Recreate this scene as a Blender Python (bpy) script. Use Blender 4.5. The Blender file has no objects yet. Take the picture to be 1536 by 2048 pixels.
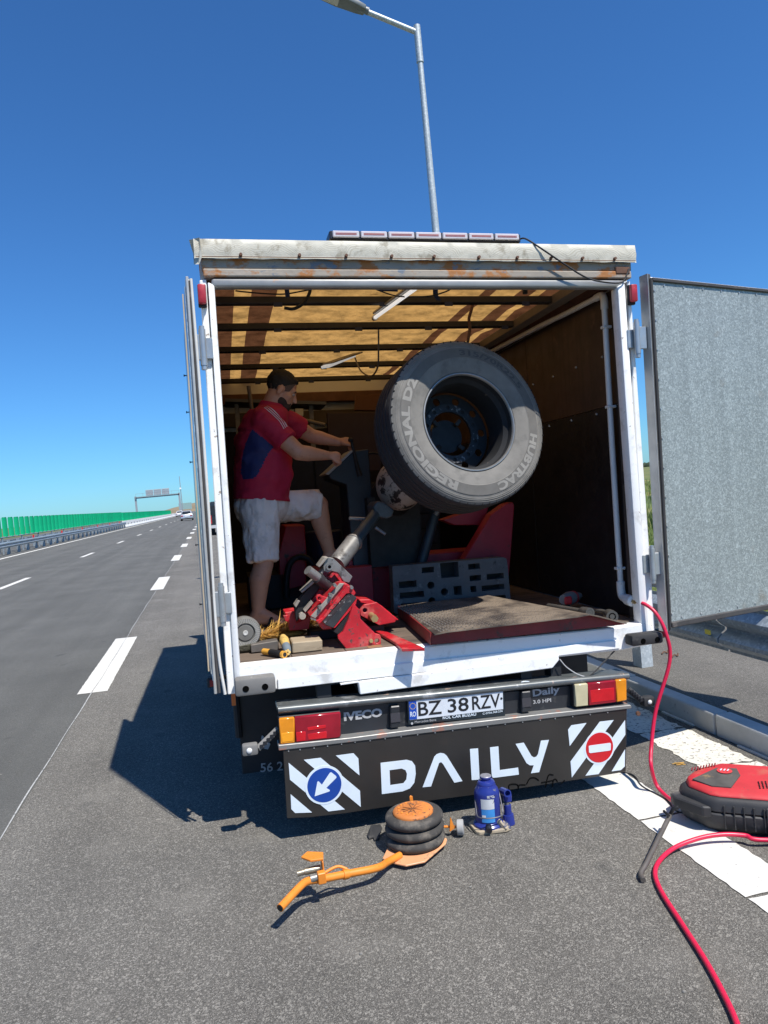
import bpy, bmesh, math, random
from mathutils import Vector, Matrix, Euler, noise as mnoise
random.seed(7)
SC = bpy.context.scene
COL = SC.collection
rad = math.radians

# ------------------------------------------------------------------ camera, sky, sun, exposure
CAM_H = 1.62
cd = bpy.data.cameras.new('camera')
cd.sensor_fit = 'HORIZONTAL'; cd.sensor_width = 36.0
cd.lens = 1440.0 / 1536.0 * 36.0
cd.clip_start = 0.05; cd.clip_end = 9000
cam = bpy.data.objects.new('camera', cd); COL.objects.link(cam)
cam.matrix_world = Matrix(((0.96651, 0.09978, -0.23644, 0), (-0.23809, 0.00472, -0.97123, 0),
                           (-0.09580, 0.99500, 0.02832, CAM_H), (0, 0, 0, 1)))
SC.camera = cam

TO_SUN = Vector((0.294, -0.535, 1.0)).normalized()
EL = math.asin(TO_SUN.z); AZ = math.atan2(TO_SUN.x, TO_SUN.y)
W = bpy.data.worlds.new('World'); SC.world = W; W.use_nodes = True
nt = W.node_tree
sky = nt.nodes.new('ShaderNodeTexSky'); sky.sky_type = 'NISHITA'; sky.sun_disc = False
sky.sun_elevation = EL; sky.sun_rotation = AZ
sky.altitude = 100; sky.air_density = 1.0; sky.dust_density = 0.2; sky.ozone_density = 2.0
bg = nt.nodes['Background']; bg.inputs[1].default_value = 0.1
tint = nt.nodes.new('ShaderNodeMix'); tint.data_type = 'RGBA'; tint.blend_type = 'MULTIPLY'; tint.inputs[0].default_value = 1.0
tint.inputs[7].default_value = (0.295, 0.63, 1.0, 1)      # deep clear-air blue over the whole sky
nt.links.new(sky.outputs[0], tint.inputs[6]); nt.links.new(tint.outputs[2], bg.inputs[0])
sl = bpy.data.lights.new('sun', 'SUN'); sl.energy = 4.4; sl.angle = rad(0.53); sl.color = (1.0, 0.955, 0.89)
so = bpy.data.objects.new('sun', sl); COL.objects.link(so)
so.rotation_euler = TO_SUN.to_track_quat('Z', 'Y').to_euler(); so.location = (10, -15, 30)
vs = SC.view_settings
vs.view_transform = 'Standard'; vs.look = 'None'; vs.gamma = 1.0; vs.exposure = 0.55; vs.use_curve_mapping = False
SC.render.film_transparent = False
SC.cycles.max_bounces = 7; SC.cycles.diffuse_bounces = 4; SC.cycles.transparent_max_bounces = 8
SC.cycles.sample_clamp_indirect = 6

# ------------------------------------------------------------------ materials
MATS = {}
def mat(name, col, rough=0.6, metal=0.0, var=0.12, vs=6.0, spots=None, bump=None, spec=None, trans=None, stretch=None, spots2=None, alpha=None, streak=None, emit=0):
    """procedural paint / metal / rubber: base colour with cloudy variation, optional patches of a second colour and fine relief"""
    if name in MATS: return MATS[name]
    m = bpy.data.materials.new(name); m.use_nodes = True; MATS[name] = m
    n = m.node_tree; N = n.nodes; L = n.links
    b = N['Principled BSDF']
    tc = N.new('ShaderNodeTexCoord'); co = tc.outputs['Object']
    if stretch:
        mp = N.new('ShaderNodeMapping'); mp.inputs['Scale'].default_value = stretch; L.new(co, mp.inputs[0]); co = mp.outputs[0]
    def noise(scale, detail=5, rg=0.6):
        t = N.new('ShaderNodeTexNoise'); t.inputs['Scale'].default_value = scale; t.inputs['Detail'].default_value = detail
        t.inputs['Roughness'].default_value = rg; L.new(co, t.inputs['Vector']); return t.outputs['Fac']
    def rng(src, a, bb, c, d):
        r = N.new('ShaderNodeMapRange'); r.inputs[1].default_value = a; r.inputs[2].default_value = bb
        r.inputs[3].default_value = c; r.inputs[4].default_value = d; L.new(src, r.inputs[0]); return r.outputs[0]
    def mixc(fac, c1, c2, mode='MIX'):
        x = N.new('ShaderNodeMix'); x.data_type = 'RGBA'; x.blend_type = mode
        for s, v in ((x.inputs[0], fac), (x.inputs[6], c1), (x.inputs[7], c2)):
            if hasattr(v, 'is_linked'): L.new(v, s)
            elif isinstance(v, (int, float)): s.default_value = v
            else: s.default_value = (v[0], v[1], v[2], 1)
        return x.outputs[2]
    f = rng(noise(vs), 0.25, 0.75, 1 - var, 1 + var)
    cmb = N.new('ShaderNodeCombineColor')
    for i in range(3): L.new(f, cmb.inputs[i])
    c = mixc(1.0, col, cmb.outputs[0], 'MULTIPLY')
    ro = None
    for sp in (spots, spots2):
        if sp:
            c2, scale, thr, soft = sp[:4]
            fac = rng(noise(scale, 6, 0.65), thr, thr + soft, 0, 1)
            c = mixc(fac, c, c2)
    if streak:
        c2, thr, soft = streak
        mp2 = N.new('ShaderNodeMapping'); mp2.inputs['Scale'].default_value = (26, 26, 1.6); L.new(tc.outputs['Object'], mp2.inputs[0])
        t = N.new('ShaderNodeTexNoise'); t.inputs['Scale'].default_value = 1; t.inputs['Detail'].default_value = 4; L.new(mp2.outputs[0], t.inputs['Vector'])
        c = mixc(rng(t.outputs['Fac'], thr, thr + soft, 0, 1), c, c2)
    L.new(c, b.inputs['Base Color'])
    L.new(rng(noise(vs * 2.3), 0.3, 0.7, max(0.02, rough - 0.08), min(1, rough + 0.08)), b.inputs['Roughness'])
    b.inputs['Metallic'].default_value = metal
    if spec is not None: b.inputs['Specular IOR Level'].default_value = spec
    if trans: b.inputs['Transmission Weight'].default_value = trans
    if emit:
        b.inputs['Emission Color'].default_value = (1, .98, .96, 1); b.inputs['Emission Strength'].default_value = emit
    if alpha: b.inputs['Alpha'].default_value = alpha
    if bump:
        bs, st, dist = bump
        bn = N.new('ShaderNodeBump'); bn.inputs['Strength'].default_value = st; bn.inputs['Distance'].default_value = dist
        L.new(noise(bs, 4), bn.inputs['Height']); L.new(bn.outputs[0], b.inputs['Normal'])
    return m

def asphalt(name, dark, mid, light, scale=150, patch=0.16, tint=(1, 1, 1)):
    m = bpy.data.materials.new(name); m.use_nodes = True
    n = m.node_tree; N = n.nodes; L = n.links; b = N['Principled BSDF']
    tc = N.new('ShaderNodeTexCoord')
    def vor(s):
        v = N.new('ShaderNodeTexVoronoi'); v.inputs['Scale'].default_value = s; L.new(tc.outputs['Object'], v.inputs['Vector']); return v
    v1 = vor(scale); v2 = vor(scale * 0.42)
    sp = N.new('ShaderNodeSeparateColor'); L.new(v1.outputs['Color'], sp.inputs[0])
    r = N.new('ShaderNodeValToRGB'); e = r.color_ramp.elements
    e[0].position = 0.0; e[0].color = (*[dark * t for t in tint], 1)
    e[1].position = 1.0; e[1].color = (*[light * t for t in tint], 1)
    for p, q in ((0.3, dark * 1.25), (0.6, mid), (0.88, mid * 1.35)):
        x = e.new(p); x.color = (*[q * t for t in tint], 1)
    L.new(sp.outputs[0], r.inputs[0])
    sp2 = N.new('ShaderNodeSeparateColor'); L.new(v2.outputs['Color'], sp2.inputs[0])
    r2 = N.new('ShaderNodeValToRGB'); e2 = r2.color_ramp.elements
    e2[0].position = 0.90; e2[0].color = (0, 0, 0, 1); e2[1].position = 0.93; e2[1].color = (1, 1, 1, 1)
    L.new(sp2.outputs[1], r2.inputs[0])
    def noise(s, d=5, st=None):
        t = N.new('ShaderNodeTexNoise'); t.inputs['Scale'].default_value = s; t.inputs['Detail'].default_value = d
        if st:
            mp = N.new('ShaderNodeMapping'); mp.inputs['Scale'].default_value = st; L.new(tc.outputs['Object'], mp.inputs[0]); L.new(mp.outputs[0], t.inputs['Vector'])
        else: L.new(tc.outputs['Object'], t.inputs['Vector'])
        return t.outputs['Fac']
    mx = N.new('ShaderNodeMix'); mx.data_type = 'RGBA'; mx.inputs[7].default_value = (*[light * 1.15 * t for t in tint], 1)
    mul = N.new('ShaderNodeMath'); mul.operation = 'MULTIPLY'; mul.inputs[1].default_value = 0.42
    L.new(r2.outputs[0], mul.inputs[0]); L.new(mul.outputs[0], mx.inputs[0]); L.new(r.outputs[0], mx.inputs[6])
    mr = N.new('ShaderNodeMapRange'); mr.inputs[1].default_value = 0.3; mr.inputs[2].default_value = 0.7
    mr.inputs[3].default_value = 1 - patch; mr.inputs[4].default_value = 1 + patch; L.new(noise(0.9), mr.inputs[0])
    mr2 = N.new('ShaderNodeMapRange'); mr2.inputs[1].default_value = 0.35; mr2.inputs[2].default_value = 0.65
    mr2.inputs[3].default_value = 0.9; mr2.inputs[4].default_value = 1.1; L.new(noise(1.0, 4, (2.2, 0.05, 1)), mr2.inputs[0])
    mm = N.new('ShaderNodeMath'); mm.operation = 'MULTIPLY'; L.new(mr.outputs[0], mm.inputs[0]); L.new(mr2.outputs[0], mm.inputs[1])
    cc = N.new('ShaderNodeCombineColor')
    for i in range(3): L.new(mm.outputs[0], cc.inputs[i])
    fin = N.new('ShaderNodeMix'); fin.data_type = 'RGBA'; fin.blend_type = 'MULTIPLY'; fin.inputs[0].default_value = 1
    L.new(mx.outputs[2], fin.inputs[6]); L.new(cc.outputs[0], fin.inputs[7])
    L.new(fin.outputs[2], b.inputs['Base Color'])
    st = N.new('ShaderNodeMapRange'); st.inputs[1].default_value = 0.66; st.inputs[2].default_value = 0.74; st.inputs[3].default_value = 0; st.inputs[4].default_value = 0.38; L.new(noise(4.5, 3), st.inputs[0])
    bl = N.new('ShaderNodeMapRange'); bl.inputs[1].default_value = 0.56; bl.inputs[2].default_value = 0.75; bl.inputs[3].default_value = 0; bl.inputs[4].default_value = 0.30; L.new(noise(2.2, 9), bl.inputs[0])
    s1 = N.new('ShaderNodeMix'); s1.data_type = 'RGBA'; L.new(st.outputs[0], s1.inputs[0]); L.new(fin.outputs[2], s1.inputs[6]); s1.inputs[7].default_value = (dark*.5, dark*.5, dark*.5, 1)
    s2 = N.new('ShaderNodeMix'); s2.data_type = 'RGBA'; L.new(bl.outputs[0], s2.inputs[0]); L.new(s1.outputs[2], s2.inputs[6]); s2.inputs[7].default_value = (*[light*.85*t for t in tint], 1)
    L.new(s2.outputs[2], b.inputs['Base Color'])
    b.inputs['Roughness'].default_value = 0.88; b.inputs['Specular IOR Level'].default_value = 0.3
    bn = N.new('ShaderNodeBump'); bn.inputs['Strength'].default_value = 0.75; bn.inputs['Distance'].default_value = 0.004
    L.new(v1.outputs['Distance'], bn.inputs['Height']); L.new(bn.outputs[0], b.inputs['Normal'])
    return m

def galvanised(name, lo, hi, scale=90, metal=0.35, rough=0.42, stain=0.12, stretch=None, rust=None):
    m = bpy.data.materials.new(name); m.use_nodes = True
    n = m.node_tree; N = n.nodes; L = n.links; b = N['Principled BSDF']
    tc = N.new('ShaderNodeTexCoord'); src = tc.outputs['Object']
    ds = N.new('ShaderNodeTexNoise'); ds.inputs['Scale'].default_value = scale * 0.6; L.new(src, ds.inputs['Vector'])
    ad = N.new('ShaderNodeMix'); ad.data_type = 'VECTOR'; ad.inputs[0].default_value = 0.02; L.new(src, ad.inputs[4]); L.new(ds.outputs['Color'], ad.inputs[5])
    v = N.new('ShaderNodeTexVoronoi'); v.inputs['Scale'].default_value = scale; L.new(ad.outputs[1], v.inputs['Vector'])
    sp = N.new('ShaderNodeSeparateColor'); L.new(v.outputs['Color'], sp.inputs[0])
    r = N.new('ShaderNodeValToRGB'); e = r.color_ramp.elements
    e[0].color = (*lo, 1); e[1].color = (*hi, 1)
    x = e.new(0.72); x.color = (*[a * 0.55 + c * 0.45 for a, c in zip(lo, hi)], 1)
    L.new(sp.outputs[0], r.inputs[0])
    mp = N.new('ShaderNodeMapping'); mp.inputs['Scale'].default_value = stretch or (9, 9, 0.9); L.new(src, mp.inputs[0])
    t = N.new('ShaderNodeTexNoise'); t.inputs['Scale'].default_value = 1.3; t.inputs['Detail'].default_value = 6; L.new(mp.outputs[0], t.inputs['Vector'])
    mr = N.new('ShaderNodeMapRange'); mr.inputs[1].default_value = 0.3; mr.inputs[2].default_value = 0.7; mr.inputs[3].default_value = 1 - stain; mr.inputs[4].default_value = 1 + stain
    L.new(t.outputs['Fac'], mr.inputs[0])
    cc = N.new('ShaderNodeCombineColor')
    for i in range(3): L.new(mr.outputs[0], cc.inputs[i])
    fin = N.new('ShaderNodeMix'); fin.data_type = 'RGBA'; fin.blend_type = 'MULTIPLY'; fin.inputs[0].default_value = 1
    L.new(r.outputs[0], fin.inputs[6]); L.new(cc.outputs[0], fin.inputs[7]); L.new(fin.outputs[2], b.inputs['Base Color'])
    b.inputs['Metallic'].default_value = metal; b.inputs['Roughness'].default_value = rough
    if rust:
        t2 = N.new('ShaderNodeTexNoise'); t2.inputs['Scale'].default_value = 5; t2.inputs['Detail'].default_value = 6; L.new(src, t2.inputs['Vector'])
        r2 = N.new('ShaderNodeMapRange'); r2.inputs[1].default_value = 0.66; r2.inputs[2].default_value = 0.78; r2.inputs[3].default_value = 0; r2.inputs[4].default_value = 0.6; L.new(t2.outputs['Fac'], r2.inputs[0])
        x2 = N.new('ShaderNodeMix'); x2.data_type = 'RGBA'; L.new(r2.outputs[0], x2.inputs[0]); L.new(fin.outputs[2], x2.inputs[6]); x2.inputs[7].default_value = (*rust, 1); L.new(x2.outputs[2], b.inputs['Base Color'])
        bn = N.new('ShaderNodeBump'); bn.inputs['Strength'].default_value = .35; bn.inputs['Distance'].default_value = .02
        t3 = N.new('ShaderNodeTexNoise'); t3.inputs['Scale'].default_value = 2.5; L.new(src, t3.inputs['Vector']); L.new(t3.outputs['Fac'], bn.inputs['Height']); L.new(bn.outputs[0], b.inputs['Normal'])
    return m

def tarp_mat(name, front, through, fac=0.55, stains=None):
    m = bpy.data.materials.new(name); m.use_nodes = True
    n = m.node_tree; N = n.nodes; L = n.links; N.remove(N['Principled BSDF'])
    out = [x for x in N if x.type == 'OUTPUT_MATERIAL'][0]
    tc = N.new('ShaderNodeTexCoord')
    def noise(s, d, st=(1, 1, 1)):
        mp = N.new('ShaderNodeMapping'); mp.inputs['Scale'].default_value = st; L.new(tc.outputs['Object'], mp.inputs[0])
        t = N.new('ShaderNodeTexNoise'); t.inputs['Scale'].default_value = s; t.inputs['Detail'].default_value = d; t.inputs['Roughness'].default_value = 0.65
        L.new(mp.outputs[0], t.inputs['Vector']); return t.outputs['Fac']
    r = N.new('ShaderNodeValToRGB'); e = r.color_ramp.elements
    e[0].position = 0.36; e[0].color = (*[c * 0.48 for c in through], 1); e[1].position = 0.60; e[1].color = (*through, 1)
    L.new(noise(7, 9), r.inputs[0])
    r2 = N.new('ShaderNodeValToRGB'); f = r2.color_ramp.elements
    f[0].position = 0.60; f[0].color = (1, 1, 1, 1); f[1].position = 0.72; f[1].color = (0.35, 0.25, 0.15, 1)
    L.new(noise(14, 5, (0.6, 1.8, 1)), r2.inputs[0])
    mx = N.new('ShaderNodeMix'); mx.data_type = 'RGBA'; mx.blend_type = 'MULTIPLY'; mx.inputs[0].default_value = 0.8
    L.new(r.outputs[0], mx.inputs[6]); L.new(r2.outputs[0], mx.inputs[7])
    d = N.new('ShaderNodeBsdfDiffuse'); d.inputs[0].default_value = (*front, 1)
    t = N.new('ShaderNodeBsdfTranslucent'); L.new(mx.outputs[2], t.inputs[0])
    ms = N.new('ShaderNodeMixShader'); ms.inputs[0].default_value = fac
    bn = N.new('ShaderNodeBump'); bn.inputs['Strength'].default_value = 0.8; bn.inputs['Distance'].default_value = 0.03
    L.new(noise(11, 6, (1, 0.6, 1)), bn.inputs['Height']); L.new(bn.outputs[0], d.inputs['Normal']); L.new(bn.outputs[0], t.inputs['Normal'])
    L.new(d.outputs[0], ms.inputs[1]); L.new(t.outputs[0], ms.inputs[2]); L.new(ms.outputs[0], out.inputs[0])
    return m

# ------------------------------------------------------------------ mesh helpers
ORG = {}
TR_RZ, TR_RY = rad(-1.2), rad(1.9)
TRUCK_O = Vector((1.16, 3.50, -0.035))
TM = Matrix.Translation(TRUCK_O) @ Matrix.Rotation(TR_RZ, 4, 'Z') @ Matrix.Rotation(TR_RY, 4, 'Y')
WM = Matrix.Identity(4)

def tag(o, label=None, cat=None, group=None, kind=None):
    if label: o['label'] = label
    if cat: o['category'] = cat
    if group: o['group'] = group
    if kind: o['kind'] = kind
    return o

def thing(name, label, cat, base=(0, 0, 0), frame=WM, group=None, rot=None):
    """Empty at a thing's base; its parts are given in the same frame and re-based here"""
    o = bpy.data.objects.new(name, None); COL.objects.link(o); o.empty_display_size = 0.1
    mw = frame @ Matrix.Translation(Vector(base))
    if rot is not None: mw = mw @ rot
    o.matrix_world = mw
    ORG[o] = Vector((0, 0, 0)) if rot is not None else Vector(base)
    return tag(o, label, cat, group)

class MB:
    def __init__(s): s.v = []; s.f = []; s.m = []
    def add(s, vs, fs, mi=0):
        k = len(s.v); s.v += [tuple(p) for p in vs]
        for f in fs: s.f.append([i + k for i in f]); s.m.append(mi)
        return s
    def box(s, a, b, mi=0, rot=None, c=None):
        x0, y0, z0 = a; x1, y1, z1 = b
        P = [Vector(p) for p in ((x0,y0,z0),(x1,y0,z0),(x1,y1,z0),(x0,y1,z0),(x0,y0,z1),(x1,y0,z1),(x1,y1,z1),(x0,y1,z1))]
        if rot is not None:
            cc = Vector(c) if c is not None else (Vector(a) + Vector(b)) / 2
            P = [cc + rot @ (p - cc) for p in P]
        return s.add(P, [(0,3,2,1),(4,5,6,7),(0,1,5,4),(1,2,6,5),(2,3,7,6),(3,0,4,7)], mi)
    def bar(s, p0, p1, w, h, up=(0, 0, 1), mi=0):
        p0 = Vector(p0); p1 = Vector(p1); d = (p1 - p0).normalized(); u = Vector(up)
        x = d.cross(u)
        if x.length < 1e-4: x = d.cross(Vector((1, 0, 0)))
        x.normalize(); u = x.cross(d)
        P = [q + x * a * w / 2 + u * b_ * h / 2 for q in (p0, p1) for a, b_ in ((-1,-1),(1,-1),(1,1),(-1,1))]
        return s.add(P, [(0,3,2,1),(4,5,6,7),(0,1,5,4),(1,2,6,5),(2,3,7,6),(3,0,4,7)], mi)
    def cyl(s, p0, p1, r0, r1=None, n=16, mi=0, caps=True):
        r1 = r0 if r1 is None else r1
        p0 = Vector(p0); p1 = Vector(p1); d = (p1 - p0).normalized()
        x = d.cross(Vector((0, 0, 1)))
        if x.length < 1e-3: x = Vector((1, 0, 0))
        x.normalize(); y = d.cross(x)
        P = [q + (x * math.cos(2*math.pi*i/n) + y * math.sin(2*math.pi*i/n)) * r for q, r in ((p0, r0), (p1, r1)) for i in range(n)]
        F = [(i, (i+1) % n, n + (i+1) % n, n + i) for i in range(n)]
        if caps: F += [tuple(range(n-1, -1, -1)), tuple(range(n, 2*n))]
        return s.add(P, F, mi)
    def tube(s, path, r, n=10, mi=0, closed=False):
        path = [Vector(p) for p in path]; k = len(path); P = []; pu = None
        rs = r if isinstance(r, (list, tuple)) else [r] * k
        for i, p in enumerate(path):
            a = path[i-1] if (i > 0 or closed) else p; b = path[(i+1) % k] if (i < k-1 or closed) else p
            d = (b - a).normalized()
            if pu is None:
                u = Vector((0, 0, 1)) if abs(d.z) < 0.9 else Vector((1, 0, 0))
            else: u = pu
            u = (u - d * u.dot(d)).normalized(); w = d.cross(u); pu = u
            P += [p + (u * math.cos(2*math.pi*j/n) + w * math.sin(2*math.pi*j/n)) * rs[i] for j in range(n)]
        F = []
        for i in range(k if closed else k-1):
            o0 = i*n; o1 = ((i+1) % k)*n
            F += [(o0+j, o0+(j+1) % n, o1+(j+1) % n, o1+j) for j in range(n)]
        if not closed: F += [tuple(range(n-1, -1, -1)), tuple((k-1)*n+j for j in range(n))]
        return s.add(P, F, mi)
    def lathe(s, prof, M4=None, n=32, mi=0, close=False, caps=True):
        """prof: (radius, axial) pairs, axis = local Z of M4"""
        M4 = M4 or Matrix.Identity(4); P = []; k = len(prof)
        for r, z in prof:
            for j in range(n):
                a = 2*math.pi*j/n; P.append(M4 @ Vector((r*math.cos(a), r*math.sin(a), z)))
        F = []
        for i in range(k if close else k-1):
            o0 = i*n; o1 = ((i+1) % k)*n
            F += [(o0+j, o0+(j+1) % n, o1+(j+1) % n, o1+j) for j in range(n)]
        if not close and caps:
            if prof[0][0] > 1e-5: F.append(tuple(range(n-1, -1, -1)))
            if prof[-1][0] > 1e-5: F.append(tuple((k-1)*n+j for j in range(n)))
        return s.add(P, F, mi)
    def prism(s, poly, y0, y1, holes=(), mi=0, plane='xz'):
        """outline (x,z) extruded between y0 and y1 (or (x,y) between z0 and z1 with plane='xy')"""
        to = (lambda a, b, c: (a, c, b)) if plane == 'xz' else (lambda a, b, c: (a, b, c))
        bm = bmesh.new(); es = []
        for loop in [poly] + list(holes):
            vv = [bm.verts.new(to(a, b, y0)) for a, b in loop]
            es += [bm.edges.new((vv[i], vv[(i+1) % len(vv)])) for i in range(len(vv))]
        bmesh.ops.triangle_fill(bm, use_beauty=True, use_dissolve=False, edges=es)
        g = bmesh.ops.extrude_face_region(bm, geom=bm.faces[:])
        vv = [e for e in g['geom'] if isinstance(e, bmesh.types.BMVert)]
        bmesh.ops.translate(bm, verts=vv, vec=Vector(to(0, 0, y1 - y0)))
        bmesh.ops.recalc_face_normals(bm, faces=bm.faces[:])
        bm.verts.index_update()
        s.add([v.co.copy() for v in bm.verts], [[v.index for v in f.verts] for f in bm.faces], mi)
        bm.free(); return s
    def sph(s, c, r, n=16, m=10, mi=0, rot=None):
        c = Vector(c); r = (r, r, r) if not isinstance(r, (tuple, list)) else r; P = []; F = []
        for i in range(m+1):
            t = math.pi * i / m
            for j in range(n):
                a = 2*math.pi*j/n; p = Vector((r[0]*math.sin(t)*math.cos(a), r[1]*math.sin(t)*math.sin(a), r[2]*math.cos(t)))
                P.append(c + (rot @ p if rot is not None else p))
        for i in range(m):
            F += [(i*n+j, (i+1)*n+j, (i+1)*n+(j+1) % n, i*n+(j+1) % n) for j in range(n)]
        return s.add(P, F, mi)
    def xf(s, M4):
        s.v = [tuple(M4 @ Vector(p)) for p in s.v]; return s
    def mesh(s, name, mats, org=Vector((0, 0, 0)), smooth=None, bev=0, seg=1, weld=True):
        me = bpy.data.meshes.new(name)
        me.from_pydata([(p[0]-org.x, p[1]-org.y, p[2]-org.z) for p in s.v], [], s.f)
        for m in (mats if isinstance(mats, (list, tuple)) else [mats]): me.materials.append(m)
        me.polygons.foreach_set('material_index', s.m)
        bm = bmesh.new(); bm.from_mesh(me)
        if weld: bmesh.ops.remove_doubles(bm, verts=bm.verts[:], dist=1e-5)
        bmesh.ops.dissolve_degenerate(bm, dist=1e-6, edges=bm.edges[:])
        bmesh.ops.recalc_face_normals(bm, faces=bm.faces[:])
        if bev:
            ee = [e for e in bm.edges if len(e.link_faces) == 2 and e.calc_face_angle(0) > rad(28)]
            try: bmesh.ops.bevel(bm, geom=ee, offset=bev, segments=seg, affect='EDGES', profile=0.5, clamp_overlap=True)
            except Exception: pass
        bm.to_mesh(me); bm.free()
        if smooth is not None:
            me.polygons.foreach_set('use_smooth', [True]*len(me.polygons)); me.set_sharp_from_angle(angle=rad(smooth))
        me.update(); return me
    def build(s, name, mats, parent=None, base=None, frame=WM, smooth=None, bev=0, seg=1, weld=True):
        if parent is not None:
            org = ORG[parent]
            o = bpy.data.objects.new(name, s.mesh(name, mats, org, smooth, bev, seg, weld)); COL.objects.link(o)
            o.parent = parent; ORG[o] = org
        else:
            org = Vector(base) if base is not None else Vector((0, 0, 0))
            o = bpy.data.objects.new(name, s.mesh(name, mats, org, smooth, bev, seg, weld)); COL.objects.link(o)
            o.matrix_world = frame @ Matrix.Translation(org); ORG[o] = org
        return o

def copy_tree(o, parent=None):
    c = o.copy(); COL.objects.link(c)
    if parent is not None: c.parent = parent
    ORG[c] = ORG.get(o, Vector((0, 0, 0)))
    for ch in list(o.children): copy_tree(ch, c)
    return c

def smooth_path(pts, k=8):
    """Catmull-Rom through the points"""
    P = [Vector(p) for p in pts]; P = [P[0]*2 - P[1]] + P + [P[-1]*2 - P[-2]]; out = []
    for i in range(1, len(P)-2):
        a, b, c, d = P[i-1], P[i], P[i+1], P[i+2]
        for j in range(k):
            t = j / k
            out.append(0.5*((2*b) + (c-a)*t + (2*a-5*b+4*c-d)*t*t + (3*b-a-3*c+d)*t**3))
    out.append(P[-2]); return out

def text_mesh(txt, bold=0.0, extrude=0.0):
    cu = bpy.data.curves.new('text', 'FONT'); cu.body = txt; cu.offset = bold; cu.extrude = extrude; cu.resolution_u = 3
    o = bpy.data.objects.new('text', cu); COL.objects.link(o)
    dg = bpy.context.evaluated_depsgraph_get()
    me = bpy.data.meshes.new_from_object(o.evaluated_get(dg))
    vs_ = [v.co.copy() for v in me.vertices]; fs = [list(p.vertices) for p in me.polygons]
    bpy.data.objects.remove(o); bpy.data.curves.remove(cu); bpy.data.meshes.remove(me)
    x0 = min(v.x for v in vs_); x1 = max(v.x for v in vs_); y0 = min(v.y for v in vs_); y1 = max(v.y for v in vs_)
    return [((v.x-x0)/(x1-x0), (v.y-y0)/(y1-y0), v.z) for v in vs_], fs

def text_panel(name, txt, bl, br, h, y, matl, parent, bold=0.0, th=0.0016, shear=0.0):
    """flat lettering in the plane y: baseline from bl to br (x,z), letter height h"""
    vs_, fs = text_mesh(txt, bold)
    bl = Vector((bl[0], bl[1])); br = Vector((br[0], br[1])); d = br - bl; n = Vector((-d.y, d.x)).normalized()
    mb = MB(); P = []
    for u, w, z in vs_:
        p = bl + d*u + n*(w*h) + d.normalized()*(w*h*shear); P.append((p.x, y, p.y))
    mb.add(P, fs)
    return mb.build(name, matl, parent, weld=False)

# ------------------------------------------------------------------ the setting
CF = 0.03
def gz(x): return -CF * max(-9.6, min(2.92, x))
M_LANE = asphalt('asphalt_lane', 0.078, 0.106, 0.155, 340, 0.12, (1.03, 1.015, 0.92))
M_SHOULDER = asphalt('asphalt_shoulder', 0.078, 0.136, 0.31, 290, 0.13, (1.065, 1.0, 0.87))
M_VERGE = asphalt('asphalt_verge', 0.074, 0.122, 0.24, 300, 0.12, (1.06, 1.0, 0.89))
M_PAINT = mat('road_paint', (0.63, 0.61, 0.55), 0.75, var=0.08, vs=9, spots=((0.34, 0.33, 0.31), 75, 0.60, 0.06), spots2=((0.45, 0.44, 0.41), 9, 0.62, 0.1), bump=(120, 0.3, 0.003))
M_PAINT_OLD = mat('road_paint_worn', (0.66, 0.63, 0.54), 0.85, var=0.12, vs=5, spots=((0.20, 0.19, 0.17), 40, 0.56, 0.05), spots2=((0.36, 0.34, 0.3), 6, 0.58, 0.15), bump=(60, 0.5, 0.006))
M_CONC = mat('kerb_concrete', (0.46, 0.46, 0.44), 0.85, var=0.16, vs=5, spots=((0.25, 0.25, 0.24), 22, 0.62, 0.1), bump=(70, 0.3, 0.004))
M_FIELD = mat('field_grass', (0.085, 0.12, 0.028), 0.95, var=0.4, vs=0.35, spots=((0.24, 0.20, 0.06), 0.12, 0.47, 0.16), spots2=((0.05, 0.09, 0.02), 0.9, 0.58, 0.1))

def sheet(name, xs, y0, y1, zf, m, ny=1, kind='structure'):
    mb = MB(); ys = [y0 + (y1-y0)*(i/ny)**2 for i in range(ny+1)] if ny > 1 else [y0, y1]
    P = [(x, y, zf(x)) for y in ys for x in xs]; k = len(xs)
    mb.add(P, [(j*k+i, j*k+i+1, (j+1)*k+i+1, (j+1)*k+i) for j in range(len(ys)-1) for i in range(k-1)])
    return tag(mb.build(name, m, None), kind=kind)

sheet('road', [-24, -9.6, -1.19], -40, 1400, gz, M_LANE)
sheet('hard_shoulder', [-1.19, 2.92], -40, 1400, gz, M_SHOULDER)
sheet('pavement', [3.03, 5.2], -40, 1400, lambda x: 0.040, M_VERGE)
mbf = MB(); R_ = 4200
mbf.add([(-R_, -R_, -0.16), (R_, -R_, -0.16), (R_, R_, -0.16), (-R_, R_, -0.16)], [(0, 1, 2, 3)])
tag(mbf.build('field', M_FIELD), kind='structure')
mbv = MB()
mbv.add([(5.2, -40, 0.036), (6.0, -40, 0.0), (40, -40, -0.1), (40, 1400, -0.1), (6.0, 1400, 0.0), (5.2, 1400, 0.036)], [(0, 1, 4, 5), (1, 2, 3, 4)])
tag(mbv.build('grass_verge', M_FIELD), kind='structure')
# kerb of concrete stones
kb = bpy.data.objects.new('kerb', None); COL.objects.link(kb); tag(kb, kind='structure'); ORG[kb] = Vector((0, 0, 0))
mk = MB().box((2.92, 0.006, -0.2), (3.032, 0.994, 0.045))
kme = mk.mesh('kerb_stone', M_CONC, bev=0.012, seg=2)
for i in range(-3, 36):
    o = bpy.data.objects.new('kerb_stone', kme); COL.objects.link(o); o.parent = kb
    o.location = (random.uniform(-.003, .003), i - 0.14, random.uniform(-.003, .003))
MB().box((2.925, 32.9, -0.2), (3.03, 700, 0.044)).build('kerb_run', M_CONC, kb)['kind'] = 'stuff'

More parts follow.
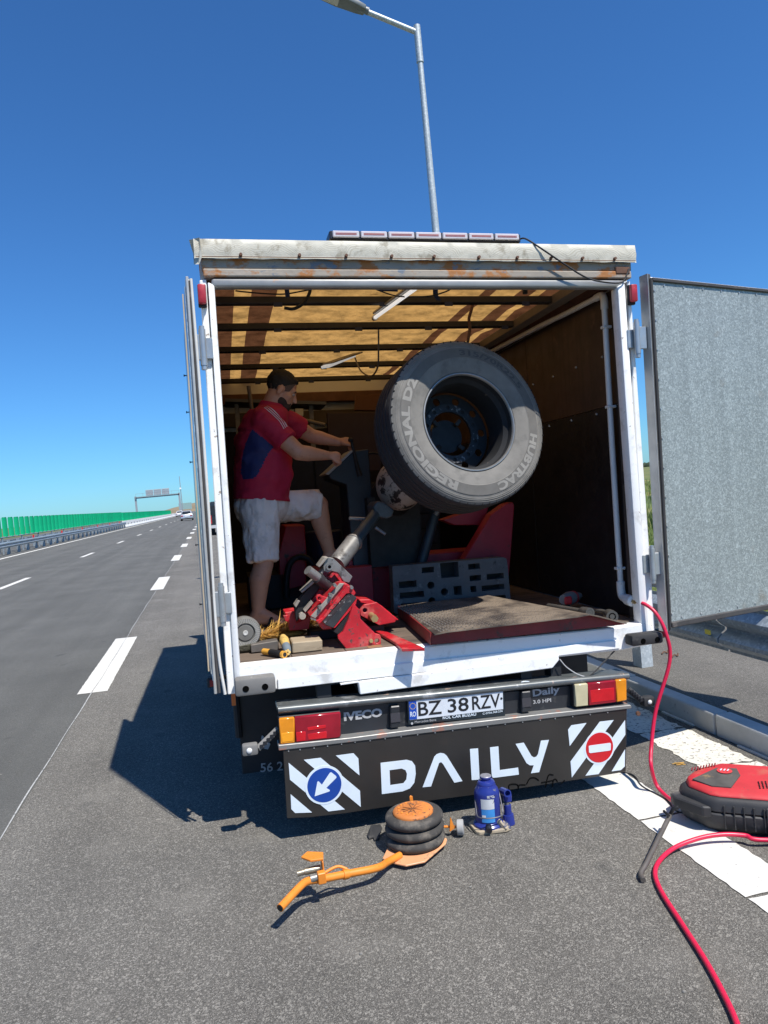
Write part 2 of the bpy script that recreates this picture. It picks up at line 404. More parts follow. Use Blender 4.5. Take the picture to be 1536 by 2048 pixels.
# painted markings
def mark(name, pts, m=M_PAINT, dz=0.004, ragged=0):
    P = []
    if ragged:
        for i in range(len(pts)):
            a = Vector(pts[i]); b = Vector(pts[(i+1) % len(pts)]); n = max(1, int((b-a).length / 0.035))
            for k in range(n):
                p = a.lerp(b, k/n); q = (b-a).normalized()
                P.append((p.x + q.y*random.uniform(-ragged, ragged), p.y - q.x*random.uniform(-ragged, ragged)))
    else: P = pts
    mb = MB(); bm = bmesh.new()
    vv = [bm.verts.new((x, y, gz(x) + dz)) for x, y in P]
    bmesh.ops.triangle_fill(bm, use_beauty=True, edges=[bm.edges.new((vv[i], vv[(i+1) % len(vv)])) for i in range(len(vv))])
    bmesh.ops.recalc_face_normals(bm, faces=bm.faces[:])
    for f in bm.faces:
        if f.normal.z < 0: f.normal_flip()
    bm.verts.index_update()
    mb.add([v.co.copy() for v in bm.verts], [[v.index for v in f.verts] for f in bm.faces]); bm.free()
    return tag(mb.build(name, m, None, weld=False), kind='structure')
for i in range(11):
    y = 7.05 + 8.62*i
    mark('shoulder_line_dash', [(-1.325, y), (-1.06, y), (-1.06, y+2.9), (-1.325, y+2.9)], ragged=0.003 if i < 2 else 0)
for i in range(16):
    y = 19.1 + 11.9*i - 11.9
    mark('lane_line_dash', [(-5.17, y), (-5.01, y), (-5.01, y+3.1), (-5.17, y+3.1)])
mark('edge_line', [(-9.15, 5), (-8.95, 5), (-8.95, 600), (-9.15, 600)])
# thin paint guide line wandering a little
gl = [(-1.195 + 0.004*math.sin(y*.9) + 0.003*math.sin(y*5.1), y) for y in [1.5 + 0.13*k for k in range(300)]]
mark('guide_line', [(x-0.0035-0.002*math.sin(y*3), y) for x, y in gl] + [(x+0.0035, y) for x, y in reversed(gl)], m=mat('guide_paint', (0.42, 0.42, 0.40), 0.8, spots=((0.16, 0.16, 0.155), 30, 0.56, 0.05)))
for y0, y1 in ((-1.2, 0.55), (0.56, 1.42), (1.43, 2.32), (2.33, 3.02), (3.035, 3.75), (3.76, 4.7), (4.71, 6.0), (6.01, 9.0)):
    s = 0.035*(3 - (y0+y1)/2)
    mark('edge_band', [(1.835, y0), (2.09, y0), (2.09, y1), (1.835, y1)], ragged=0.005)
for y0, y1 in ((2.9, 3.42), (3.43, 4.05), (4.06, 5.2), (5.21, 8)):
    mark('kerb_band', [(2.5, y0), (2.83, y0), (2.83, y1), (2.5, y1)], m=M_PAINT_OLD, ragged=0.014)
mark('arrow_marking', [(-0.55, 45), (-0.2, 45), (-0.2, 50), (0.1, 50), (-0.375, 55), (-0.85, 50), (-0.55, 50)])

# ------------------------------------------------------------------ far ground, hill
M_HILL = mat('dry_hill', (0.22, 0.17, 0.10), 0.95, var=0.25, vs=0.03)
mh = MB(); P = []; nx = 40
for j, (yy, k) in enumerate(((760, 0), (800, 0.7), (840, 1.0), (900, 0.8), (960, 0))):
    for i in range(nx+1):
        t = i/nx; x = -70 + 120*t
        P.append((x, yy, -0.3 + k*(9.5*math.sin(math.pi*t)**1.4 + 1.2*mnoise.noise(Vector((x*0.05, yy*0.02, 3))))))
mh.add(P, [(j*(nx+1)+i, j*(nx+1)+i+1, (j+1)*(nx+1)+i+1, (j+1)*(nx+1)+i) for j in range(4) for i in range(nx)])
tag(mh.build('hill', M_HILL, smooth=60), kind='structure')
M_TREEL = mat('far_tree_line', (0.035, 0.055, 0.03), 0.95, var=0.3, vs=0.05)
mt = MB(); random.seed(11)
for i in range(700):
    x = random.uniform(300, 1700); y = 1900 + random.uniform(-60, 60) - 0.25*x; hgt = random.uniform(3, 9)
    mt.sph((x, y, hgt*0.4), (random.uniform(5, 12), 4, hgt), 6, 4)
tag(mt.build('distant_tree_line', M_TREEL, smooth=60), kind='stuff', label='dark low line of far trees along the field horizon', cat='trees')

# ------------------------------------------------------------------ guardrails
M_GALV_RAIL = galvanised('galvanised_rail', (0.26, 0.30, 0.33), (0.42, 0.47, 0.50), 60, 0.45, 0.45, 0.15, (9, 0.6, 9))
M_RAIL_WHITE = galvanised('rail_pale', (0.42, 0.45, 0.47), (0.55, 0.58, 0.6), 40, 0.3, 0.5)
M_REFL_RED = mat('red_reflector', (0.55, 0.02, 0.03), 0.3)
M_REFL_YEL = mat('yellow_reflector', (0.75, 0.62, 0.08), 0.4)
WB = [(0, -.155), (.0, -.135), (.035, -.12), (.078, -.085), (.078, -.06), (.045, -.03), (.012, -.008), (.012, .008), (.045, .03), (.078, .06), (.078, .085), (.035, .12), (0, .135), (0, .155)]
def wbeam(mb, x, sgn, zc, y0, y1, th=0.004):
    n = len(WB)
    P = [(x + sgn*(d+t), y, zc + z) for y in (y0, y1) for t in (0, th) for d, z in WB]
    F = []
    for t in (0, 1):
        F += [(t*n+i, t*n+i+1, 2*n+t*n+i+1, 2*n+t*n+i) for i in range(n-1)]
    F += [(0, n, 3*n, 2*n), (n-1, 2*n-1, 4*n-1, 3*n-1)]
    F += [(i, i+1, n+i+1, n+i) for i in range(n-1)] + [(2*n+i, 2*n+i+1, 3*n+i+1, 3*n+i) for i in range(n-1)]
    mb.add(P, F); return mb
def post(mb, x, y, z0, z1, w=0.12, d=0.05):
    mb.box((x-w/2, y-d/2, z0), (x-w/2+.006, y+d/2, z1)).box((x-w/2+.006, y-d/2, z0), (x+w/2, y-d/2+.006, z1)).box((x-w/2+.006, y+d/2-.006, z0), (x+w/2, y+d/2, z1))
    return mb
g1 = thing('guardrail', 'steel median guardrail with W shaped beam beside the left edge line', 'guardrail', (-9.75, 40, .29))
wbeam(MB(), -9.74, 1, 0.29+0.50, 12, 92).build('beam', M_GALV_RAIL, g1, smooth=30)
pm = post(MB(), 0, 0, 0, 0.66, 0.14, 0.12).mesh('post', M_GALV_RAIL)
def posts(root, x, ys, z, me):
    for y in ys:
        o = bpy.data.objects.new('post', me); COL.objects.link(o); o.parent = root; o.location = Vector((x, y, z)) - ORG[root]
posts(g1, -9.84, [13.5 + 2.0*i for i in range(40)], 0.285, pm)
for i in range(7):
    MB().box((-9.745, 36.2+8.2*i, 0.93), (-9.66, 36.24+8.2*i, 1.08)).build('reflector', M_REFL_RED, g1)
MB().tube([(-10.2, 12, 1.14), (-10.2, 92, 1.14)], 0.035, 8).build('panel_rail', M_GALV_RAIL, g1)
MB().box((-10.24, 12, 0.285), (-10.17, 12.06, 1.1)).build('rail_leg', M_GALV_RAIL, g1)
rl = MB().box((-.035, -.03, 0), (.035, .03, 0.82)).mesh('rail_leg', M_GALV_RAIL)
for i in range(20):
    o = bpy.data.objects.new('rail_leg', rl); COL.objects.link(o); o.parent = g1; o.location = Vector((-10.2, 16 + 4*i, 0.285)) - ORG[g1]
g2 = thing('guardrail', 'far pale steel guardrail behind the green panels on the median', 'guardrail', (-10.9, 40, .29))
wbeam(MB(), -10.9, -1, 0.29+0.50, 12, 92).build('beam', M_RAIL_WHITE, g2, smooth=30)
posts(g2, -10.8, [13.5 + 2.0*i for i in range(40)], 0.285, pm)
# concrete step barrier
M_BARR = mat('barrier_concrete', (0.62, 0.62, 0.60), 0.8, var=0.12, vs=1.2, spots=((0.3, 0.3, 0.3), 1.5, 0.62, 0.08))
bt = thing('concrete_barrier', 'long white concrete median barrier continuing after the steel guardrail', 'barrier', (-10.1, 93, .29))
prof = [(-9.75, 0), (-9.75, .09), (-9.92, .32), (-10.0, .82), (-10.2, .82), (-10.28, .32), (-10.45, .09), (-10.45, 0)]
seg = MB().prism([(x+10.1, z) for x, z in prof], 0.02, 3.98).mesh('segment', M_BARR)
for i in range(60):
    o = bpy.data.objects.new('segment', seg); COL.objects.link(o); o.parent = bt; o.location = Vector((-10.1, 92.3 + 4*i, 0.285)) - ORG[bt]
slot = MB().box((-.004, -.22, 0), (.05, .22, .09)).mesh('drain_slot', mat('drain_dark', (0.03, 0.03, 0.03), 0.9))
for i in range(30):
    o = bpy.data.objects.new('drain_slot', slot); COL.objects.link(o); o.parent = bt; o.location = Vector((-9.90, 96.3 + 4*i, 0.70)) - ORG[bt]
# green anti-glare panels: every one its own object
M_GREEN = mat('green_plastic', (0.0, 0.37, 0.16), 0.38, var=0.08, vs=3)
pb = MB(); prof = []
for i in range(9):
    t = -1 + 2*i/8; prof.append((0.128*t, 0.04*(1-t*t)))
P = []; zs = [0, 0.05, 0.86, 0.94, 0.98, 1.0]; ws = [0.8, 1, 1, 0.96, 0.86, 0.7]
for z, w in zip(zs, ws):
    for x, y in prof: P.append((x*w, y, z*1.0))
for z, w in zip(zs, ws):
    for x, y in prof: P.append((x*w, y+0.012, z*1.0))
k = len(prof); mrow = len(zs); F = []
for s_ in (0, mrow*k):
    F += [(s_+j*k+i, s_+j*k+i+1, s_+(j+1)*k+i+1, s_+(j+1)*k+i) for j in range(mrow-1) for i in range(k-1)]
o_ = mrow*k
F += [(j*k, (j+1)*k, o_+(j+1)*k, o_+j*k) for j in range(mrow-1)] + [(j*k+k-1, (j+1)*k+k-1, o_+(j+1)*k+k-1, o_+j*k+k-1) for j in range(mrow-1)]
F += [((mrow-1)*k+i, (mrow-1)*k+i+1, o_+(mrow-1)*k+i+1, o_+(mrow-1)*k+i) for i in range(k-1)]
pb.add(P, F); pb.box((-.06, -.04, -.03), (.06, .05, .03))
pme = pb.mesh('anti_glare_panel', M_GREEN, smooth=35)
for i in range(150):
    y = 32.4 + 1.19*i; far = y > 92
    o = bpy.data.objects.new('anti_glare_panel', pme); COL.objects.link(o)
    o.location = (-10.2 if not far else -10.1, y, 1.18 if not far else 1.13); o.rotation_euler.z = rad(random.uniform(-9, 9))
    tag(o, 'green plastic anti glare panel standing on the concrete barrier' if far else 'green plastic anti glare panel standing above the steel guardrail', 'panel',
        'anti glare panels on the concrete barrier' if far else 'anti glare panels above the guardrail')

# right hand guardrail close to the truck
g3 = thing('guardrail', 'galvanised W beam guardrail on the kerbed verge beside the open door', 'guardrail', (3.16, 5, .04))
for y0, y1 in ((-8, -0.02), (0, 3.98), (4, 7.98), (8, 11.98), (12, 15.98), (16, 40)):
    wbeam(MB(), 3.175, -1, 0.53, y0, y1).build('beam', M_GALV_RAIL, g3, smooth=30)
pm2 = post(MB(), 0, 0, 0, 0.68, 0.10, 0.12).mesh('post', galvanised('galvanised_post', (0.42, 0.47, 0.5), (0.58, 0.63, 0.66), 70, 0.3, 0.5))
posts(g3, 3.235, [5.08 + 2.0*i for i in range(-6, 17)], 0.036, pm2)
for y in (4.05, 4.42):
    MB().box((3.085, y, 0.485), (3.093, y+0.05, 0.515)).build('reflector', M_REFL_YEL, g3)
g4 = thing('guardrail', 'second galvanised guardrail end showing past the open door by the grass', 'guardrail', (4.4, 5.5, .04))
wbeam(MB(), 4.4, -1, 0.52, 4.9, 30).build('beam', M_GALV_RAIL, g4, smooth=30)
MB().cyl((4.36, 4.92, 0.52), (4.36, 4.86, 0.52), 0.155, 0.15, 20).build('end_cap', M_RAIL_WHITE, g4, smooth=40)
posts(g4, 4.46, [5.4 + 2.0*i for i in range(12)], 0.036, pm2)

# grass blades on the verge
M_BLADE = mat('grass_blade', (0.13, 0.19, 0.045), 0.8, var=0.35, vs=1.5, spots=((0.33, 0.29, 0.09), 0.9, 0.52, 0.12))
random.seed(3); mg = MB(); P = []; F = []
def blades(n, xr, yr, hr, pw=1.0):
    for _ in range(n):
        x = random.uniform(*xr); y = yr[0] + (yr[1]-yr[0])*random.random()**pw
        if mnoise.noise(Vector((x*0.6, y*0.6, 0))) < -0.25: continue
        z = 0.0 - 0.003*(x-6); hh = random.uniform(*hr); a = random.uniform(0, 6.28); w = random.uniform(0.004, 0.010)*(1+y/18)
        dx, dy = math.cos(a), math.sin(a); lx, ly = random.uniform(-.4, .4)*hh, random.uniform(-.4, .4)*hh
        k = len(P)
        P.extend([(x-dx*w, y-dy*w, z-.02), (x+dx*w, y+dy*w, z-.02), (x+lx*.4+dx*w*.7, y+ly*.4+dy*w*.7, z+hh*.6), (x+lx*.4-dx*w*.7, y+ly*.4-dy*w*.7, z+hh*.6), (x+lx, y+ly, z+hh)])
        F.extend([(k, k+1, k+2, k+3), (k+3, k+2, k+4)])
blades(26000, (5.15, 14), (4, 34), (0.12, 0.5), 1.4)
blades(14000, (9, 40), (20, 90), (0.3, 0.8))
me = bpy.data.meshes.new('verge_grass'); me.from_pydata(P, [], F); me.materials.append(M_BLADE)
gg = bpy.data.objects.new('verge_grass', me); COL.objects.link(gg); tag(gg, 'tall green and straw coloured grass on the verge behind the guardrail', 'grass', kind='stuff')
fl = MB()
for _ in range(260):
    x = random.uniform(5.3, 8); y = random.uniform(4.5, 14); z = random.uniform(.2, .45)
    fl.sph((x, y, z), (.02, .02, .012), 5, 3)
tag(fl.build('yellow_flowers', mat('flower_yellow', (0.7, 0.55, 0.04), 0.7)), 'small yellow flowers scattered in the verge grass', 'flowers', kind='stuff')

# ------------------------------------------------------------------ street lamp
M_GALV_POLE = galvanised('galvanised_pole', (0.40, 0.45, 0.47), (0.58, 0.62, 0.63), 40, 0.3, 0.5, 0.1)
lp = thing('street_lamp', 'tall tapered galvanised street lamp with single arm rising behind the truck', 'street lamp', (4.33, 12, 0.04))
MB().cyl((4.33, 12, 0.04), (4.33, 12, 9.25), 0.095, 0.048, 20).build('pole', M_GALV_POLE, lp, smooth=40)
MB().box((4.19, 11.86, 0.038), (4.47, 12.14, 0.07)).build('base_plate', M_GALV_POLE, lp, bev=.004)
MB().cyl((4.33, 12, 8.95), (4.33, 12, 9.58), 0.062, 0.060, 20).build('collar', M_GALV_POLE, lp, smooth=40)
MB().cyl((4.34, 12, 9.46), (3.36, 12, 9.80), 0.046, 0.044, 16).build('arm', M_GALV_POLE, lp, smooth=40)
M_LUM = mat('luminaire_grey', (0.16, 0.18, 0.19), 0.45)
rt = Matrix.Rotation(rad(19), 3, 'Y')
hd = MB().prism([(3.44, -.09), (3.30, -.12), (2.95, -.15), (2.62, -.13), (2.50, -.07), (2.50, .07), (2.62, .13), (2.95, .15), (3.30, .12), (3.44, .09)], -.05, .035, plane='xy')
ah = Matrix.Translation((3.36, 12, 9.82)) @ Matrix.Rotation(rad(19), 4, 'Y') @ Matrix.Translation((-3.36, 0, 0))
head = hd.xf(ah).build('lamp_head', M_LUM, lp, bev=.02, seg=2, smooth=40)
MB().box((2.56, -.10, -.058), (2.98, .10, -.048)).xf(ah).build('lens', mat('luminaire_lens', (0.55, 0.55, 0.5), 0.25, var=.2, vs=30), head)
MB().cyl((3.1, 0, .03), (3.1, 0, .09), .045, .04, 14).xf(ah).build('sensor', mat('sensor_white', (.7, .7, .7), .5), head)
MB().cyl((3.5, 0, -.005), (3.3, 0, -.005), .06, .058, 14).xf(ah).build('clamp', M_LUM, head, smooth=40)

# ------------------------------------------------------------------ sign gantry far ahead
M_GANT = mat('gantry_steel', (0.33, 0.36, 0.38), 0.5, 0.3)
gy = 230
gt = thing('sign_gantry', 'grey steel sign gantry spanning the opposite carriageway far ahead', 'gantry', (-14, gy, .2))
for x in (-20.8, -8.0):
    MB().box((x-.28, gy-.25, .1), (x+.28, gy+.25, 7.3)).build('leg', M_GANT, gt)
MB().box((-20.6, gy-.25, 6.6), (-8, gy+.25, 7.05)).build('beam', M_GANT, gt)
MB().box((-20.6, gy-.9, 8.0), (-8, gy-.85, 8.06)).box((-20.6, gy-.9, 7.1), (-8, gy-.4, 7.16)).build('walkway', M_GANT, gt)
for x in [-20.6+2.1*i for i in range(7)]:
    MB().box((x-.03, gy-.9, 7.1), (x+.03, gy-.85, 8.06)).build('railing_post', M_GANT, gt)
M_SIGNB = mat('sign_back', (0.5, 0.52, 0.53), 0.5, 0.2)
for i in range(3):
    x0 = -17.7 + 2.35*i
    s_ = MB().box((x0, gy-.2, 7.2), (x0+2.2, gy-.12, 9.0)).build('sign_board', M_SIGNB, gt)
    for q in range(6): MB().box((x0+.04, gy-.26, 7.3+.29*q), (x0+2.16, gy-.205, 7.37+.29*q)).build('stiffener', M_GANT, s_)
mm_ = thing('camera_mast', 'thin tall mast with small camera beside the sign gantry', 'mast', (-7.4, gy, .2))
MB().cyl((-7.4, gy, .2), (-7.4, gy, 12.3), .16, .09, 8).build('pole', M_GANT, mm_)
MB().box((-7.7, gy-.3, 8.3), (-7.2, gy+.1, 8.8)).build('camera_head', mat('cam_white', (.8, .8, .8), .4), mm_)
sg = thing('road_sign', 'pale green road sign standing far beyond the gantry', 'road sign', (-9, 330, .2))
MB().box((-12.2, 330, 2.2), (-6.6, 330.1, 5.0)).build('sign_board', mat('far_sign', (.25, .36, .34), .5), sg)
for x in (-11.4, -7.4): MB().box((x-.1, 330.11, .2), (x+.1, 330.3, 5)).build('leg', M_GANT, sg)

# ------------------------------------------------------------------ other vehicles
M_GLASS = mat('car_glass', (0.02, 0.025, 0.03), 0.08, var=0.02)
M_TYRE_S = mat('small_tyre', (0.025, 0.025, 0.027), 0.85)
M_LAMP_R = mat('lamp_red', (0.45, 0.02, 0.02), 0.25)
def car(name, label, x, y, paint, w=1.82, l=4.3, h=1.5):
    z = gz(x)
    t = thing(name, label, 'car', (x, y, z)); X = lambda a: x + a*w/2
    def loft(rows):
        P = []; n = 0
        for yy, ring in rows:
            n = len(ring)
            P += [(X(a), y+yy*l, z+b*h) for a, b in ring]
        F = [(j*n+i, j*n+(i+1) % n, (j+1)*n+(i+1) % n, (j+1)*n+i) for j in range(len(rows)-1) for i in range(n)]
        F += [tuple(range(n)), tuple((len(rows)-1)*n+i for i in range(n))]
        return MB().add(P, F)
    def ring(wb, zb, wt, zt): return [(-wb*.92, zb), (-wb, zb+.06), (-wb, (zb+zt)/2), (-wt, zt-.03), (-wt*.9, zt), (wt*.9, zt), (wt, zt-.03), (wb, (zb+zt)/2), (wb, zb+.06), (wb*.92, zb)]
    loft([(0, ring(.90, .2, .86, .56)), (.03, ring(.97, .17, .92, .66)), (.2, ring(1, .16, .96, .66)), (.7, ring(1, .16, .96, .64)), (.93, ring(.97, .17, .9, .56)), (1, ring(.86, .2, .8, .48))]).build('body', paint, t, smooth=40)
    loft([(.05, ring(.88, .64, .84, .68)), (.15, ring(.86, .64, .70, .97)), (.38, ring(.86, .64, .70, 1.0)), (.52, ring(.86, .64, .70, .97)), (.72, ring(.84, .62, .8, .66))]).build('cabin', paint, t, smooth=40)
    MB().add([(X(-.70), y+.052*l, z+.70*h), (X(.70), y+.052*l, z+.70*h), (X(.60), y+.135*l, z+.93*h), (X(-.60), y+.135*l, z+.93*h)], [(0, 1, 2, 3)]).build('rear_window', M_GLASS, t)
    for s_ in (-1, 1):
        MB().add([(X(s_*.865), y+.2*l, z+.70*h), (X(s_*.865), y+.6*l, z+.70*h), (X(s_*.735), y+.5*l, z+.93*h), (X(s_*.735), y+.22*l, z+.93*h)], [(0, 1, 2, 3)]).build('side_window', M_GLASS, t)
        MB().box((min(X(s_*.58), X(s_*.88)), y-.012*l, z+.46*h), (max(X(s_*.58), X(s_*.88)), y+.02*l, z+.56*h)).build('tail_light', M_LAMP_R, t)
        for q in (.17, .82):
            wh = MB().cyl((X(s_*.80), y+q*l, z+.32), (X(s_*1.0), y+q*l, z+.32), .32, .32, 18).build('wheel', M_TYRE_S, t, smooth=40)
            MB().cyl((X(s_*1.0), y+q*l, z+.32), (X(s_*1.01), y+q*l, z+.32), .2, .19, 14).build('rim', M_GANT, wh)
    MB().box((X(-.86), y-.02*l, z+.15*h), (X(.86), y+.03*l, z+.27*h)).build('bumper', mat('bumper_black', (.03, .03, .03), .6), t)
    MB().box((X(-.28), y-.012*l, z+.40*h), (X(.28), y+.0*l, z+.47*h)).build('number_plate', mat('plate_white', (.75, .75, .75), .5), t)
    return t
M_SILVER = mat('silver_paint', (0.55, 0.57, 0.58), 0.3, 0.5, var=.03)
M_WHITEP = mat('white_car_paint', (0.7, 0.72, 0.73), 0.3, var=.03)
car('silver_car', 'silver hatchback driving away in the right lane of the motorway', -3.15, 112, M_SILVER)
car('white_car', 'small white car farther ahead in the left lane', -7.0, 190, M_WHITEP)
# dark van parked on the shoulder far ahead, glimpsed behind the folded door
vn = thing('parked_van', 'dark van parked ahead on the shoulder, glimpsed beside the folded door', 'van', (1.2, 46, 0))
M_VAN = mat('dark_van_paint', (0.02, 0.03, 0.035), 0.35, var=.05)
MB().prism([(0.05, .45), (.02, 1.0), (.08, 1.75), (.2, 2.0), (1.85, 2.0), (1.98, 1.75), (2.04, 1.0), (2.0, .45)], 44, 48.6).build('body', M_VAN, vn, bev=.06, seg=2, smooth=40)
MB().box((.2, 43.985, 1.15), (.98, 43.995, 1.75)).box((1.06, 43.985, 1.15), (1.84, 43.995, 1.75)).build('rear_window', M_GLASS, vn)
MB().box((.1, 43.9, .42), (1.95, 44.02, .6)).build('bumper', mat('bumper_pale', (.5, .5, .5), .5), vn)
for s_ in (.02, 1.86): MB().box((s_, 43.97, .7), (s_+.16, 44.02, 1.2)).build('tail_light', M_LAMP_R, vn)
for q in (45, 47.7):
    for xx in (.1, 1.75): MB().cyl((xx, q, .32-.03), (xx+.22, q, .32-.03), .33, .33, 18).build('wheel', M_TYRE_S, vn, smooth=40)

# ------------------------------------------------------------------ the box truck (frame: rear plane y=0, x right, z up from the road)
M_WHITE = mat('white_truck_paint', (0.86, 0.86, 0.84), 0.42, var=0.05, vs=3, spots=((0.40, 0.34, 0.28), 30, 0.655, 0.03), spots2=((0.62, 0.61, 0.58), 6, 0.54, 0.12), bump=(30, 0.15, 0.004))
M_RUST = mat('rusty_beam', (0.33, 0.29, 0.24), 0.75, 0.1, var=0.2, vs=5, spots=((0.36, 0.15, 0.045), 9, 0.50, 0.08), spots2=((0.16, 0.19, 0.23), 11, 0.58, 0.05), bump=(60, .4, .004), stretch=(0.7, 1, 1))
M_GREYSTEEL = mat('worn_grey_steel', (0.30, 0.30, 0.29), 0.45, 0.4, var=0.15, vs=7, spots=((0.40, 0.28, 0.2), 14, 0.63, 0.05))
M_TUBE = mat('bumper_tube', (0.12, 0.13, 0.13), 0.35, 0.3, var=0.2, vs=6, spots=((0.42, 0.30, 0.24), 12, 0.64, 0.03), spots2=((0.30, 0.31, 0.31), 7, 0.55, 0.1))
M_BLACKP = mat('black_panel', (0.022, 0.024, 0.028), 0.42, var=0.25, vs=4, spots=((0.06, 0.06, 0.06), 18, 0.6, 0.1))
M_APRON = mat('apron_black', (0.026, 0.024, 0.022), 0.38, var=0.22, vs=2.5, spots=((0.045, 0.033, 0.026), 5, 0.60, 0.2), spots2=((0.09, 0.09, 0.09), 90, 0.72, 0.02), bump=(5, .12, .02))
M_RUBBER = mat('rubber_black', (0.025, 0.025, 0.026), 0.75, var=0.25, vs=9, spots=((0.075, 0.07, 0.065), 12, 0.58, 0.12))
M_BUFFER = mat('dusty_buffer', (0.17, 0.165, 0.155), 0.75, var=0.2, vs=10, spots=((0.5, 0.48, 0.44), 40, 0.68, 0.04))
M_FILM = mat('white_film', (0.66, 0.74, 0.80), 0.45, var=0.05, vs=10, spots=((0.45, 0.48, 0.5), 60, 0.72, 0.03))
M_LETTER = mat('grey_letter', (0.42, 0.42, 0.42), 0.5, var=.15, vs=20)
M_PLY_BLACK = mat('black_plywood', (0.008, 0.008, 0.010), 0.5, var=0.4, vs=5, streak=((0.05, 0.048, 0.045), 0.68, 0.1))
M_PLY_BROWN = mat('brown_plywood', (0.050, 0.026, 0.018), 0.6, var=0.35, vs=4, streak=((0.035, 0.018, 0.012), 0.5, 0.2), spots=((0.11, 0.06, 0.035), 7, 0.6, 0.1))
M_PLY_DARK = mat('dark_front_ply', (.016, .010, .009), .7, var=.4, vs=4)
M_FLOOR = mat('worn_floor_ply', (0.14, 0.105, 0.078), 0.7, var=0.3, vs=5, stretch=(0.35, 3, 1), spots=((0.055, 0.045, 0.038), 7, 0.52, 0.12), spots2=((0.30, 0.25, 0.2), 30, 0.68, 0.04))
M_PVC = mat('pvc_pipe', (0.66, 0.66, 0.64), 0.4, var=0.08, vs=4, spots=((0.35, 0.33, 0.3), 20, 0.66, 0.06))
M_GALV = galvanised('galvanised_sheet', (0.215, 0.24, 0.235), (0.43, 0.475, 0.465), 140, 0.2, 0.45, 0.10, (12, 12, .6), rust=(.24, .20, .15))
M_ZINC = mat('zinc_hinge', (0.42, 0.44, 0.45), 0.35, 0.6, var=0.15, vs=15)
M_RUST_D = mat('dark_rust', (0.13, 0.06, 0.035), 0.8, var=.3, vs=10)
M_SEAL = mat('door_seal', (0.055, 0.05, 0.047), 0.6, var=0.25, vs=6, spots=((0.16, 0.14, 0.12), 9, 0.6, 0.1))
M_LENS_R = mat('red_lens', (0.27, 0.010, 0.022), 0.15, var=0.25, vs=9)
M_LENS_R2 = mat('bright_red_lens', (0.55, 0.012, 0.02), 0.12, var=0.2, vs=14)
M_LENS_A = mat('amber_lens', (0.70, 0.25, 0.015), 0.15, var=0.2, vs=10)
M_LENS_C = mat('clear_lens', (0.52, 0.47, 0.30), 0.2, var=0.15, vs=14)
M_CHASSIS = mat('chassis_black', (0.012, 0.013, 0.016), 0.6, var=.3, vs=5)
T_MAIN = tarp_mat('tarp_cream', (0.42, 0.33, 0.19), (0.88, 0.48, 0.14), 0.38)
T_BAND = tarp_mat('tarp_brown_band', (0.16, 0.09, 0.05), (0.30, 0.12, 0.05), 0.22)
M_FLAP = mat('tarp_flap', (0.54, 0.515, 0.43), 0.75, var=0.12, vs=8, spots=((0.33, 0.30, 0.23), 13, 0.55, 0.10), spots2=((0.24, 0.22, 0.18), 55, 0.66, 0.04), bump=(20, .3, .01))
def scallop(m):
    """old tide-mark stains: scalloped lines along the flap"""
    n = m.node_tree; N = n.nodes; L = n.links; b = N['Principled BSDF']; src = b.inputs['Base Color'].links[0].from_socket
    tc = N.new('ShaderNodeTexCoord'); sp = N.new('ShaderNodeSeparateXYZ'); L.new(tc.outputs['Object'], sp.inputs[0])
    nz = N.new('ShaderNodeTexNoise'); nz.inputs['Scale'].default_value = 4; L.new(tc.outputs['Object'], nz.inputs['Vector'])
    def mth(op, a, c=None):
        x = N.new('ShaderNodeMath'); x.operation = op
        for k, v in enumerate((a, c)):
            if v is None: continue
            if hasattr(v, 'is_linked'): L.new(v, x.inputs[k])
            else: x.inputs[k].default_value = v
        return x.outputs[0]
    ph = mth('ADD', mth('MULTIPLY', sp.outputs[0], 21.0), mth('MULTIPLY', nz.outputs['Fac'], 7.0))
    d = mth('SUBTRACT', sp.outputs[2], mth('ADD', 2.822, mth('MULTIPLY', mth('ABSOLUTE', mth('SINE', ph)), 0.034)))
    ln = mth('GREATER_THAN', mth('SINE', mth('MULTIPLY', d, 620.0)), 0.35)
    env = N.new('ShaderNodeMapRange'); env.inputs[1].default_value = 0.0; env.inputs[2].default_value = 0.035; env.inputs[3].default_value = 1; env.inputs[4].default_value = 0; L.new(mth('ABSOLUTE', d), env.inputs[0])
    fac = mth('MULTIPLY', mth('MULTIPLY', ln, env.outputs[0]), 0.55)
    x = N.new('ShaderNodeMix'); x.data_type = 'RGBA'; L.new(fac, x.inputs[0]); L.new(src, x.inputs[6]); x.inputs[7].default_value = (.30, .26, .19, 1); L.new(x.outputs[2], b.inputs['Base Color'])
scallop(M_FLAP)

TK = thing('box_truck', 'white box truck on the hard shoulder with its rear doors open', 'truck', (0, 0, 0), TM)
def T(mb, name, m, parent=None, **k): return mb.build(name, m, parent or TK, **k)
XL, XR, LEN = -1.18, 1.13, 3.9
ZF, ZT = 0.85, 2.88
# corner posts
T(MB().prism([(XL, .716), (XL, 2.70), (-1.148, 2.705), (-1.140, .716)], .012, .085), 'corner_post', M_WHITE, bev=.004)
T(MB().prism([(-1.143, .725), (-1.143, 2.69), (-1.112, 2.672), (-1.112, .725)], -.006, .07), 'post_edge', M_WHITE, bev=.010, seg=2, smooth=40)
T(MB().prism([(1.078, .716), (1.076, 2.70), (1.094, 2.705), (XR, .716)], .012, .085), 'corner_post', M_WHITE, bev=.004)
T(MB().prism([(1.034, .725), (1.006, 2.67), (1.052, 2.69), (1.082, .725)], -.006, .07), 'post_edge', M_WHITE, bev=.010, seg=2, smooth=40)
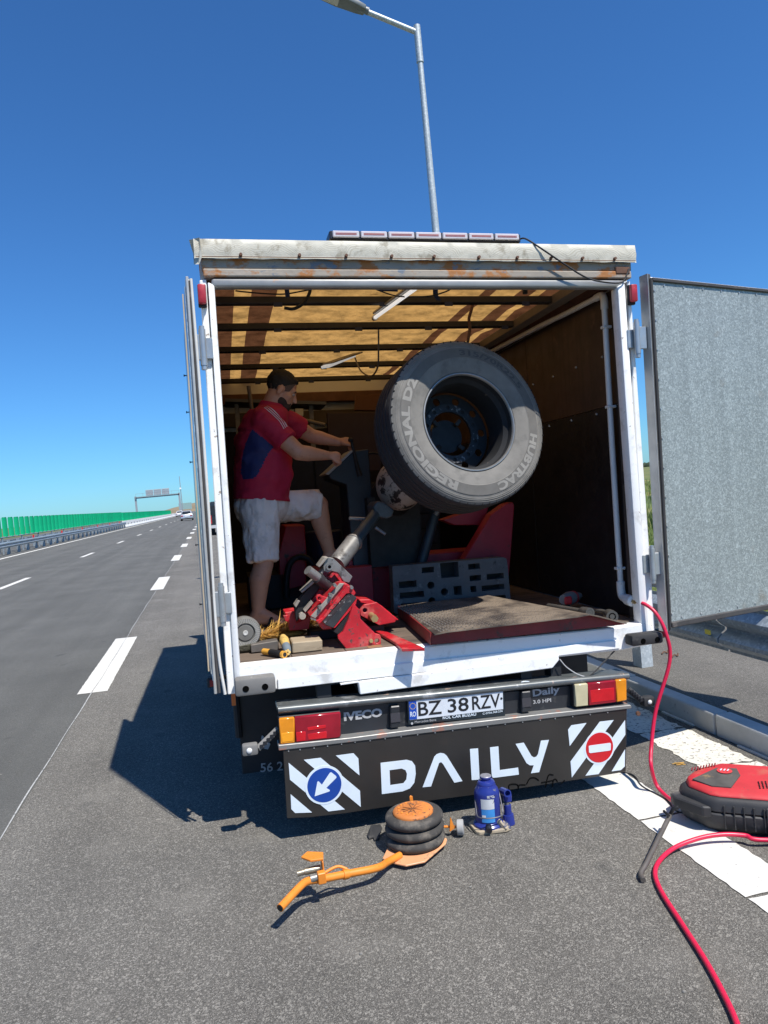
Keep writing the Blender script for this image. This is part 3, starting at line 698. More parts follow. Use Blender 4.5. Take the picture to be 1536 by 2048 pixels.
# sill and lower white step plate
T(MB().prism([(-1.1159,0.8505),(-0.189,0.8475),(0.9026,0.8335),(1.045,0.8409),(1.0905,0.8364),(1.1325,0.7218),(0.9156,0.7068),(0.519,0.7099),(-0.8336,0.7199),(-1.1463,0.7138)], -.004, .075), 'sill', M_WHITE, bev=.006)
T(MB().prism([(-0.9406,0.7727),(-0.2107,0.7761),(0.89,0.7665),(0.8931,0.7201),(-0.2145,0.7179),(-0.9417,0.7192)], -.016, -.0055), 'sill_plate', M_WHITE, bev=.003)
T(MB().prism([(-0.5485,0.713),(0.2011,0.7207),(0.5303,0.726),(0.5315,0.6993),(0.4919,0.6613),(-0.0746,0.6543),(-0.5427,0.6474)], -.024, .02), 'step_plate', M_WHITE, bev=.004)
T(MB().prism([(-0.6372,0.7137),(-0.5465,0.7154),(-0.547,0.708),(-0.6352,0.706)], -.02, .02), 'step_plate_edge', M_WHITE)
# header: rusty beam, grey tube, tarp flap with its fixing bolts
T(MB().box((-1.165, .004, 2.755), (1.10, .07, 2.858)), 'header_strip', M_RUST, bev=.003)
T(MB().box((-1.16, -.004, 2.713), (1.095, .06, 2.752)), 'header_beam', M_RUST, bev=.006, seg=2)
T(MB().box((-1.125, .002, 2.664), (1.055, .055, 2.708)), 'header_tube', M_GREYSTEEL, bev=.012, seg=3, smooth=40)
T(MB().box((1.0, -.008, 2.735), (1.085, .01, 2.775)), 'header_bracket', M_RUST_D, bev=.004)
nseg = 90; P = []
for i in range(nseg+1):
    x = -1.195 + 2.315*i/nseg
    w = .0015*math.sin(i*1.05) + .0015*math.sin(i*.37)
    for z, d in ((2.895 + .0012*math.sin(i*.5), .012), (2.888, -.010), (2.862, -.016 + w), (2.838, -.018 - w), (2.812, -.016 + w*.5), (2.800, -.014), (2.7935 + .0015*math.sin(i*.9), -.018 + w*.4)):
        P.append((x, d, z))
T(MB().add(P, [(i*7+j, (i+1)*7+j, (i+1)*7+j+1, i*7+j+1) for i in range(nseg) for j in range(6)]), 'tarp_flap', M_FLAP, smooth=60)
T(MB().box((-1.19, -.021, 2.800), (1.113, -.0185, 2.8035)), 'flap_seam', M_RUST_D)
for x in [-.98, -.70, -.47, -.24, -.02, .22, .43, .62, .80, .99]:
    T(MB().cyl((x, -.015, 2.812), (x, -.030, 2.812), .0085, .007, 10), 'flap_bolt', M_RUST_D)
# torn corner of the tarp
T(MB().add([(-1.2389,-0.01,2.7377),(-1.2141,-0.01,2.7408),(-1.211,-0.01,2.723),(-1.2178,-0.01,2.708),(-1.2393,-0.01,2.7109)] if False else [(-1.215, -.0, 2.885), (-1.165, -.022, 2.89), (-1.16, -.026, 2.80), (-1.175, -.02, 2.765), (-1.2, .0, 2.77), (-1.20, .03, 2.83)], [(0, 1, 2, 3, 4, 5)]), 'tarp_corner', M_FLAP)
# roof tarp: lengthwise cloth strips sagging between the bows
bows = [0.04, .645, 1.25, 1.94, 2.62, 3.30, 3.88]
strips = [(-1.18, -1.03, 1), (-1.03, -.995, 1), (-.995, -.895, 0), (-.895, -.745, 1), (-.745, .555, 0), (.555, .63, 1), (.63, .80, 0), (.80, .90, 1), (.90, .96, 0), (.96, 1.118, 1)]
def roof_z(x, y):
    k = 0
    for i in range(len(bows)-1):
        if bows[i] <= y <= bows[i+1]:
            t = (y-bows[i])/(bows[i+1]-bows[i]); k = math.sin(math.pi*t)
    e = 1 - min(1, abs((x+.03)/1.15))**6
    return 2.862 + .02*e - .022*k*(0.6 + .4*math.sin(x*5 + y*2)) - .006*math.sin(x*9 + y*3)*k
for a, b, kind in strips:
    n1 = max(2, int((b-a)/.06)+1); ny = 72; P = []
    for j in range(ny+1):
        y = .01 + (LEN-.01)*j/ny
        for i in range(n1+1):
            x = a + (b-a)*i/n1; P.append((x, y, roof_z(x, y)))
    T(MB().add(P, [(j*(n1+1)+i, j*(n1+1)+i+1, (j+1)*(n1+1)+i+1, (j+1)*(n1+1)+i) for j in range(ny) for i in range(n1)]), 'roof_cloth', T_BAND if kind else T_MAIN, smooth=60)
M_BOW = mat('roof_bow', (0.035, 0.032, 0.030), 0.6, 0.2, var=.25, vs=5)
for y in bows[1:-1]:
    T(MB().box((-1.14, y-.03, 2.755), (1.06, y+.03, 2.795)), 'roof_bow', M_BOW, bev=.004)
    for q in range(4):
        x = -.75 + .5*q + random.uniform(-.1, .1)
        T(MB().box((x, y-.032, 2.735), (x+.05, y-.028, 2.76)), 'bow_strap', mat('blue_strap', (.02, .03, .07), .7))
# long side rails under the roof
for x0, x1, z in ((-1.165, -1.115, 2.72), (1.045, 1.10, 2.72)):
    T(MB().box((x0, .09, z), (x1, LEN, z+.09)), 'side_rail', M_RUST_D, bev=.005)
T(MB().box((.93, .12, 2.742), (1.01, LEN, 2.80)), 'slide_rail', mat('dirty_rail', (.19, .16, .13), .6, .2, vs=9), bev=.004)
# walls
M_SIDE = mat('side_sheet', (0.62, 0.63, 0.62), 0.45, var=.08, vs=3)
T(MB().box((XL+.004, .087, .72), (XL+.03, LEN, 2.85)), 'side_wall', M_SIDE)
T(MB().box((XR-.035, .087, .72), (XR-.008, LEN, 2.85)), 'side_wall', M_SIDE)
for i in range(3):
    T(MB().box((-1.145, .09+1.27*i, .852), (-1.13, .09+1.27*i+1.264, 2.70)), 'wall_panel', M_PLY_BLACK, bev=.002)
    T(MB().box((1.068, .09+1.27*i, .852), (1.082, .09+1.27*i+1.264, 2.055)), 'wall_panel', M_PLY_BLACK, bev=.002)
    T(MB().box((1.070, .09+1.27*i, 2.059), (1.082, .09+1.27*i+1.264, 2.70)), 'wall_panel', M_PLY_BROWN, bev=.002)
for y in (.3, .62, .94, 1.26):
    T(MB().cyl((1.071, y, 2.35), (1.062, y, 2.35), .008, .006, 8), 'panel_screw', M_ZINC)
    T(MB().cyl((1.071, y+.1, 2.03), (1.060, y+.1, 2.03), .009, .006, 8), 'panel_screw', M_ZINC)
T(MB().box((1.045, .075, .86), (1.066, .125, 2.62)), 'wall_edge_strip', mat('dark_strip', (.05, .04, .035), .6))
T(MB().box((1.03, .06, 1.60), (1.055, .10, 1.68)), 'door_keeper', M_CHASSIS, bev=.004)
T(MB().box((XL+.03, LEN-.05, .72), (XR-.035, LEN, 2.85)), 'front_wall', M_SIDE)
for i, (a, b) in enumerate(((-1.13, -.42), (-.41, .31), (.32, 1.06))):
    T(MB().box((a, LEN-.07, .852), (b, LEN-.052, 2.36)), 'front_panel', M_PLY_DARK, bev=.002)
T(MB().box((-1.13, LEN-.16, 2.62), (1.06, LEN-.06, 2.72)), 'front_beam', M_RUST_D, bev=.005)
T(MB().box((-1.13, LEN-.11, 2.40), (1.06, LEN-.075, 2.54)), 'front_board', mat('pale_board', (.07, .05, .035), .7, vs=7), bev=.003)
# floor planks
xs = [-1.13 + .2745*i for i in range(9)]
for a, b in zip(xs, xs[1:]):
    T(MB().box((a+.0015, .062, .815), (b-.0015, LEN-.07, .848 + random.uniform(-.001, .001))), 'floor_board', M_FLOOR, bev=.002)
T(MB().box((XL+.04, .08, .72), (XR-.04, LEN, .812)), 'floor_frame', M_CHASSIS)
# PVC air line with elbow and end socket
T(MB().tube(smooth_path([(1.035, .19, 2.60), (1.035, .19, 2.655), (1.035, .215, 2.682), (1.035, .28, 2.685)], 5), .021, 14), 'pipe_elbow', M_PVC, smooth=50)
T(MB().tube([(1.035, .28, 2.685), (1.03, .62, 2.69), (1.02, 1.0, 2.70), (1.01, 2.0, 2.715), (1.0, 3.5, 2.73)], .0165, 14), 'pipe', M_PVC, smooth=50)
T(MB().tube([(1.035, .19, 2.60), (1.034, .19, 1.9), (1.036, .188, 1.2), (1.037, .186, 1.03)], .0165, 14), 'pipe', M_PVC, smooth=50)
T(MB().tube(smooth_path([(1.037, .186, 1.05), (1.037, .186, 1.0), (1.037, .172, .965), (1.037, .12, .955)], 5), .024, 14), 'pipe_elbow', M_PVC, smooth=50)
T(MB().cyl((1.037, .125, .955), (1.037, .075, .952), .031, .031, 20).cyl((1.037, .075, .952), (1.037, .068, .952), .031, .022, 20), 'pipe_socket', M_PVC, smooth=40)
T(MB().cyl((1.037, .07, .952), (1.038, .035, .95), .013, .013, 6).cyl((1.038, .035, .95), (1.039, .012, .949), .009, .007, 12), 'hose_coupling', mat('brass', (.5, .36, .16), .35, .8))
for z in (2.05, 1.13, 2.5):
    T(MB().box((1.012, .172, z-.012), (1.066, .208, z+.004)), 'pipe_clip', M_PVC, bev=.003)
# hinges: knuckle, leaf, bolts
def hinge(x, z, s):
    h = T(MB().cyl((x, -.03, z-.085), (x, -.03, z+.085), .016, .016, 14), 'hinge', M_ZINC, smooth=40)
    MB().box((min(x, x+s*.055), -.036, z-.06), (max(x, x+s*.055), -.022, z+.06)).build('hinge_leaf', M_ZINC, h, bev=.003)
    MB().cyl((x, -.03, z-.105), (x, -.03, z+.10), .0135, .0125, 12).build('hinge_pin', M_ZINC, h, smooth=40)
    MB().box((x-s*.045, -.012, z-.05), (x-s*.0, .012, z+.05)).build('hinge_plate', M_ZINC, h, bev=.003)
hinge((-1.1838,-0.03,2.3721)[0], (-1.1838,-0.03,2.3721)[2], -1)
hinge((-1.1775,-0.03,1.1598)[0], (-1.1775,-0.03,1.1598)[2], -1)
hinge((1.0893,-0.03,2.3844)[0], (1.0893,-0.03,2.3844)[2], 1)
hinge((1.1066,-0.03,1.1614)[0], (1.1066,-0.03,1.1614)[2], 1)
# red marker lights
for x, z in ((-1.172, 2.622), (1.087, 2.625)):
    mk_ = T(MB().box((x-.020, -.010, z-.055), (x+.020, .012, z+.052)), 'marker_base', M_CHASSIS, bev=.004)
    MB().box((x-.019, -.038, z-.045), (x+.019, -.0105, z+.048)).build('marker_lens', mat('faded_red_lens', (.36, .02, .035), .4, vs=20, var=.3, spots=((.5, .2, .2), 40, .65, .05)), mk_, bev=.008, seg=2, smooth=40)
for x, z in (((-1.2423,0,0.7833)[0], (-1.2423,0,0.7833)[2]), ((1.1754,0,0.767)[0], (1.1754,0,0.767)[2])):
    s_ = -1 if x < 0 else 1
    mk_ = T(MB().box((x-.030, .02, z-.026), (x+.030, .06, z+.022)).bar((x-s_*.02, .05, z), (s_*1.1, .08, z+.03), .015, .02), 'side_marker', M_CHASSIS, bev=.004)
    MB().box((x-.018, .006, z-.018), (x+.020, .0195, z+.014)).build('marker_lens', M_LENS_R, mk_, bev=.003)
T(MB().box((-1.165, .03, .655), (-1.145, .045, .715)), 'amber_tab', mat('amber_tab', (.55, .13, .02), .6))
# rubber dock buffers
for x0, x1, z0, z1, m, hs in ((-1.145, -.955, .722, .805, M_BUFFER, (-1.095, -1.005)), (.925, 1.115, .738, .798, M_RUBBER, (.99, 1.075))):
    bf = T(MB().box((x0, -.085, z0), (x1, -.006, z1)), 'dock_buffer', m, bev=.014, seg=2, smooth=40)
    for hx in hs:
        MB().lathe([(.0, -.0012), (.0125, -.0012), (.0135, -.0030), (.0155, -.0012)], Matrix.Translation((hx, -.085, (z0+z1)/2-.006)) @ Matrix.Rotation(rad(-90), 4, 'X'), 16, caps=False).build('buffer_hole_disc', mat('hole_shade_black', (.004, .004, .004), .9, spec=0), bf)  # proud black disc with a lip; the hole's shade is only its colour
# roof light bar
lb = T(MB().box((-.54, .02, 2.905), (.475, .13, 2.950)), 'light_bar', mat('lightbar_black', (.03, .03, .035), .35), bev=.006)
M_MOD = mat('lightbar_lens', (0.60, 0.56, 0.58), 0.2, var=.06, vs=10)
M_MODR = mat('lightbar_red', (0.50, 0.16, 0.12), 0.3, var=.1)
for i in range(7):
    x0 = -.525 + .142*i
    mo = MB().box((x0, .008, 2.914), (x0+.134, .021, 2.946)).build('light_module', M_MOD, lb, bev=.004)
    MB().box((x0+.014, .0065, 2.926), (x0+.12, .0082, 2.9285)).box((x0+.014, .0065, 2.932), (x0+.12, .0082, 2.9345)).build('led_strip', M_MODR, mo)
for x in (-.4, .1, .34):
    MB().box((x, .05, 2.878), (x+.08, .11, 2.906)).build('bar_foot', M_GREYSTEEL, lb)
T(MB().tube(smooth_path([(.475, .05, 2.93), (.50, .02, 2.925), (.56, -.028, 2.86), (.68, -.034, 2.78), (.80, -.025, 2.715), (.90, -.018, 2.690), (1.02, -.018, 2.685), (1.06, -.014, 2.73), (1.075, -.012, 2.76)], 6), .0045, 6), 'light_bar_cable', M_RUBBER)

# right door, swung outwards: inner galvanised face to the rear
da = math.atan2(.23, .973)
DM = Matrix.Translation((1.165, -.03, 0)) @ Matrix.Rotation(da, 4, 'Z')
dr = T(MB().box((.0, .0, .80), (1.10, .032, 2.715)).xf(DM), 'door', M_WHITE, bev=.003)
MB().box((.032, -.006, .835), (1.085, -.001, 2.69)).xf(DM).build('galvanised_panel', M_GALV, dr)
MB().box((-.012, -.022, .79), (.010, .034, 2.722)).xf(DM).build('door_edge', mat('dark_door_edge', (.10, .095, .09), .5, .2, vs=8, spots=((.25, .23, .2), 12, .6, .1)), dr, bev=.003)
sl_ = MB()
sl_.prism([(.010, .80), (.030, .838), (.030, 2.69), (.010, 2.705)], -.020, -.0005)
sl_.box((.030, -.018, 2.688), (1.09, -.0005, 2.708)).box((.030, -.020, .805), (1.09, -.0005, .836))
sl_.xf(DM).build('door_seal', M_SEAL, dr, bev=.004)
MB().box((-.016, -.024, .79), (-.0125, .034, 2.722)).xf(DM).build('edge_trim', mat('alu_edge', (.42, .42, .41), .4, .5, vs=12), dr)
MB().box((-.002, -.030, .80), (.012, -.0225, 2.70)).xf(DM).build('seal_lip', M_RUBBER, dr, bev=.003)
for i in range(12):
    MB().cyl((.045, -.006, .88+.16*i), (.045, -.0105, .88+.16*i), .006, .005, 8).xf(DM).build('rivet', M_ZINC, dr)
for i in range(7):
    for z in (.853, 2.672):
        MB().cyl((.12+.15*i, -.006, z), (.12+.15*i, -.0105, z), .006, .005, 8).xf(DM).build('rivet', M_ZINC, dr)
# left door, folded back along the side
la = math.atan2(-1.0, -.055)
DL = Matrix.Translation((-1.222, -.035, 0)) @ Matrix.Rotation(math.atan2(.06, 1.12), 4, 'Z')
dl = T(MB().box((-.022, .0, .80), (.006, 1.10, 2.69)).xf(DL), 'door', M_WHITE, bev=.003)
MB().box((-.0275, .0, .835), (-.0235, 1.08, 2.655)).xf(DL).build('galvanised_panel', galvanised('galvanised_sheet_dull', (.30, .34, .36), (.50, .55, .57), 60, .45, .3, .12), dl)
MB().box((-.020, -.012, .74), (-.006, -.001, 2.70)).xf(DL).build('door_edge', mat('alu_edge2', (.5, .49, .46), .4, .4, vs=12), dl, bev=.003)
MB().tube(smooth_path([(.004, -.006, 2.69), (.010, -.008, 2.2), (.012, -.008, 1.6), (.008, -.008, 1.15), (.014, -.010, .9), (.030, -.014, .735)], 6), .0075, 8).xf(DL).build('seal_lip', mat('pale_seal', (.62, .61, .57), .6), dl, smooth=50)
MB().tube(smooth_path([(-.002, -.006, 2.68), (-.001, -.008, 2.0), (.002, -.008, 1.3), (-.002, -.010, .95), (.004, -.012, .745)], 6), .007, 8).xf(DL).build('door_seal', M_SEAL, dl, smooth=50)
MB().box((-.040, -.002, .85), (-.034, .0, 2.62)).xf(DL).build('plywood_edge', mat('ply_edge', (.45, .36, .24), .8), dl)
for z in (2.2, 1.9, 1.40, 1.04, 2.42):
    MB().cyl((-.027, 1.0, z), (-.040, 1.0, z), .0035, .0035, 6).cyl((-.040, 1.0, z), (-.045, 1.0, z), .008, .006, 8).xf(DL).build('lock_stud', M_CHASSIS, dl)

# rear bumper beam with lamps, plates and lettering
yb = -.05
T(MB().tube([(-0.9503,-0.05,0.6301),(-0.6001,-0.05,0.6202),(-0.0875,-0.05,0.6044),(0.4589,-0.05,0.5929),(0.9102,-0.05,0.5769)], .018, 14), 'bumper_tube', M_TUBE, smooth=50)
T(MB().prism([(-0.9562,0.6478),(-0.0864,0.6221),(0.9082,0.5934),(0.91,0.5743),(-0.0877,0.6019),(-0.9552,0.6283)], -.055, .06), 'bumper_cap', M_TUBE, bev=.004)
T(MB().prism([(-0.9403,0.6136),(-0.0827,0.5782),(0.9117,0.5505),(0.9118,0.4093),(-0.0921,0.4333),(-0.9464,0.4489)], -.03, -.005), 'bumper_panel', M_BLACKP, bev=.003)
T(MB().prism([(-0.9624,0.4754),(-0.6147,0.4643),(-0.1048,0.4611),(0.4379,0.4499),(0.8919,0.4348),(0.8966,0.4154),(0.4362,0.424),(-0.1066,0.4335),(-0.6162,0.4424),(-0.9618,0.4489)], -.095, -.01), 'bumper_ledge', mat('ledge_worn', (.22, .22, .21), .45, .3, vs=9, spots=((.38, .2, .15), 9, .56, .06)), bev=.003)
AP = [(-0.941,0.4517),(-0.6175,0.4483),(-0.1094,0.4395),(0.4317,0.4275),(0.8701,0.4188),(0.8432,0.0827),(0.6366,0.0812),(0.1345,0.0861),(-0.3899,0.0987),(-0.665,0.1),(-0.8348,0.1077),(-0.944,0.1203)]
T(MB().prism(AP, -.089, -.080), 'apron', M_APRON, bev=.002)
ya = -.0912
for px_, pz_ in [(-0.9161,0.44),(-0.8613,0.4395),(-0.7943,0.4374),(-0.729,0.4381),(-0.6606,0.4384),(-0.5942,0.439),(-0.5199,0.4362),(-0.4448,0.4358),(-0.3639,0.4348),(-0.2797,0.4334),(-0.1895,0.4312),(-0.0983,0.4291),(-0.006,0.4269),(0.0872,0.4247),(0.1817,0.425),(0.2771,0.4228),(0.3736,0.4206),(0.4571,0.4175),(0.5556,0.4152),(0.6553,0.4129),(0.7562,0.4105)]:
    T(MB().cyl((px_, -.088, pz_), (px_, -.093, pz_), .004, .003, 8), 'apron_screw', M_ZINC)
T(MB().cyl((.93, -.09, .385), (.93, -.1, .385), .012, .012, 10), 'ledge_bolt', M_RUST_D)
# white film lettering D A I L Y
def film(name, poly, m=M_FILM, y=ya, holes=(), th=.0012, parent=None): return T(MB().prism(poly, y, y+th, holes), name, m, parent)
film('letter', [(-0.4749,0.3203),(-0.3434,0.3168),(-0.3166,0.3057),(-0.3024,0.2817),(-0.3017,0.241),(-0.312,0.1978),(-0.3361,0.173),(-0.374,0.1641),(-0.4784,0.1663)], holes=[[(-0.4326,0.278),(-0.3708,0.2771),(-0.3525,0.2663),(-0.3462,0.2475),(-0.3513,0.2199),(-0.3673,0.2036),(-0.4341,0.204)]])
film('letter', [(-0.2712,0.1688),(-0.2013,0.3121),(-0.188,0.3225),(-0.1691,0.3264),(-0.1499,0.3204),(-0.1364,0.307),(-0.0631,0.1688),(-0.1061,0.167),(-0.1576,0.2674),(-0.1678,0.2803),(-0.1791,0.277),(-0.2276,0.1664)])
film('letter', [(-0.0137,0.3244),(0.0294,0.3217),(0.0279,0.1635),(-0.0144,0.1665)])
film('letter', [(0.0928,0.3179),(0.1383,0.3166),(0.1376,0.1948),(0.2376,0.1937),(0.2397,0.1572),(0.1177,0.1602),(0.0976,0.1615),(0.0932,0.1746)])
film('letter', [(0.232,0.3162),(0.2767,0.3168),(0.3141,0.2433),(0.327,0.2331),(0.3406,0.2354),(0.3504,0.2467),(0.3709,0.314),(0.4152,0.3121),(0.3508,0.1536),(0.3058,0.1543),(0.3235,0.1931),(0.3021,0.1961),(0.2851,0.2096)])
# left sign panel: diagonal bars, blue disc, arrow
def disc(cx, cz, r, n=40): return [(cx + r*math.cos(2*math.pi*i/n), cz + r*math.sin(2*math.pi*i/n)) for i in range(n)]
film('bar', [(-0.9199,0.2334),(-0.8243,0.1304),(-0.9044,0.1405),(-0.9212,0.162)])
film('bar', [(-0.9195,0.384),(-0.6654,0.1203),(-0.7454,0.1232),(-0.9183,0.3033)])
film('bar', [(-0.8467,0.3881),(-0.7656,0.3867),(-0.5856,0.1992),(-0.5867,0.1196)])
film('bar', [(-0.6916,0.3869),(-0.6053,0.3863),(-0.5833,0.3573),(-0.5833,0.2745)])
cx, cz = [(-0.7563,0.2535)][0]
film('disc_border', disc(cx, cz, .094), y=ya-.001)
film('blue_disc', disc(cx, cz, .0825), mat('blue_film', (.008, .055, .30), .4, var=.08), y=ya-.002)
film('arrow', [(-0.8069,0.2072),(-0.7892,0.2752),(-0.783,0.2761),(-0.7688,0.2576),(-0.7265,0.3093),(-0.7197,0.3106),(-0.6968,0.2881),(-0.6964,0.2809),(-0.7488,0.2391),(-0.732,0.2259),(-0.7346,0.2201)], y=ya-.003)
# right sign panel: mirrored bars, red no-entry disc
film('bar', [(0.5255,0.35),(0.5453,0.3712),(0.6315,0.3719),(0.5293,0.2641)])
film('bar', [(0.5288,0.1831),(0.708,0.3687),(0.7882,0.3669),(0.5308,0.099)])
film('bar', [(0.6086,0.097),(0.8543,0.3583),(0.8513,0.2805),(0.6833,0.0946)])
film('bar', [(0.7599,0.098),(0.8446,0.2031),(0.837,0.1129),(0.814,0.0971)])
cx, cz = [(0.6968,0.2341)][0]
film('disc_border', disc(cx, cz, .088), y=ya-.001)
film('red_disc', disc(cx, cz, .0785), mat('red_film', (.55, .012, .02), .4, var=.08), y=ya-.002)
film('no_entry_bar', [(0.635,0.2495),(0.6408,0.2522),(0.7572,0.2508),(0.7626,0.2466),(0.7596,0.2132),(0.7547,0.2105),(0.642,0.2125),(0.6348,0.2169)], y=ya-.003)
# scrawl near the bottom
M_SCR = mat('scrawl', (.006, .006, .006), .9, spec=0)
def scrawl(pts): T(MB().tube(smooth_path(pts, 4), .0035, 4), 'scrawl', M_SCR)
scrawl([(0.1812,-0.0895,0.0861),(0.1855,-0.0895,0.1122),(0.227,-0.0895,0.1077),(0.2325,-0.0895,0.0825),(0.2382,-0.0895,0.1026),(0.2737,-0.0895,0.099)])
scrawl([(0.2783,-0.0895,0.1008),(0.298,-0.0895,0.1274),(0.325,-0.0895,0.1276),(0.3465,-0.0895,0.1117)])
scrawl([(0.38,-0.0895,0.0686),(0.402,-0.0895,0.1289),(0.4292,-0.0895,0.1266)])
scrawl([(0.3592,-0.0895,0.0971),(0.432,-0.0895,0.099)])
scrawl([(0.4208,-0.0895,0.0667),(0.4275,-0.0895,0.0997),(0.4413,-0.0895,0.1019),(0.4495,-0.0895,0.0879)])
scrawl([(0.4669,-0.0895,0.0725),(0.4909,-0.0895,0.0902)])
# number plate in its holder
yp = -.055
pf = T(MB().prism([(-0.3126,0.5993),(0.2028,0.5923),(0.1994,0.4527),(-0.3155,0.4764)], yp, -.03), 'plate_holder', mat('holder_dark', (.012, .02, .026), .35), bev=.003)
PLT = [(-0.3065,0.5948),(0.1921,0.5844),(0.1889,0.4917),(-0.3075,0.4995)]
MB().prism(PLT, yp-.003, yp).build('number_plate', mat('plate_reflective', (.62, .66, .70), .4, var=.06, vs=20), pf)
MB().prism([(-0.306,0.5943),(-0.2673,0.5932),(-0.2695,0.5004),(-0.3082,0.5017)], yp-.0038, yp-.0029).build('euro_band', mat('euro_blue', (.01, .06, .36), .4), pf)
M_INK = mat('plate_ink', (.012, .012, .014), .5)
q = [(-0.2614,0.5138),(-0.1389,0.5106),(-0.1074,0.5104),(0.1714,0.5056)]
text_panel('lettering', 'BZ', q[0], q[1], .070, yp-.0042, M_INK, pf, bold=.012)
q = [(-0.1074,0.5104),(0.004,0.5076),(0.0228,0.5078),(0.1741,0.5053)]
text_panel('lettering', '38', q[0], q[1], .070, yp-.0042, M_INK, pf, bold=.012)
text_panel('lettering', 'RZV', q[2], q[3], .070, yp-.0042, M_INK, pf, bold=.012)
q = [(-0.3039,0.5155),(-0.2743,0.5142),(-0.1356,0.481),(0.0423,0.4771),(-0.2817,0.4799),(-0.1699,0.4779),(0.0773,0.4764),(0.186,0.4779)]
text_panel('lettering', 'RO', q[0], q[1], .026, yp-.0046, M_FILM, pf, bold=.02)
text_panel('lettering', 'ROL CAR BUZAU', q[2], q[3], .0145, yp-.0012, M_FILM, pf, bold=.02)
text_panel('lettering', 'Mercedes-Benz', q[4], q[5], .012, yp-.0012, M_LETTER, pf)
text_panel('lettering', 'C-0756.368.236', q[6], q[7], .0105, yp-.0012, M_FILM, pf, bold=.01)
c0 = [(-0.2877,0.5674),(-0.2959,0.4805),(0.1823,0.5482)]
for k in range(12):
    a = k*math.pi/6
    film('star', disc(c0[0][0]+.0145*math.cos(a), c0[0][1]+.0145*math.sin(a), .0022, 5), mat('star_yellow', (.7, .5, .03), .5), y=yp-.0046, th=.0006, parent=pf)
film('emblem', disc(c0[1][0], c0[1][1], .0062, 12), M_LETTER, y=yp-.0012, th=.0008, parent=pf)
film('plate_screw', disc(c0[2][0], c0[2][1], .006, 12), M_INK, y=yp-.0046, th=.001, parent=pf)
# lettering on the bumper panel
q = [(-0.6327,0.5284),(-0.4396,0.527),(0.3676,0.5161),(0.5209,0.5197),(0.3658,0.4887),(0.4675,0.4878)]
text_panel('lettering', 'IVECO', q[0], q[1], .044, -.032, M_LETTER, TK, bold=.045)
text_panel('lettering', 'Daily', q[2], q[3], .048, -.032, M_LETTER, TK, bold=.03)
text_panel('lettering', '3.0 HPI', q[4], q[5], .020, -.032, M_LETTER, TK, bold=.02)
for pp in ([(-0.4011,0.5802),(-0.3525,0.5791),(-0.359,0.4796),(-0.3698,0.471),(-0.4082,0.4711)], [(0.295,0.5681),(0.345,0.5672),(0.3386,0.4661),(0.3243,0.4601),(0.2881,0.4595)]):
    pl_ = T(MB().prism(pp, -.062, -.028), 'plate_lamp', M_BLACKP, bev=.005)
    xs_ = [a for a, b in pp]; zs_ = [b for a, b in pp]
    MB().box((min(xs_)+.004, -.066, min(zs_)+.03), (max(xs_)-.004, -.0625, min(zs_)+.075)).build('lamp_cover', mat('lamp_cover', (.05, .048, .055), .35), pl_)
# tail lamps
def tail(name, outline, cells, y0=-.085):
    hous = T(MB().prism(outline, y0+.02, -.028), name, M_CHASSIS, bev=.004)
    for pts, m, nm, yy in cells: MB().prism(pts, yy, y0+.0195).build(nm, m, hous, bev=.004, smooth=40)
tail('tail_lamp', [(-0.9527,0.6009),(-0.6508,0.5916),(-0.6557,0.4687),(-0.6696,0.4625),(-0.9527,0.4704)], [
    ([(-0.9502,0.5978),(-0.8777,0.5958),(-0.8815,0.4735),(-0.9522,0.4762)], M_LENS_A, 'amber_lens', -.087),
    ([(-0.876,0.596),(-0.6551,0.591),(-0.6606,0.4743),(-0.6729,0.4697),(-0.8797,0.4737)], M_LENS_R, 'red_lens', -.087),
    ([(-0.8766,0.5255),(-0.8265,0.5241),(-0.8285,0.4751),(-0.8781,0.4766)], M_LENS_R2, 'lamp_segment', -.0885),
    ([(-0.821,0.5423),(-0.7285,0.5433),(-0.7286,0.5225),(-0.8211,0.5203)], M_LENS_R2, 'lamp_segment', -.0885),
    ([(-0.8218,0.5102),(-0.7262,0.5116),(-0.7264,0.4744),(-0.8222,0.4769)], M_LENS_R2, 'lamp_segment', -.0885),
    ([(-0.9454,0.5304),(-0.8849,0.5301),(-0.8855,0.482),(-0.9465,0.4816)], mat('bright_amber', (.85, .34, .02), .15), 'lamp_segment', -.0885)])
tail('tail_lamp', [(0.5784,0.5819),(0.8895,0.5762),(0.8855,0.4511),(0.5794,0.4515)], [
    ([(0.5821,0.577),(0.6546,0.5761),(0.6509,0.4589),(0.5785,0.4612)], M_LENS_C, 'clear_lens', -.087),
    ([(0.6564,0.5758),(0.8164,0.5732),(0.8128,0.4559),(0.6528,0.4587)], M_LENS_R, 'red_lens', -.087),
    ([(0.8183,0.573),(0.8793,0.5728),(0.8752,0.4603),(0.8148,0.4565)], M_LENS_A, 'amber_lens', -.087),
    ([(0.6638,0.5414),(0.8049,0.539),(0.8042,0.4681),(0.6631,0.4702)], M_LENS_R2, 'lamp_segment', -.0885)])
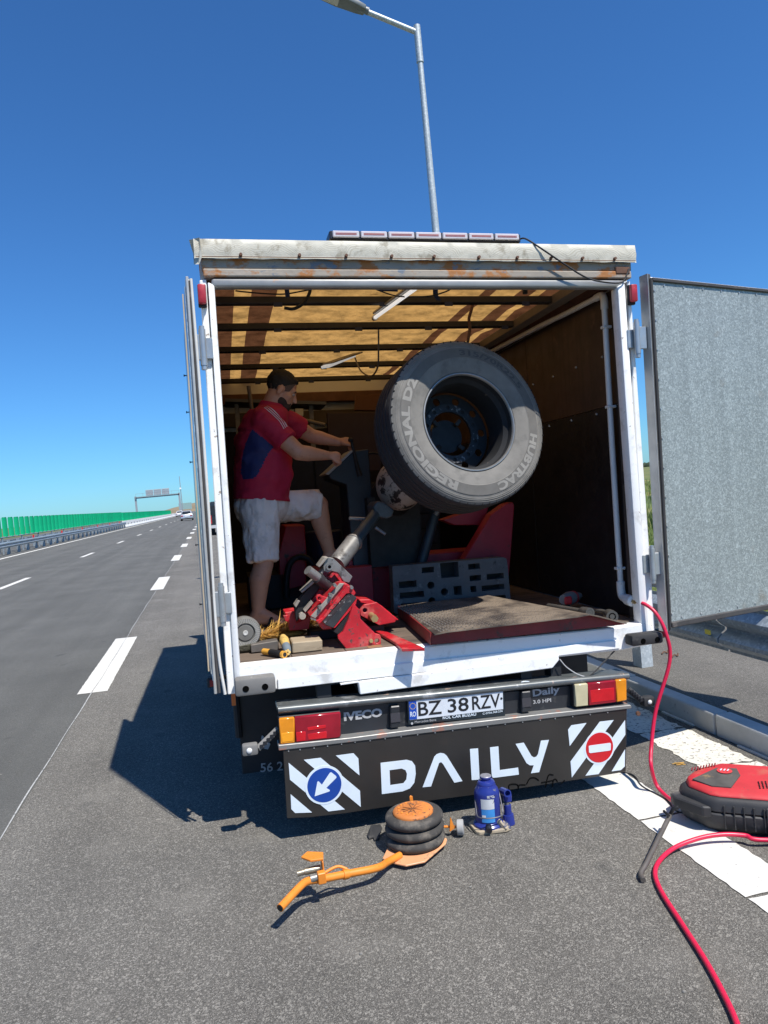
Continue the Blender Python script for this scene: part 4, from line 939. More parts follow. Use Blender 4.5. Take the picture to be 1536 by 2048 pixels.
# position lamps on rubber arms
def arm(p0, p1, p2, m):
    a = T(MB().tube([p0, p1], .017, 6), 'lamp_arm', m)
    d = (Vector(p1)-Vector(p0))
    for k in range(5):
        c_ = Vector(p0) + d*(.15+.17*k)
        MB().box(c_+Vector((-.009, -.022, -.008)), c_+Vector((.009, -.0165, .008))).build('arm_slot', M_CHASSIS, a)
    h_ = Vector(p1).lerp(Vector(p2), .5)
    hd_ = MB().box((min(p1[0], p2[0]), h_.y-.022, h_.z-.026), (max(p1[0], p2[0]), h_.y+.03, h_.z+.026)).build('arm_head', m, a, bev=.01, seg=2, smooth=40)
    return a, h_
a_, h_ = arm((-0.9547,-0.02,0.5297), (-1.0567,-0.06,0.4619), (-1.1313,-0.06,0.4652), M_BUFFER)
MB().sph((h_.x-.004, h_.y-.022, h_.z), (.014, .008, .014), 12, 8).build('arm_lens', mat('arm_lens_clear', (.7, .7, .68), .2), a_, smooth=60)
a_, h_ = arm((0.9235,-0.02,0.4977), (0.9787,-0.06,0.4361), (1.0443,-0.06,0.4279), M_RUBBER)
MB().sph((h_.x, h_.y-.022, h_.z), (.012, .008, .012), 12, 8).build('arm_lens', mat('arm_lens_clear', (.7, .7, .68), .2), a_, smooth=60)
# loose wires round the bumper
T(MB().tube(smooth_path([(.90, .02, .72), (.80, -.01, .66), (.70, -.03, .60), (.62, -.02, .585)], 6), .004, 6), 'loose_wire', M_RUBBER)
T(MB().tube(smooth_path([(.30, -.02, .575), (.31, -.03, .61), (.36, -.03, .605), (.42, -.02, .575)], 6), .003, 6), 'loose_wire', M_FILM)
T(MB().tube(smooth_path([(.54, -.01, .70), (.58, -.02, .65), (.66, -.03, .60), (.80, -.03, .575)], 6), .003, 6), 'loose_wire', M_LETTER)

# chassis, wheels, mudflaps, cab
for x in (-.42, .36):
    T(MB().box((x-.03, .02, .50), (x+.03, 5.3, .71)), 'chassis_rail', M_CHASSIS)
T(MB().box((-.9, -.02, .46), (.86, .05, .56)), 'bumper_carrier', M_CHASSIS)
T(MB().box((.50, .02, .60), (.56, .10, .72)), 'body_bracket', M_CHASSIS)
T(MB().box((-.75, .02, .56), (-.68, .08, .72)), 'body_bracket', M_CHASSIS)
T(MB().cyl((-.85, 1.15, .34), (.8, 1.15, .34), .07, .07, 12).sph((0, 1.15, .34), (.17, .17, .16), 14, 8), 'rear_axle', M_CHASSIS, smooth=50)
M_TYRE_T = mat('truck_tyre', (.022, .022, .024), .85, vs=9, var=.2)
for x in (-1.03, -.80, .58, .81):
    w_ = T(MB().lathe([(.19, 0), (.27, .0), (.325, .02), (.34, .05), (.34, .15), (.325, .18), (.27, .2), (.19, .2)], Matrix.Translation((x, 1.15, .34)) @ Matrix.Rotation(rad(90), 4, 'Y'), 32, close=True), 'rear_tyre', M_TYRE_T, smooth=40)
    MB().lathe([(0, .1), (.1, .1), (.13, .04), (.19, .02), (.195, .18)], Matrix.Translation((x, 1.15, .34)) @ Matrix.Rotation(rad(90), 4, 'Y'), 24).build('rim', M_GREYSTEEL, w_, smooth=40)
M_FLAPR = mat('mudflap', (.016, .018, .022), .5, var=.2, vs=5)
for x0, x1 in ((-1.135, -.66), (.62, 1.03)):
    T(MB().box((x0, .62, .10), (x1, .632, .60)), 'mud_flap', M_FLAPR, bev=.003)
    T(MB().tube([(x0-.01, .60, .66), (x0-.005, .60, .32)], .02, 8).box((x0, .6, .6), (x1, .66, .66)), 'mudguard_stay', M_CHASSIS, smooth=40)
text_panel('lettering', '56 2', *[(-1.0354,0.0982),(-0.9085,0.0912)], .052, .617, M_LETTER, TK, bold=.012)
T(MB().prism([(-1.013,0.3112),(-0.9689,0.2536),(-0.985,0.2242),(-1.0098,0.2334),(-0.9915,0.2538),(-1.0201,0.2893)], .612, .616), 'flap_mark', M_LETTER)
T(MB().box((-1.06, .60, .655), (-1.02, .61, .70)), 'white_tag', M_FILM)
cabm = M_WHITE
T(MB().prism([(3.98, .42), (3.98, 2.15), (4.25, 2.25), (4.75, 2.22), (5.3, 1.55), (5.95, 1.25), (6.08, .9), (6.08, .42)], -.98, .93).xf(Matrix(((0, 1, 0, 0), (1, 0, 0, 0), (0, 0, 1, 0), (0, 0, 0, 1)))), 'cab', cabm, bev=.05, seg=3, smooth=40)
for x in (-.991, .941):
    T(MB().add([(x, 4.3, 1.42), (x, 5.2, 1.42), (x, 4.75, 2.05), (x, 4.3, 2.08)], [(0, 1, 2, 3)]), 'cab_window', M_GLASS)
    s_ = -1 if x < 0 else 1
    T(MB().box((x+s_*.14-.1, 5.1, 1.30), (x+s_*.14+.1, 5.17, 1.68)).bar((x, 5.15, 1.3), (x+s_*.1, 5.14, 1.35), .03, .03), 'wing_mirror', M_CHASSIS, bev=.02)
    w_ = T(MB().lathe([(.19, 0), (.27, .0), (.325, .02), (.34, .05), (.34, .15), (.325, .18), (.27, .2), (.19, .2)], Matrix.Translation((x - (.0 if x < 0 else .2), 5.35, .34)) @ Matrix.Rotation(rad(90), 4, 'Y'), 32, close=True), 'front_tyre', M_TYRE_T, smooth=40)
T(MB().add([(-.9, 4.80, 2.17), (.85, 4.80, 2.17), (.88, 5.28, 1.60), (-.93, 5.28, 1.60)], [(0, 1, 2, 3)]).xf(Matrix.Translation((0, .03, .02))), 'windscreen', M_GLASS)

# ------------------------------------------------------------------ things carried inside the truck (truck frame)
def TT(name, label, cat, base, group=None, rot=None): return thing(name, label, cat, base, TM, group, rot)
M_RED = mat('red_machine_paint', (0.46, 0.012, 0.020), 0.42, var=0.25, vs=9, spots=((0.50, 0.14, 0.12), 7, 0.53, 0.18), spots2=((0.09, 0.045, 0.04), 38, 0.585, 0.04), bump=(60, .25, .003))
M_REDD = mat('dark_red_machine_paint', (0.34, 0.014, 0.030), 0.5, var=0.25, vs=5, spots=((0.05, 0.02, 0.02), 14, 0.6, 0.08))
M_STEEL = mat('worn_steel', (0.22, 0.215, 0.205), 0.42, 0.45, var=0.25, vs=12, spots=((0.09, 0.085, 0.08), 18, 0.55, 0.1))
M_STEEL_D = mat('dark_oily_steel', (0.045, 0.045, 0.048), 0.4, 0.3, var=0.3, vs=12, spots=((0.16, 0.15, 0.14), 25, 0.62, 0.06))
M_DIRTY = mat('dusty_metal', (0.27, 0.245, 0.21), 0.75, 0.1, var=0.25, vs=20)
M_CONSOLE = mat('console_blue_grey', (0.020, 0.031, 0.042), 0.5, 0.1, var=0.2, vs=5)
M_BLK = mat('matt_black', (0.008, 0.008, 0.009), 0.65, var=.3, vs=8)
M_BRONZE = mat('yellow_zinc', (0.45, 0.36, 0.16), 0.4, 0.6)

# --- truck wheel clamped on the machine
WA, WB_ = rad(9.44), rad(10.46)
WROT = Matrix.Rotation(WA, 4, 'Z') @ Matrix.Rotation(-WB_, 4, 'X')
wheel = TT('truck_wheel', 'large worn truck tyre on a steel rim clamped in the open truck', 'wheel', (.22, .257, 2.004), rot=WROT @ Matrix.Scale(.942, 4))
AX = Matrix.Rotation(rad(-90), 4, 'X')            # lathe axis: +z of profile -> +y (into the truck)
M_SIDEW = mat('dusty_sidewall', (0.175, 0.166, 0.150), 0.9, var=0.18, vs=9, spots=((0.10, 0.097, 0.09), 6, 0.52, 0.2), bump=(60, .12, .003))
M_TREAD = mat('tread_rubber', (0.022, 0.022, 0.026), 0.8, var=0.25, vs=9, spots=((0.05, 0.048, 0.046), 8, .58, .1))
side = [(.300, .014), (.306, .004), (.318, .000), (.345, -.010), (.385, -.017), (.388, -.0195), (.448, -.0145), (.451, -.011), (.462, -.0075), (.464, -.0095), (.4725, -.0052), (.4745, -.0075), (.482, -.001), (.484, -.003), (.4905, .003), (.497, .009)]
MB().lathe(side, AX, 96, caps=False).build('sidewall', M_SIDEW, wheel, smooth=25)
# tread with grooves and shoulder lugs
tr_ = [(.497, .009), (.503, .016), (.5055, .03)]
for g in (.075, .125, .175, .225):
    tr_ += [(.507, g-.012), (.496, g-.008), (.496, g-.002), (.507, g+.002)]
tr_ += [(.5055, .262), (.503, .275), (.497, .283), (.47, .30), (.42, .31), (.36, .306), (.31, .285), (.300, .27)]
MB().lathe(tr_, AX, 96, caps=False).build('tread', M_TREAD, wheel, smooth=25)
lug = MB()
for i in range(64):
    a = 2*math.pi*i/64; c, s_ = math.cos(a), math.sin(a)
    for r0, r1, y0, y1 in ((.490, .4995, .0025, .020),):
        w = .003
        lug.add([(c*r0 - s_*w*k, y0 if q == 0 else y1, s_*r0 + c*w*k) if rr == 0 else (c*r1 - s_*w*k, y0 if q == 0 else y1, s_*r1 + c*w*k) for rr in (0, 1) for q in (0, 1) for k in (-1, 1)],
                [(0, 1, 3, 2), (4, 6, 7, 5), (0, 2, 6, 4), (1, 5, 7, 3), (2, 3, 7, 6), (0, 4, 5, 1)])
lo = lug.build('shoulder_sipes', mat('sipe_black', (.012, .012, .012), .9), wheel); lo['kind'] = 'stuff'
# raised sidewall lettering, running clockwise with its tops outwards
M_TLET = mat('sidewall_letter', (0.235, 0.225, 0.205), 0.85, var=.18, vs=12)
M_TBAND = mat('sidewall_band', (0.118, 0.112, 0.102), 0.85, var=.15, vs=12)
def surf_y(r):
    for (r0, y0), (r1, y1) in zip(side, side[1:]):
        if r0 <= r <= r1: return y0 + (y1-y0)*(r-r0)/(r1-r0)
    return 0
def ring_text(txt, a0, a1, r0, r1, m, bold=.03, name='lettering', lift=.0016):
    vs_, fs = text_mesh(txt, bold); P = []
    for u, w, z in vs_:
        a = rad(a0 + (a1-a0)*u); r = r0 + (r1-r0)*w
        P.append((r*math.sin(a), surf_y(r)-lift, r*math.cos(a)))
    return MB().add(P, fs).build(name, m, wheel, weld=False)
def ring_band(a0, a1, r0, r1, m, lift, name='sidewall_band', n=60):
    P = []; k = 4
    for i in range(n+1):
        a = rad(a0 + (a1-a0)*i/n)
        for j in range(k+1):
            r = r0 + (r1-r0)*j/k; P.append((r*math.sin(a), surf_y(r)-lift, r*math.cos(a)))
    MB().add(P, [(i*(k+1)+j, (i+1)*(k+1)+j, (i+1)*(k+1)+j+1, i*(k+1)+j+1) for i in range(n) for j in range(k)]).build(name, m, wheel, smooth=30)
ring_band(0, 360, .390, .446, M_TBAND, .0008, n=120)
ring_text('HUBTRAC', 103, 165, .3925, .4445, M_TLET, .05); ring_text('REGIONAL D2', 202, 308, .3925, .4445, M_TLET, .05)
ring_text('315/70R22.5', -2, 62, .400, .436, mat('black_letter', (.07, .07, .068), .8))
# rim: flange, barrel, disc with hand holes, flange ring with bolt holes
M_RIM = mat('dark_rim', (0.009, 0.010, 0.012), 0.75, 0.0, var=0.25, vs=8, spots=((0.08, 0.06, 0.05), 20, .66, .05))
M_RIMB = mat('bare_rim_edge', (0.30, 0.30, 0.29), 0.35, 0.6, var=.15, vs=9)
rim_ = MB().lathe([(.301, .012), (.297, .004), (.291, .006), (.286, .020), (.283, .05), (.262, .075), (.255, .12), (.262, .25), (.285, .27), (.30, .285)], AX, 72, caps=False).build('rim', M_RIM, wheel, smooth=30)
MB().lathe([(.3025, .010), (.299, .001), (.294, .0005), (.2885, .006), (.2868, .016), (.289, .016)], AX, 72, caps=False).build('rim_flange', M_RIMB, rim_, smooth=40)
def disc_hole(n, R, r, a_off=0): return [[(R*math.cos(2*math.pi*i/n + a_off) + r*math.cos(t*math.pi/7), R*math.sin(2*math.pi*i/n + a_off) + r*math.sin(t*math.pi/7)) for t in range(14)] for i in range(n)]
outer = [(.254*math.cos(i*math.pi/32), .254*math.sin(i*math.pi/32)) for i in range(64)]
MB().prism(outer, .262, .274, holes=[[(.1405*math.cos(i*math.pi/24), .1405*math.sin(i*math.pi/24)) for i in range(48)]] + disc_hole(10, .215, .024)).build('rim_disc', M_RIM, wheel)
MB().prism([(.19*math.cos(i*math.pi/32), .19*math.sin(i*math.pi/32)) for i in range(64)], .255, .2615, holes=[[(.141*math.cos(i*math.pi/24), .141*math.sin(i*math.pi/24)) for i in range(48)]] + disc_hole(10, .1675, .013, .3)).build('bolt_flange', mat('scuffed_flange', (.014, .015, .018), .6, .1, var=.3, vs=25, spots=((.16, .16, .165), 34, .58, .05)), wheel, bev=.001)

# --- tyre changer standing across the truck
tc_ = TT('tyre_changer', 'red tyre changing machine filling the middle of the open truck', 'tyre changer', (0, 1.2, .85))
def Tc(mb, name, m, parent=None, **k): return mb.build(name, m, parent or tc_, **k)
Tc(MB().prism([(-.46, .85), (-.46, 1.20), (.75, 1.20), (.75, .85)], 1.32, 1.62), 'bed', M_REDD, bev=.006)
Tc(MB().prism([(0.8003,1.5264),(0.8139,1.5044),(0.759,1.1142),(0.7356,0.9824),(0.4021,1.0116),(0.4223,1.1556),(0.6393,1.4529),(0.7473,1.5158)], 1.12, 1.22), 'swing_arm', M_REDD, bev=.006)
Tc(MB().prism([(0.3427,1.4292),(0.7041,1.5191),(0.6378,1.3729),(0.4325,1.3874)], 1.30, 1.42), 'arm_cross_tie', M_REDD, bev=.004)
Tc(MB().cyl((0.258,1.15,1.5063), (0.1292,1.15,1.1438), .034, .034, 16), 'lift_cylinder', M_CONSOLE, smooth=40)
Tc(MB().cyl((0.2967,1.13,1.5444), (0.2429,1.13,1.4737), .02, .02, 12), 'cylinder_rod', M_STEEL, smooth=40)
M_GEAR = mat('gearbox_cream', (0.36, 0.31, 0.27), 0.5, var=0.15, vs=6, spots=((0.015, 0.013, 0.013), 16, 0.53, 0.04), spots2=((0.42, 0.06, 0.045), 4.5, 0.60, 0.12))
gb = Tc(MB().sph((-0.0233,0.98,1.687), (.155, .17, .165), 28, 18), 'gearbox', M_GEAR, smooth=60)
n_ = Vector((.161, -.970, .182)); cf = Vector((.22, .257, 2.004))
Tc(MB().cyl(cf - n_*.30, cf - n_*.75, .10, .13, 24), 'chuck_hub', M_BLK, smooth=40)
for k in range(4):
    a = math.pi/4 + k*math.pi/2
    u = Vector((.987, .16, 0)); w_ = n_.cross(u).normalized(); d_ = u*math.cos(a) + w_*math.sin(a)
    Tc(MB().bar(cf - n_*.285 + d_*.085, cf - n_*.275 + d_*.128, .022, .026), 'chuck_jaw', M_BLK, bev=.004)
Tc(MB().cyl(cf - n_*.74, Vector((-.02, 1.28, 1.6)), .12, .15, 20).box((-.2, 1.2, 1.15), (.16, 1.5, 1.62)), 'head_arm', M_BLK, smooth=40)
# control console with lever, foot plate and cable loop
co = Tc(MB().prism([(-0.4354,1.7959),(-0.2536,1.9429),(-0.1484,1.9516),(-0.1447,1.687),(-0.1456,1.1359),(-0.3056,1.1493),(-0.317,1.7143),(-0.424,1.7613)], 1.30, 1.62), 'console', M_CONSOLE, bev=.006)
MB().prism([(-0.4587,1.7962),(-0.2635,1.9521),(-0.2501,1.9446),(-0.4354,1.7882)], 1.285, 1.63).build('console_top', mat('console_pale', (.30, .31, .31), .5, .2), co, bev=.003)
MB().tube([(-0.2649,1.29,2.009),(-0.2529,1.29,1.9304),(-0.2382,1.29,1.838),(-0.2219,1.29,1.7691)], [.011, .011, .014, .019], 10).build('lever', M_BLK, co, smooth=50)
MB().sph((-0.2714,1.29,2.0161), .018, 12, 8).build('lever_knob', M_BLK, co, smooth=60)
Tc(MB().tube([Vector((-0.0789,1.5,1.7949)) + Vector((.11*math.cos(a*math.pi/12), 0, .14*math.sin(a*math.pi/12))) for a in range(24)], .008, 6, closed=True), 'cable_loop', M_BLK)
# red power unit behind the man
pu = Tc(MB().prism([(-0.7079,1.4526),(-0.5692,1.4481),(-0.5687,1.2273),(-0.5957,0.9168),(-0.7763,0.9336),(-0.7727,1.2436)], 1.75, 2.2), 'power_unit', M_REDD, bev=.006)
MB().prism([(-0.72,1.2187),(-0.5883,1.2241),(-0.5882,1.0143),(-0.7138,0.9912)], 1.735, 1.749).build('access_panel', M_REDD, pu, bev=.003)
MB().box((-1.0, 1.75, .86), (-.62, 2.2, 1.1)).build('unit_base', M_BLK, pu)
Tc(MB().tube(smooth_path([(-0.742,1.66,0.9415),(-0.733,1.66,1.0778),(-0.6997,1.66,1.1857),(-0.634,1.66,1.2257),(-0.5718,1.66,1.2069),(-0.5327,1.66,1.156)], 6), .022, 10), 'hydraulic_hose', M_BLK, smooth=50)

# --- tool carriage at the sill with its slanting tube arm
cr = TT('tool_carriage', 'scuffed red tool carriage with slanting grey tube arm behind the sill', 'tool carriage', (-.5, .2, .85))
def Cr(mb, name, m, parent=None, **k): return mb.build(name, m, parent or cr, **k)
def circle(c, r, n=16): return [(c[0]+r*math.cos(2*math.pi*i/n), c[1]+r*math.sin(2*math.pi*i/n)) for i in range(n)]
h1 = [(-0.4063,0.8692)][0]
fp = Cr(MB().prism([(-0.5235,1.0598),(-0.5122,1.0714),(-0.4906,1.0433),(-0.4901,0.9969),(-0.461,0.9552),(-0.4109,0.9076),(-0.3877,0.8993),(-0.3828,0.8842),(-0.3862,0.8495),(-0.3946,0.8399),(-0.5681,0.8424),(-0.6095,0.9022),(-0.6085,0.9166),(-0.5824,0.934),(-0.5526,0.9887)], .15, .175, holes=[circle(h1, .0125)]), 'foot_plate', M_RED, bev=.002)
b1 = [(-0.4377,0.8732)][0]
MB().cyl((b1[0], .15, b1[1]), (b1[0], .138, b1[1]), .012, .010, 6).build('foot_bolt', M_BRONZE, fp)
MB().prism([(-0.4641,0.8493),(-0.3873,0.8486),(-0.3873,0.8306),(-0.4653,0.8309)], .10, .16).build('foot_shim', mat('rust_shim', (.26, .13, .06), .8, vs=20), fp, bev=.002)
Cr(MB().prism([(-0.5802,0.8694),(-0.5487,0.9026),(-0.5081,0.9594),(-0.4782,1.0387),(-0.4553,1.0121),(-0.4548,0.9632),(-0.3713,0.869),(-0.3486,0.8328),(-0.5363,0.81)], .32, .345), 'rear_foot_plate', M_REDD, bev=.002)
Cr(MB().prism([(-0.6254,0.9366),(-0.5364,1.0278),(-0.4987,1.0566),(-0.5458,0.9756),(-0.5803,0.9025)], .176, .32), 'foot_web', M_BLK)
bk = Cr(MB().prism([(-0.7416,1.0232),(-0.5693,1.1792),(-0.5328,1.1736),(-0.5073,1.1536),(-0.4898,1.119),(-0.6121,0.9587),(-0.625,0.9424),(-0.6778,0.9449),(-0.699,0.9792)], .22, .40), 'slide_block', M_RED, bev=.004)
MB().prism([(-0.7125,0.999),(-0.6769,1.01),(-0.5375,1.1661),(-0.5098,1.1548),(-0.493,1.1222),(-0.5046,1.1074),(-0.5237,1.125),(-0.5433,1.1227),(-0.6719,0.9979),(-0.6965,0.9771)], .195, .2195).build('slide_frame', M_RED, bk, bev=.003)
MB().prism([(-0.6805,0.9933),(-0.5331,1.1247),(-0.5116,1.1192),(-0.6325,0.9792),(-0.6634,0.9707)], .200, .219).build('scuffed_rail', mat('scuffed_rail', (.05, .035, .035), .5, .2, var=.3, vs=20, spots=((.45, .42, .40), 45, .58, .04)), bk, bev=.003)
MB().prism([(-0.6653,0.9733),(-0.5142,1.1201),(-0.4897,1.098),(-0.6236,0.9529)], .185, .217).build('slide_bar', M_STEEL_D, bk, bev=.003)
MB().prism([(-0.6244,0.9526),(-0.4906,1.0975),(-0.4985,1.0668),(-0.6149,0.9551)], .178, .2).build('slide_lip', M_RED, bk, bev=.002)
MB().prism([(-0.7358,1.0223),(-0.5723,1.1802),(-0.5488,1.1763),(-0.7134,1.0084)], .205, .225).build('dusty_edge', M_DIRTY, bk, bev=.002)
for px_, pz_ in [(-0.7355,1.0123),(-0.7282,1.0093),(-0.7209,1.0062),(-0.7141,1.0033)]: MB().cyl((px_, .21, pz_), (px_, .19, pz_), .004, .004, 6).build('stud', M_STEEL, bk)
for px_, pz_ in [(-0.6278,1.1235),(-0.6012,1.1733),(-0.5143,1.1539),(-0.6869,1.0654)]: MB().cyl((px_, .22, pz_), (px_, .185, pz_), .011, .009, 8).build('hex_bolt', M_STEEL, bk)
lgc = [(-0.6842,1.11)][0]
Cr(MB().prism([(-0.703,1.1164),(-0.6946,1.1284),(-0.6788,1.1305),(-0.6661,1.12),(-0.6164,1.1014),(-0.6285,1.0687),(-0.6719,1.0757),(-0.6825,1.0913),(-0.6995,1.0987)], .21, .235, holes=[circle(lgc, .009, 12)]), 'lug', M_RED, bev=.002)
# left bracket and long slanted plates
Cr(MB().prism([(-0.8501,1.0165),(-0.7883,1.0204),(-0.787,1.0029),(-0.7883,0.9546),(-0.7358,0.973),(-0.6897,1.0296),(-0.6879,1.0007),(-0.7164,0.9462),(-0.7236,0.912),(-0.8298,0.9141),(-0.8347,0.9704),(-0.8449,0.9826)], .46, .60), 'side_bracket', M_RED, bev=.003)
Cr(MB().prism([(-0.8611,1.0039),(-0.8357,1.0026),(-0.8369,0.966),(-0.8522,0.9725)], .44, .46), 'bracket_tab', M_RED, bev=.002)
sp_ = Cr(MB().prism([(-0.8012,1.0641),(-0.7675,1.1002),(-0.6622,1.2062),(-0.6396,1.1981),(-0.6618,1.1392),(-0.7537,1.0353),(-0.794,0.972),(-0.8,0.9914)], .38, .44), 'slant_plate', M_BLK, bev=.003)
MB().prism([(-0.8048,1.0653),(-0.7821,1.092),(-0.7705,1.0861),(-0.7956,1.0512)], .36, .43).build('plate_tip', M_DIRTY, sp_, bev=.002)
MB().prism([(-0.7671,1.1376),(-0.6715,1.2149),(-0.5895,1.305),(-0.5808,1.2983),(-0.6668,1.1951),(-0.759,1.1321)], .34, .42).build('worn_edge', M_DIRTY, sp_, bev=.002)
Cr(MB().prism([(-0.7588,1.0398),(-0.7126,1.0863),(-0.7039,1.0735),(-0.75,1.0281)], .33, .37), 'data_plate', M_DIRTY)
Cr(MB().prism([(-0.7952,0.9696),(-0.6593,1.1367),(-0.5871,1.1118),(-0.6409,1.0431),(-0.6993,1.0413),(-0.7438,0.9858)], .40, .46), 'red_web', M_REDD, bev=.003)
Cr(MB().cyl((-0.7649,0.37,1.0045), (-0.7666,0.33,1.0076), .022, .018, 10), 'bracket_nut', M_DIRTY)
# cross pin cylinder
Cr(MB().cyl((-0.7264,0.3,1.2554), (-0.6713,0.33,1.2064), .0255, .0255, 20), 'pin_end', M_STEEL, smooth=40)
Cr(MB().cyl((-0.6713,0.33,1.2064), (-0.5964,0.38,1.1355), .0315, .0305, 20), 'pin_barrel', M_STEEL_D, smooth=40)
# ear plate with bushing
eh = [(-0.6073,1.2612)][0]
ep = Cr(MB().prism([(-0.6359,1.2396),(-0.6381,1.2697),(-0.6226,1.3045),(-0.604,1.3114),(-0.5803,1.3041),(-0.5122,1.2291),(-0.4826,1.1963),(-0.503,1.1642),(-0.533,1.1735),(-0.5613,1.2242),(-0.5909,1.2357),(-0.6155,1.2288)], .325, .35, holes=[circle(eh, .0095, 12)]), 'ear_plate', M_STEEL, bev=.003)
MB().lathe([(.0095, 0), (.018, 0), (.018, .02), (.0095, .02)], Matrix.Translation((eh[0], .305, eh[1])) @ AX, 16, close=True).build('bushing', M_STEEL, ep)
MB().prism([(-0.6685,1.2671),(-0.6294,1.3129),(-0.6066,1.3123),(-0.6598,1.2616)], .31, .42).build('ear_flange', M_DIRTY, ep, bev=.003)
Cr(MB().prism([(-0.6154,1.2059),(-0.5779,1.239),(-0.5353,1.2002),(-0.5425,1.1838),(-0.5126,1.1533),(-0.5439,1.1621),(-0.5802,1.2137),(-0.5977,1.1971)], .33, .40), 'clamp_bracket', M_RED, bev=.003)
# tube arm: sleeve, weld collar, inner tube, clamp, pins
A0, A1, A2, A3 = Vector((-0.5524,0.42,1.2624)), Vector((-0.4187,0.55,1.3753)), Vector((-0.237,0.78,1.5171)), Vector((-0.1676,0.88,1.5497))
sv = Cr(MB().cyl(A0, A1, .050, .050, 28), 'arm_sleeve', M_STEEL, smooth=40)
MB().cyl(A1 - (A1-A0)*.06, A1 + (A1-A0)*.03, .0535, .046, 28).build('weld_collar', mat('weld_bright', (.45, .44, .42), .35, .7, var=.35, vs=30), sv, smooth=40)
Cr(MB().cyl(A1, A2, .036, .036, 24), 'arm_tube', mat('arm_tube_blue_grey', (.06, .085, .10), .35, .3, var=.2, vs=8), smooth=40)
Cr(MB().prism([(-0.2576,1.5625),(-0.2312,1.5948),(-0.19,1.5854),(-0.1268,1.5335),(-0.1435,1.4935),(-0.1827,1.4826),(-0.2305,1.4995),(-0.2497,1.5246)], .74, .95), 'arm_clamp', mat('clamp_grey', (.055, .07, .08), .5, .2, var=.35, vs=30), bev=.01, seg=2)
Cr(MB().cyl((-0.4111,0.72,1.5029), (-0.3014,0.76,1.49), .010, .010, 12), 'lock_pin', mat('bright_pin', (.6, .56, .5), .3, .5), smooth=40)
Cr(MB().cyl((-0.2592,0.7,1.4362), (-0.2072,0.68,1.3932), .011, .009, 12), 'lock_pin', M_STEEL, smooth=40)
# right hand hinge plate with its big bolt
bh = [(-0.4107,0.9927)][0]
hp = Cr(MB().prism([(-0.442,0.9963),(-0.4149,1.0247),(-0.3404,1.032),(-0.2333,0.9291),(-0.2423,0.9099),(-0.3343,0.9016),(-0.4376,0.9667)], .41, .435, holes=[circle(bh, .0125)]), 'hinge_plate', M_RED, bev=.003)
bb = [(-0.377,0.9619)][0]
MB().cyl((bb[0], .412, bb[1]), (bb[0], .34, bb[1]-.004), .018, .018, 14).cyl((bb[0], .34, bb[1]-.004), (bb[0], .312, bb[1]-.004), .022, .021, 6).build('hinge_bolt', M_BRONZE, hp)
Cr(MB().prism([(-0.4361,1.0521),(-0.3754,1.0477),(-0.3101,1.0073),(-0.2148,0.9164),(-0.2282,0.9132),(-0.3264,1.0057),(-0.3962,1.025),(-0.4277,1.0343)], .436, .62), 'hinge_cover', M_RED, bev=.003)
Cr(MB().prism([(-0.4201,0.9656),(-0.1999,0.8787),(-0.3016,0.8563),(-0.3965,0.9244)], .58, .62), 'hinge_plate_rear', M_REDD, bev=.003)
# short bent runners on the floor between carriage and ramp
for k, (pp, zz) in enumerate((([(-0.3573,0.4984,0.885),(-0.2968,0.3655,0.885),(-0.228,-0.1351,0.885),(-0.3327,-0.0957,0.885),(-0.3257,0.0735,0.885)], .03),)):
    P = [(p[0], p[1]) for p in pp]
    Cr(MB().prism(P, .853, .868, plane='xy'), 'floor_runner', M_RED, bev=.002)
Cr(MB().box((-.72, .44, .851), (-.3, .62, .90)), 'carriage_base', M_BLK, bev=.004)

# --- chequer plate ramp lying across the sill
rp = TT('chequer_ramp', 'red edged steel ramp with worn chequer plate top on the sill', 'ramp', (.35, .4, .855))
M_CHEQ = bpy.data.materials.new('chequer_plate'); M_CHEQ.use_nodes = True
_n = M_CHEQ.node_tree; _N = _n.nodes; _b = _N['Principled BSDF']; _b.inputs['Roughness'].default_value = .6; _b.inputs['Metallic'].default_value = .15
_tc = _N.new('ShaderNodeTexCoord'); _no = _N.new('ShaderNodeTexNoise'); _no.inputs['Scale'].default_value = 7; _no.inputs['Detail'].default_value = 6
_n.links.new(_tc.outputs['Object'], _no.inputs['Vector'])
_r = _N.new('ShaderNodeValToRGB'); _e = _r.color_ramp.elements; _e[0].position = .38; _e[0].color = (.045, .035, .03, 1); _e[1].position = .6; _e[1].color = (.22, .175, .13, 1)
_n.links.new(_no.outputs['Fac'], _r.inputs[0]); _n.links.new(_r.outputs[0], _b.inputs['Base Color'])
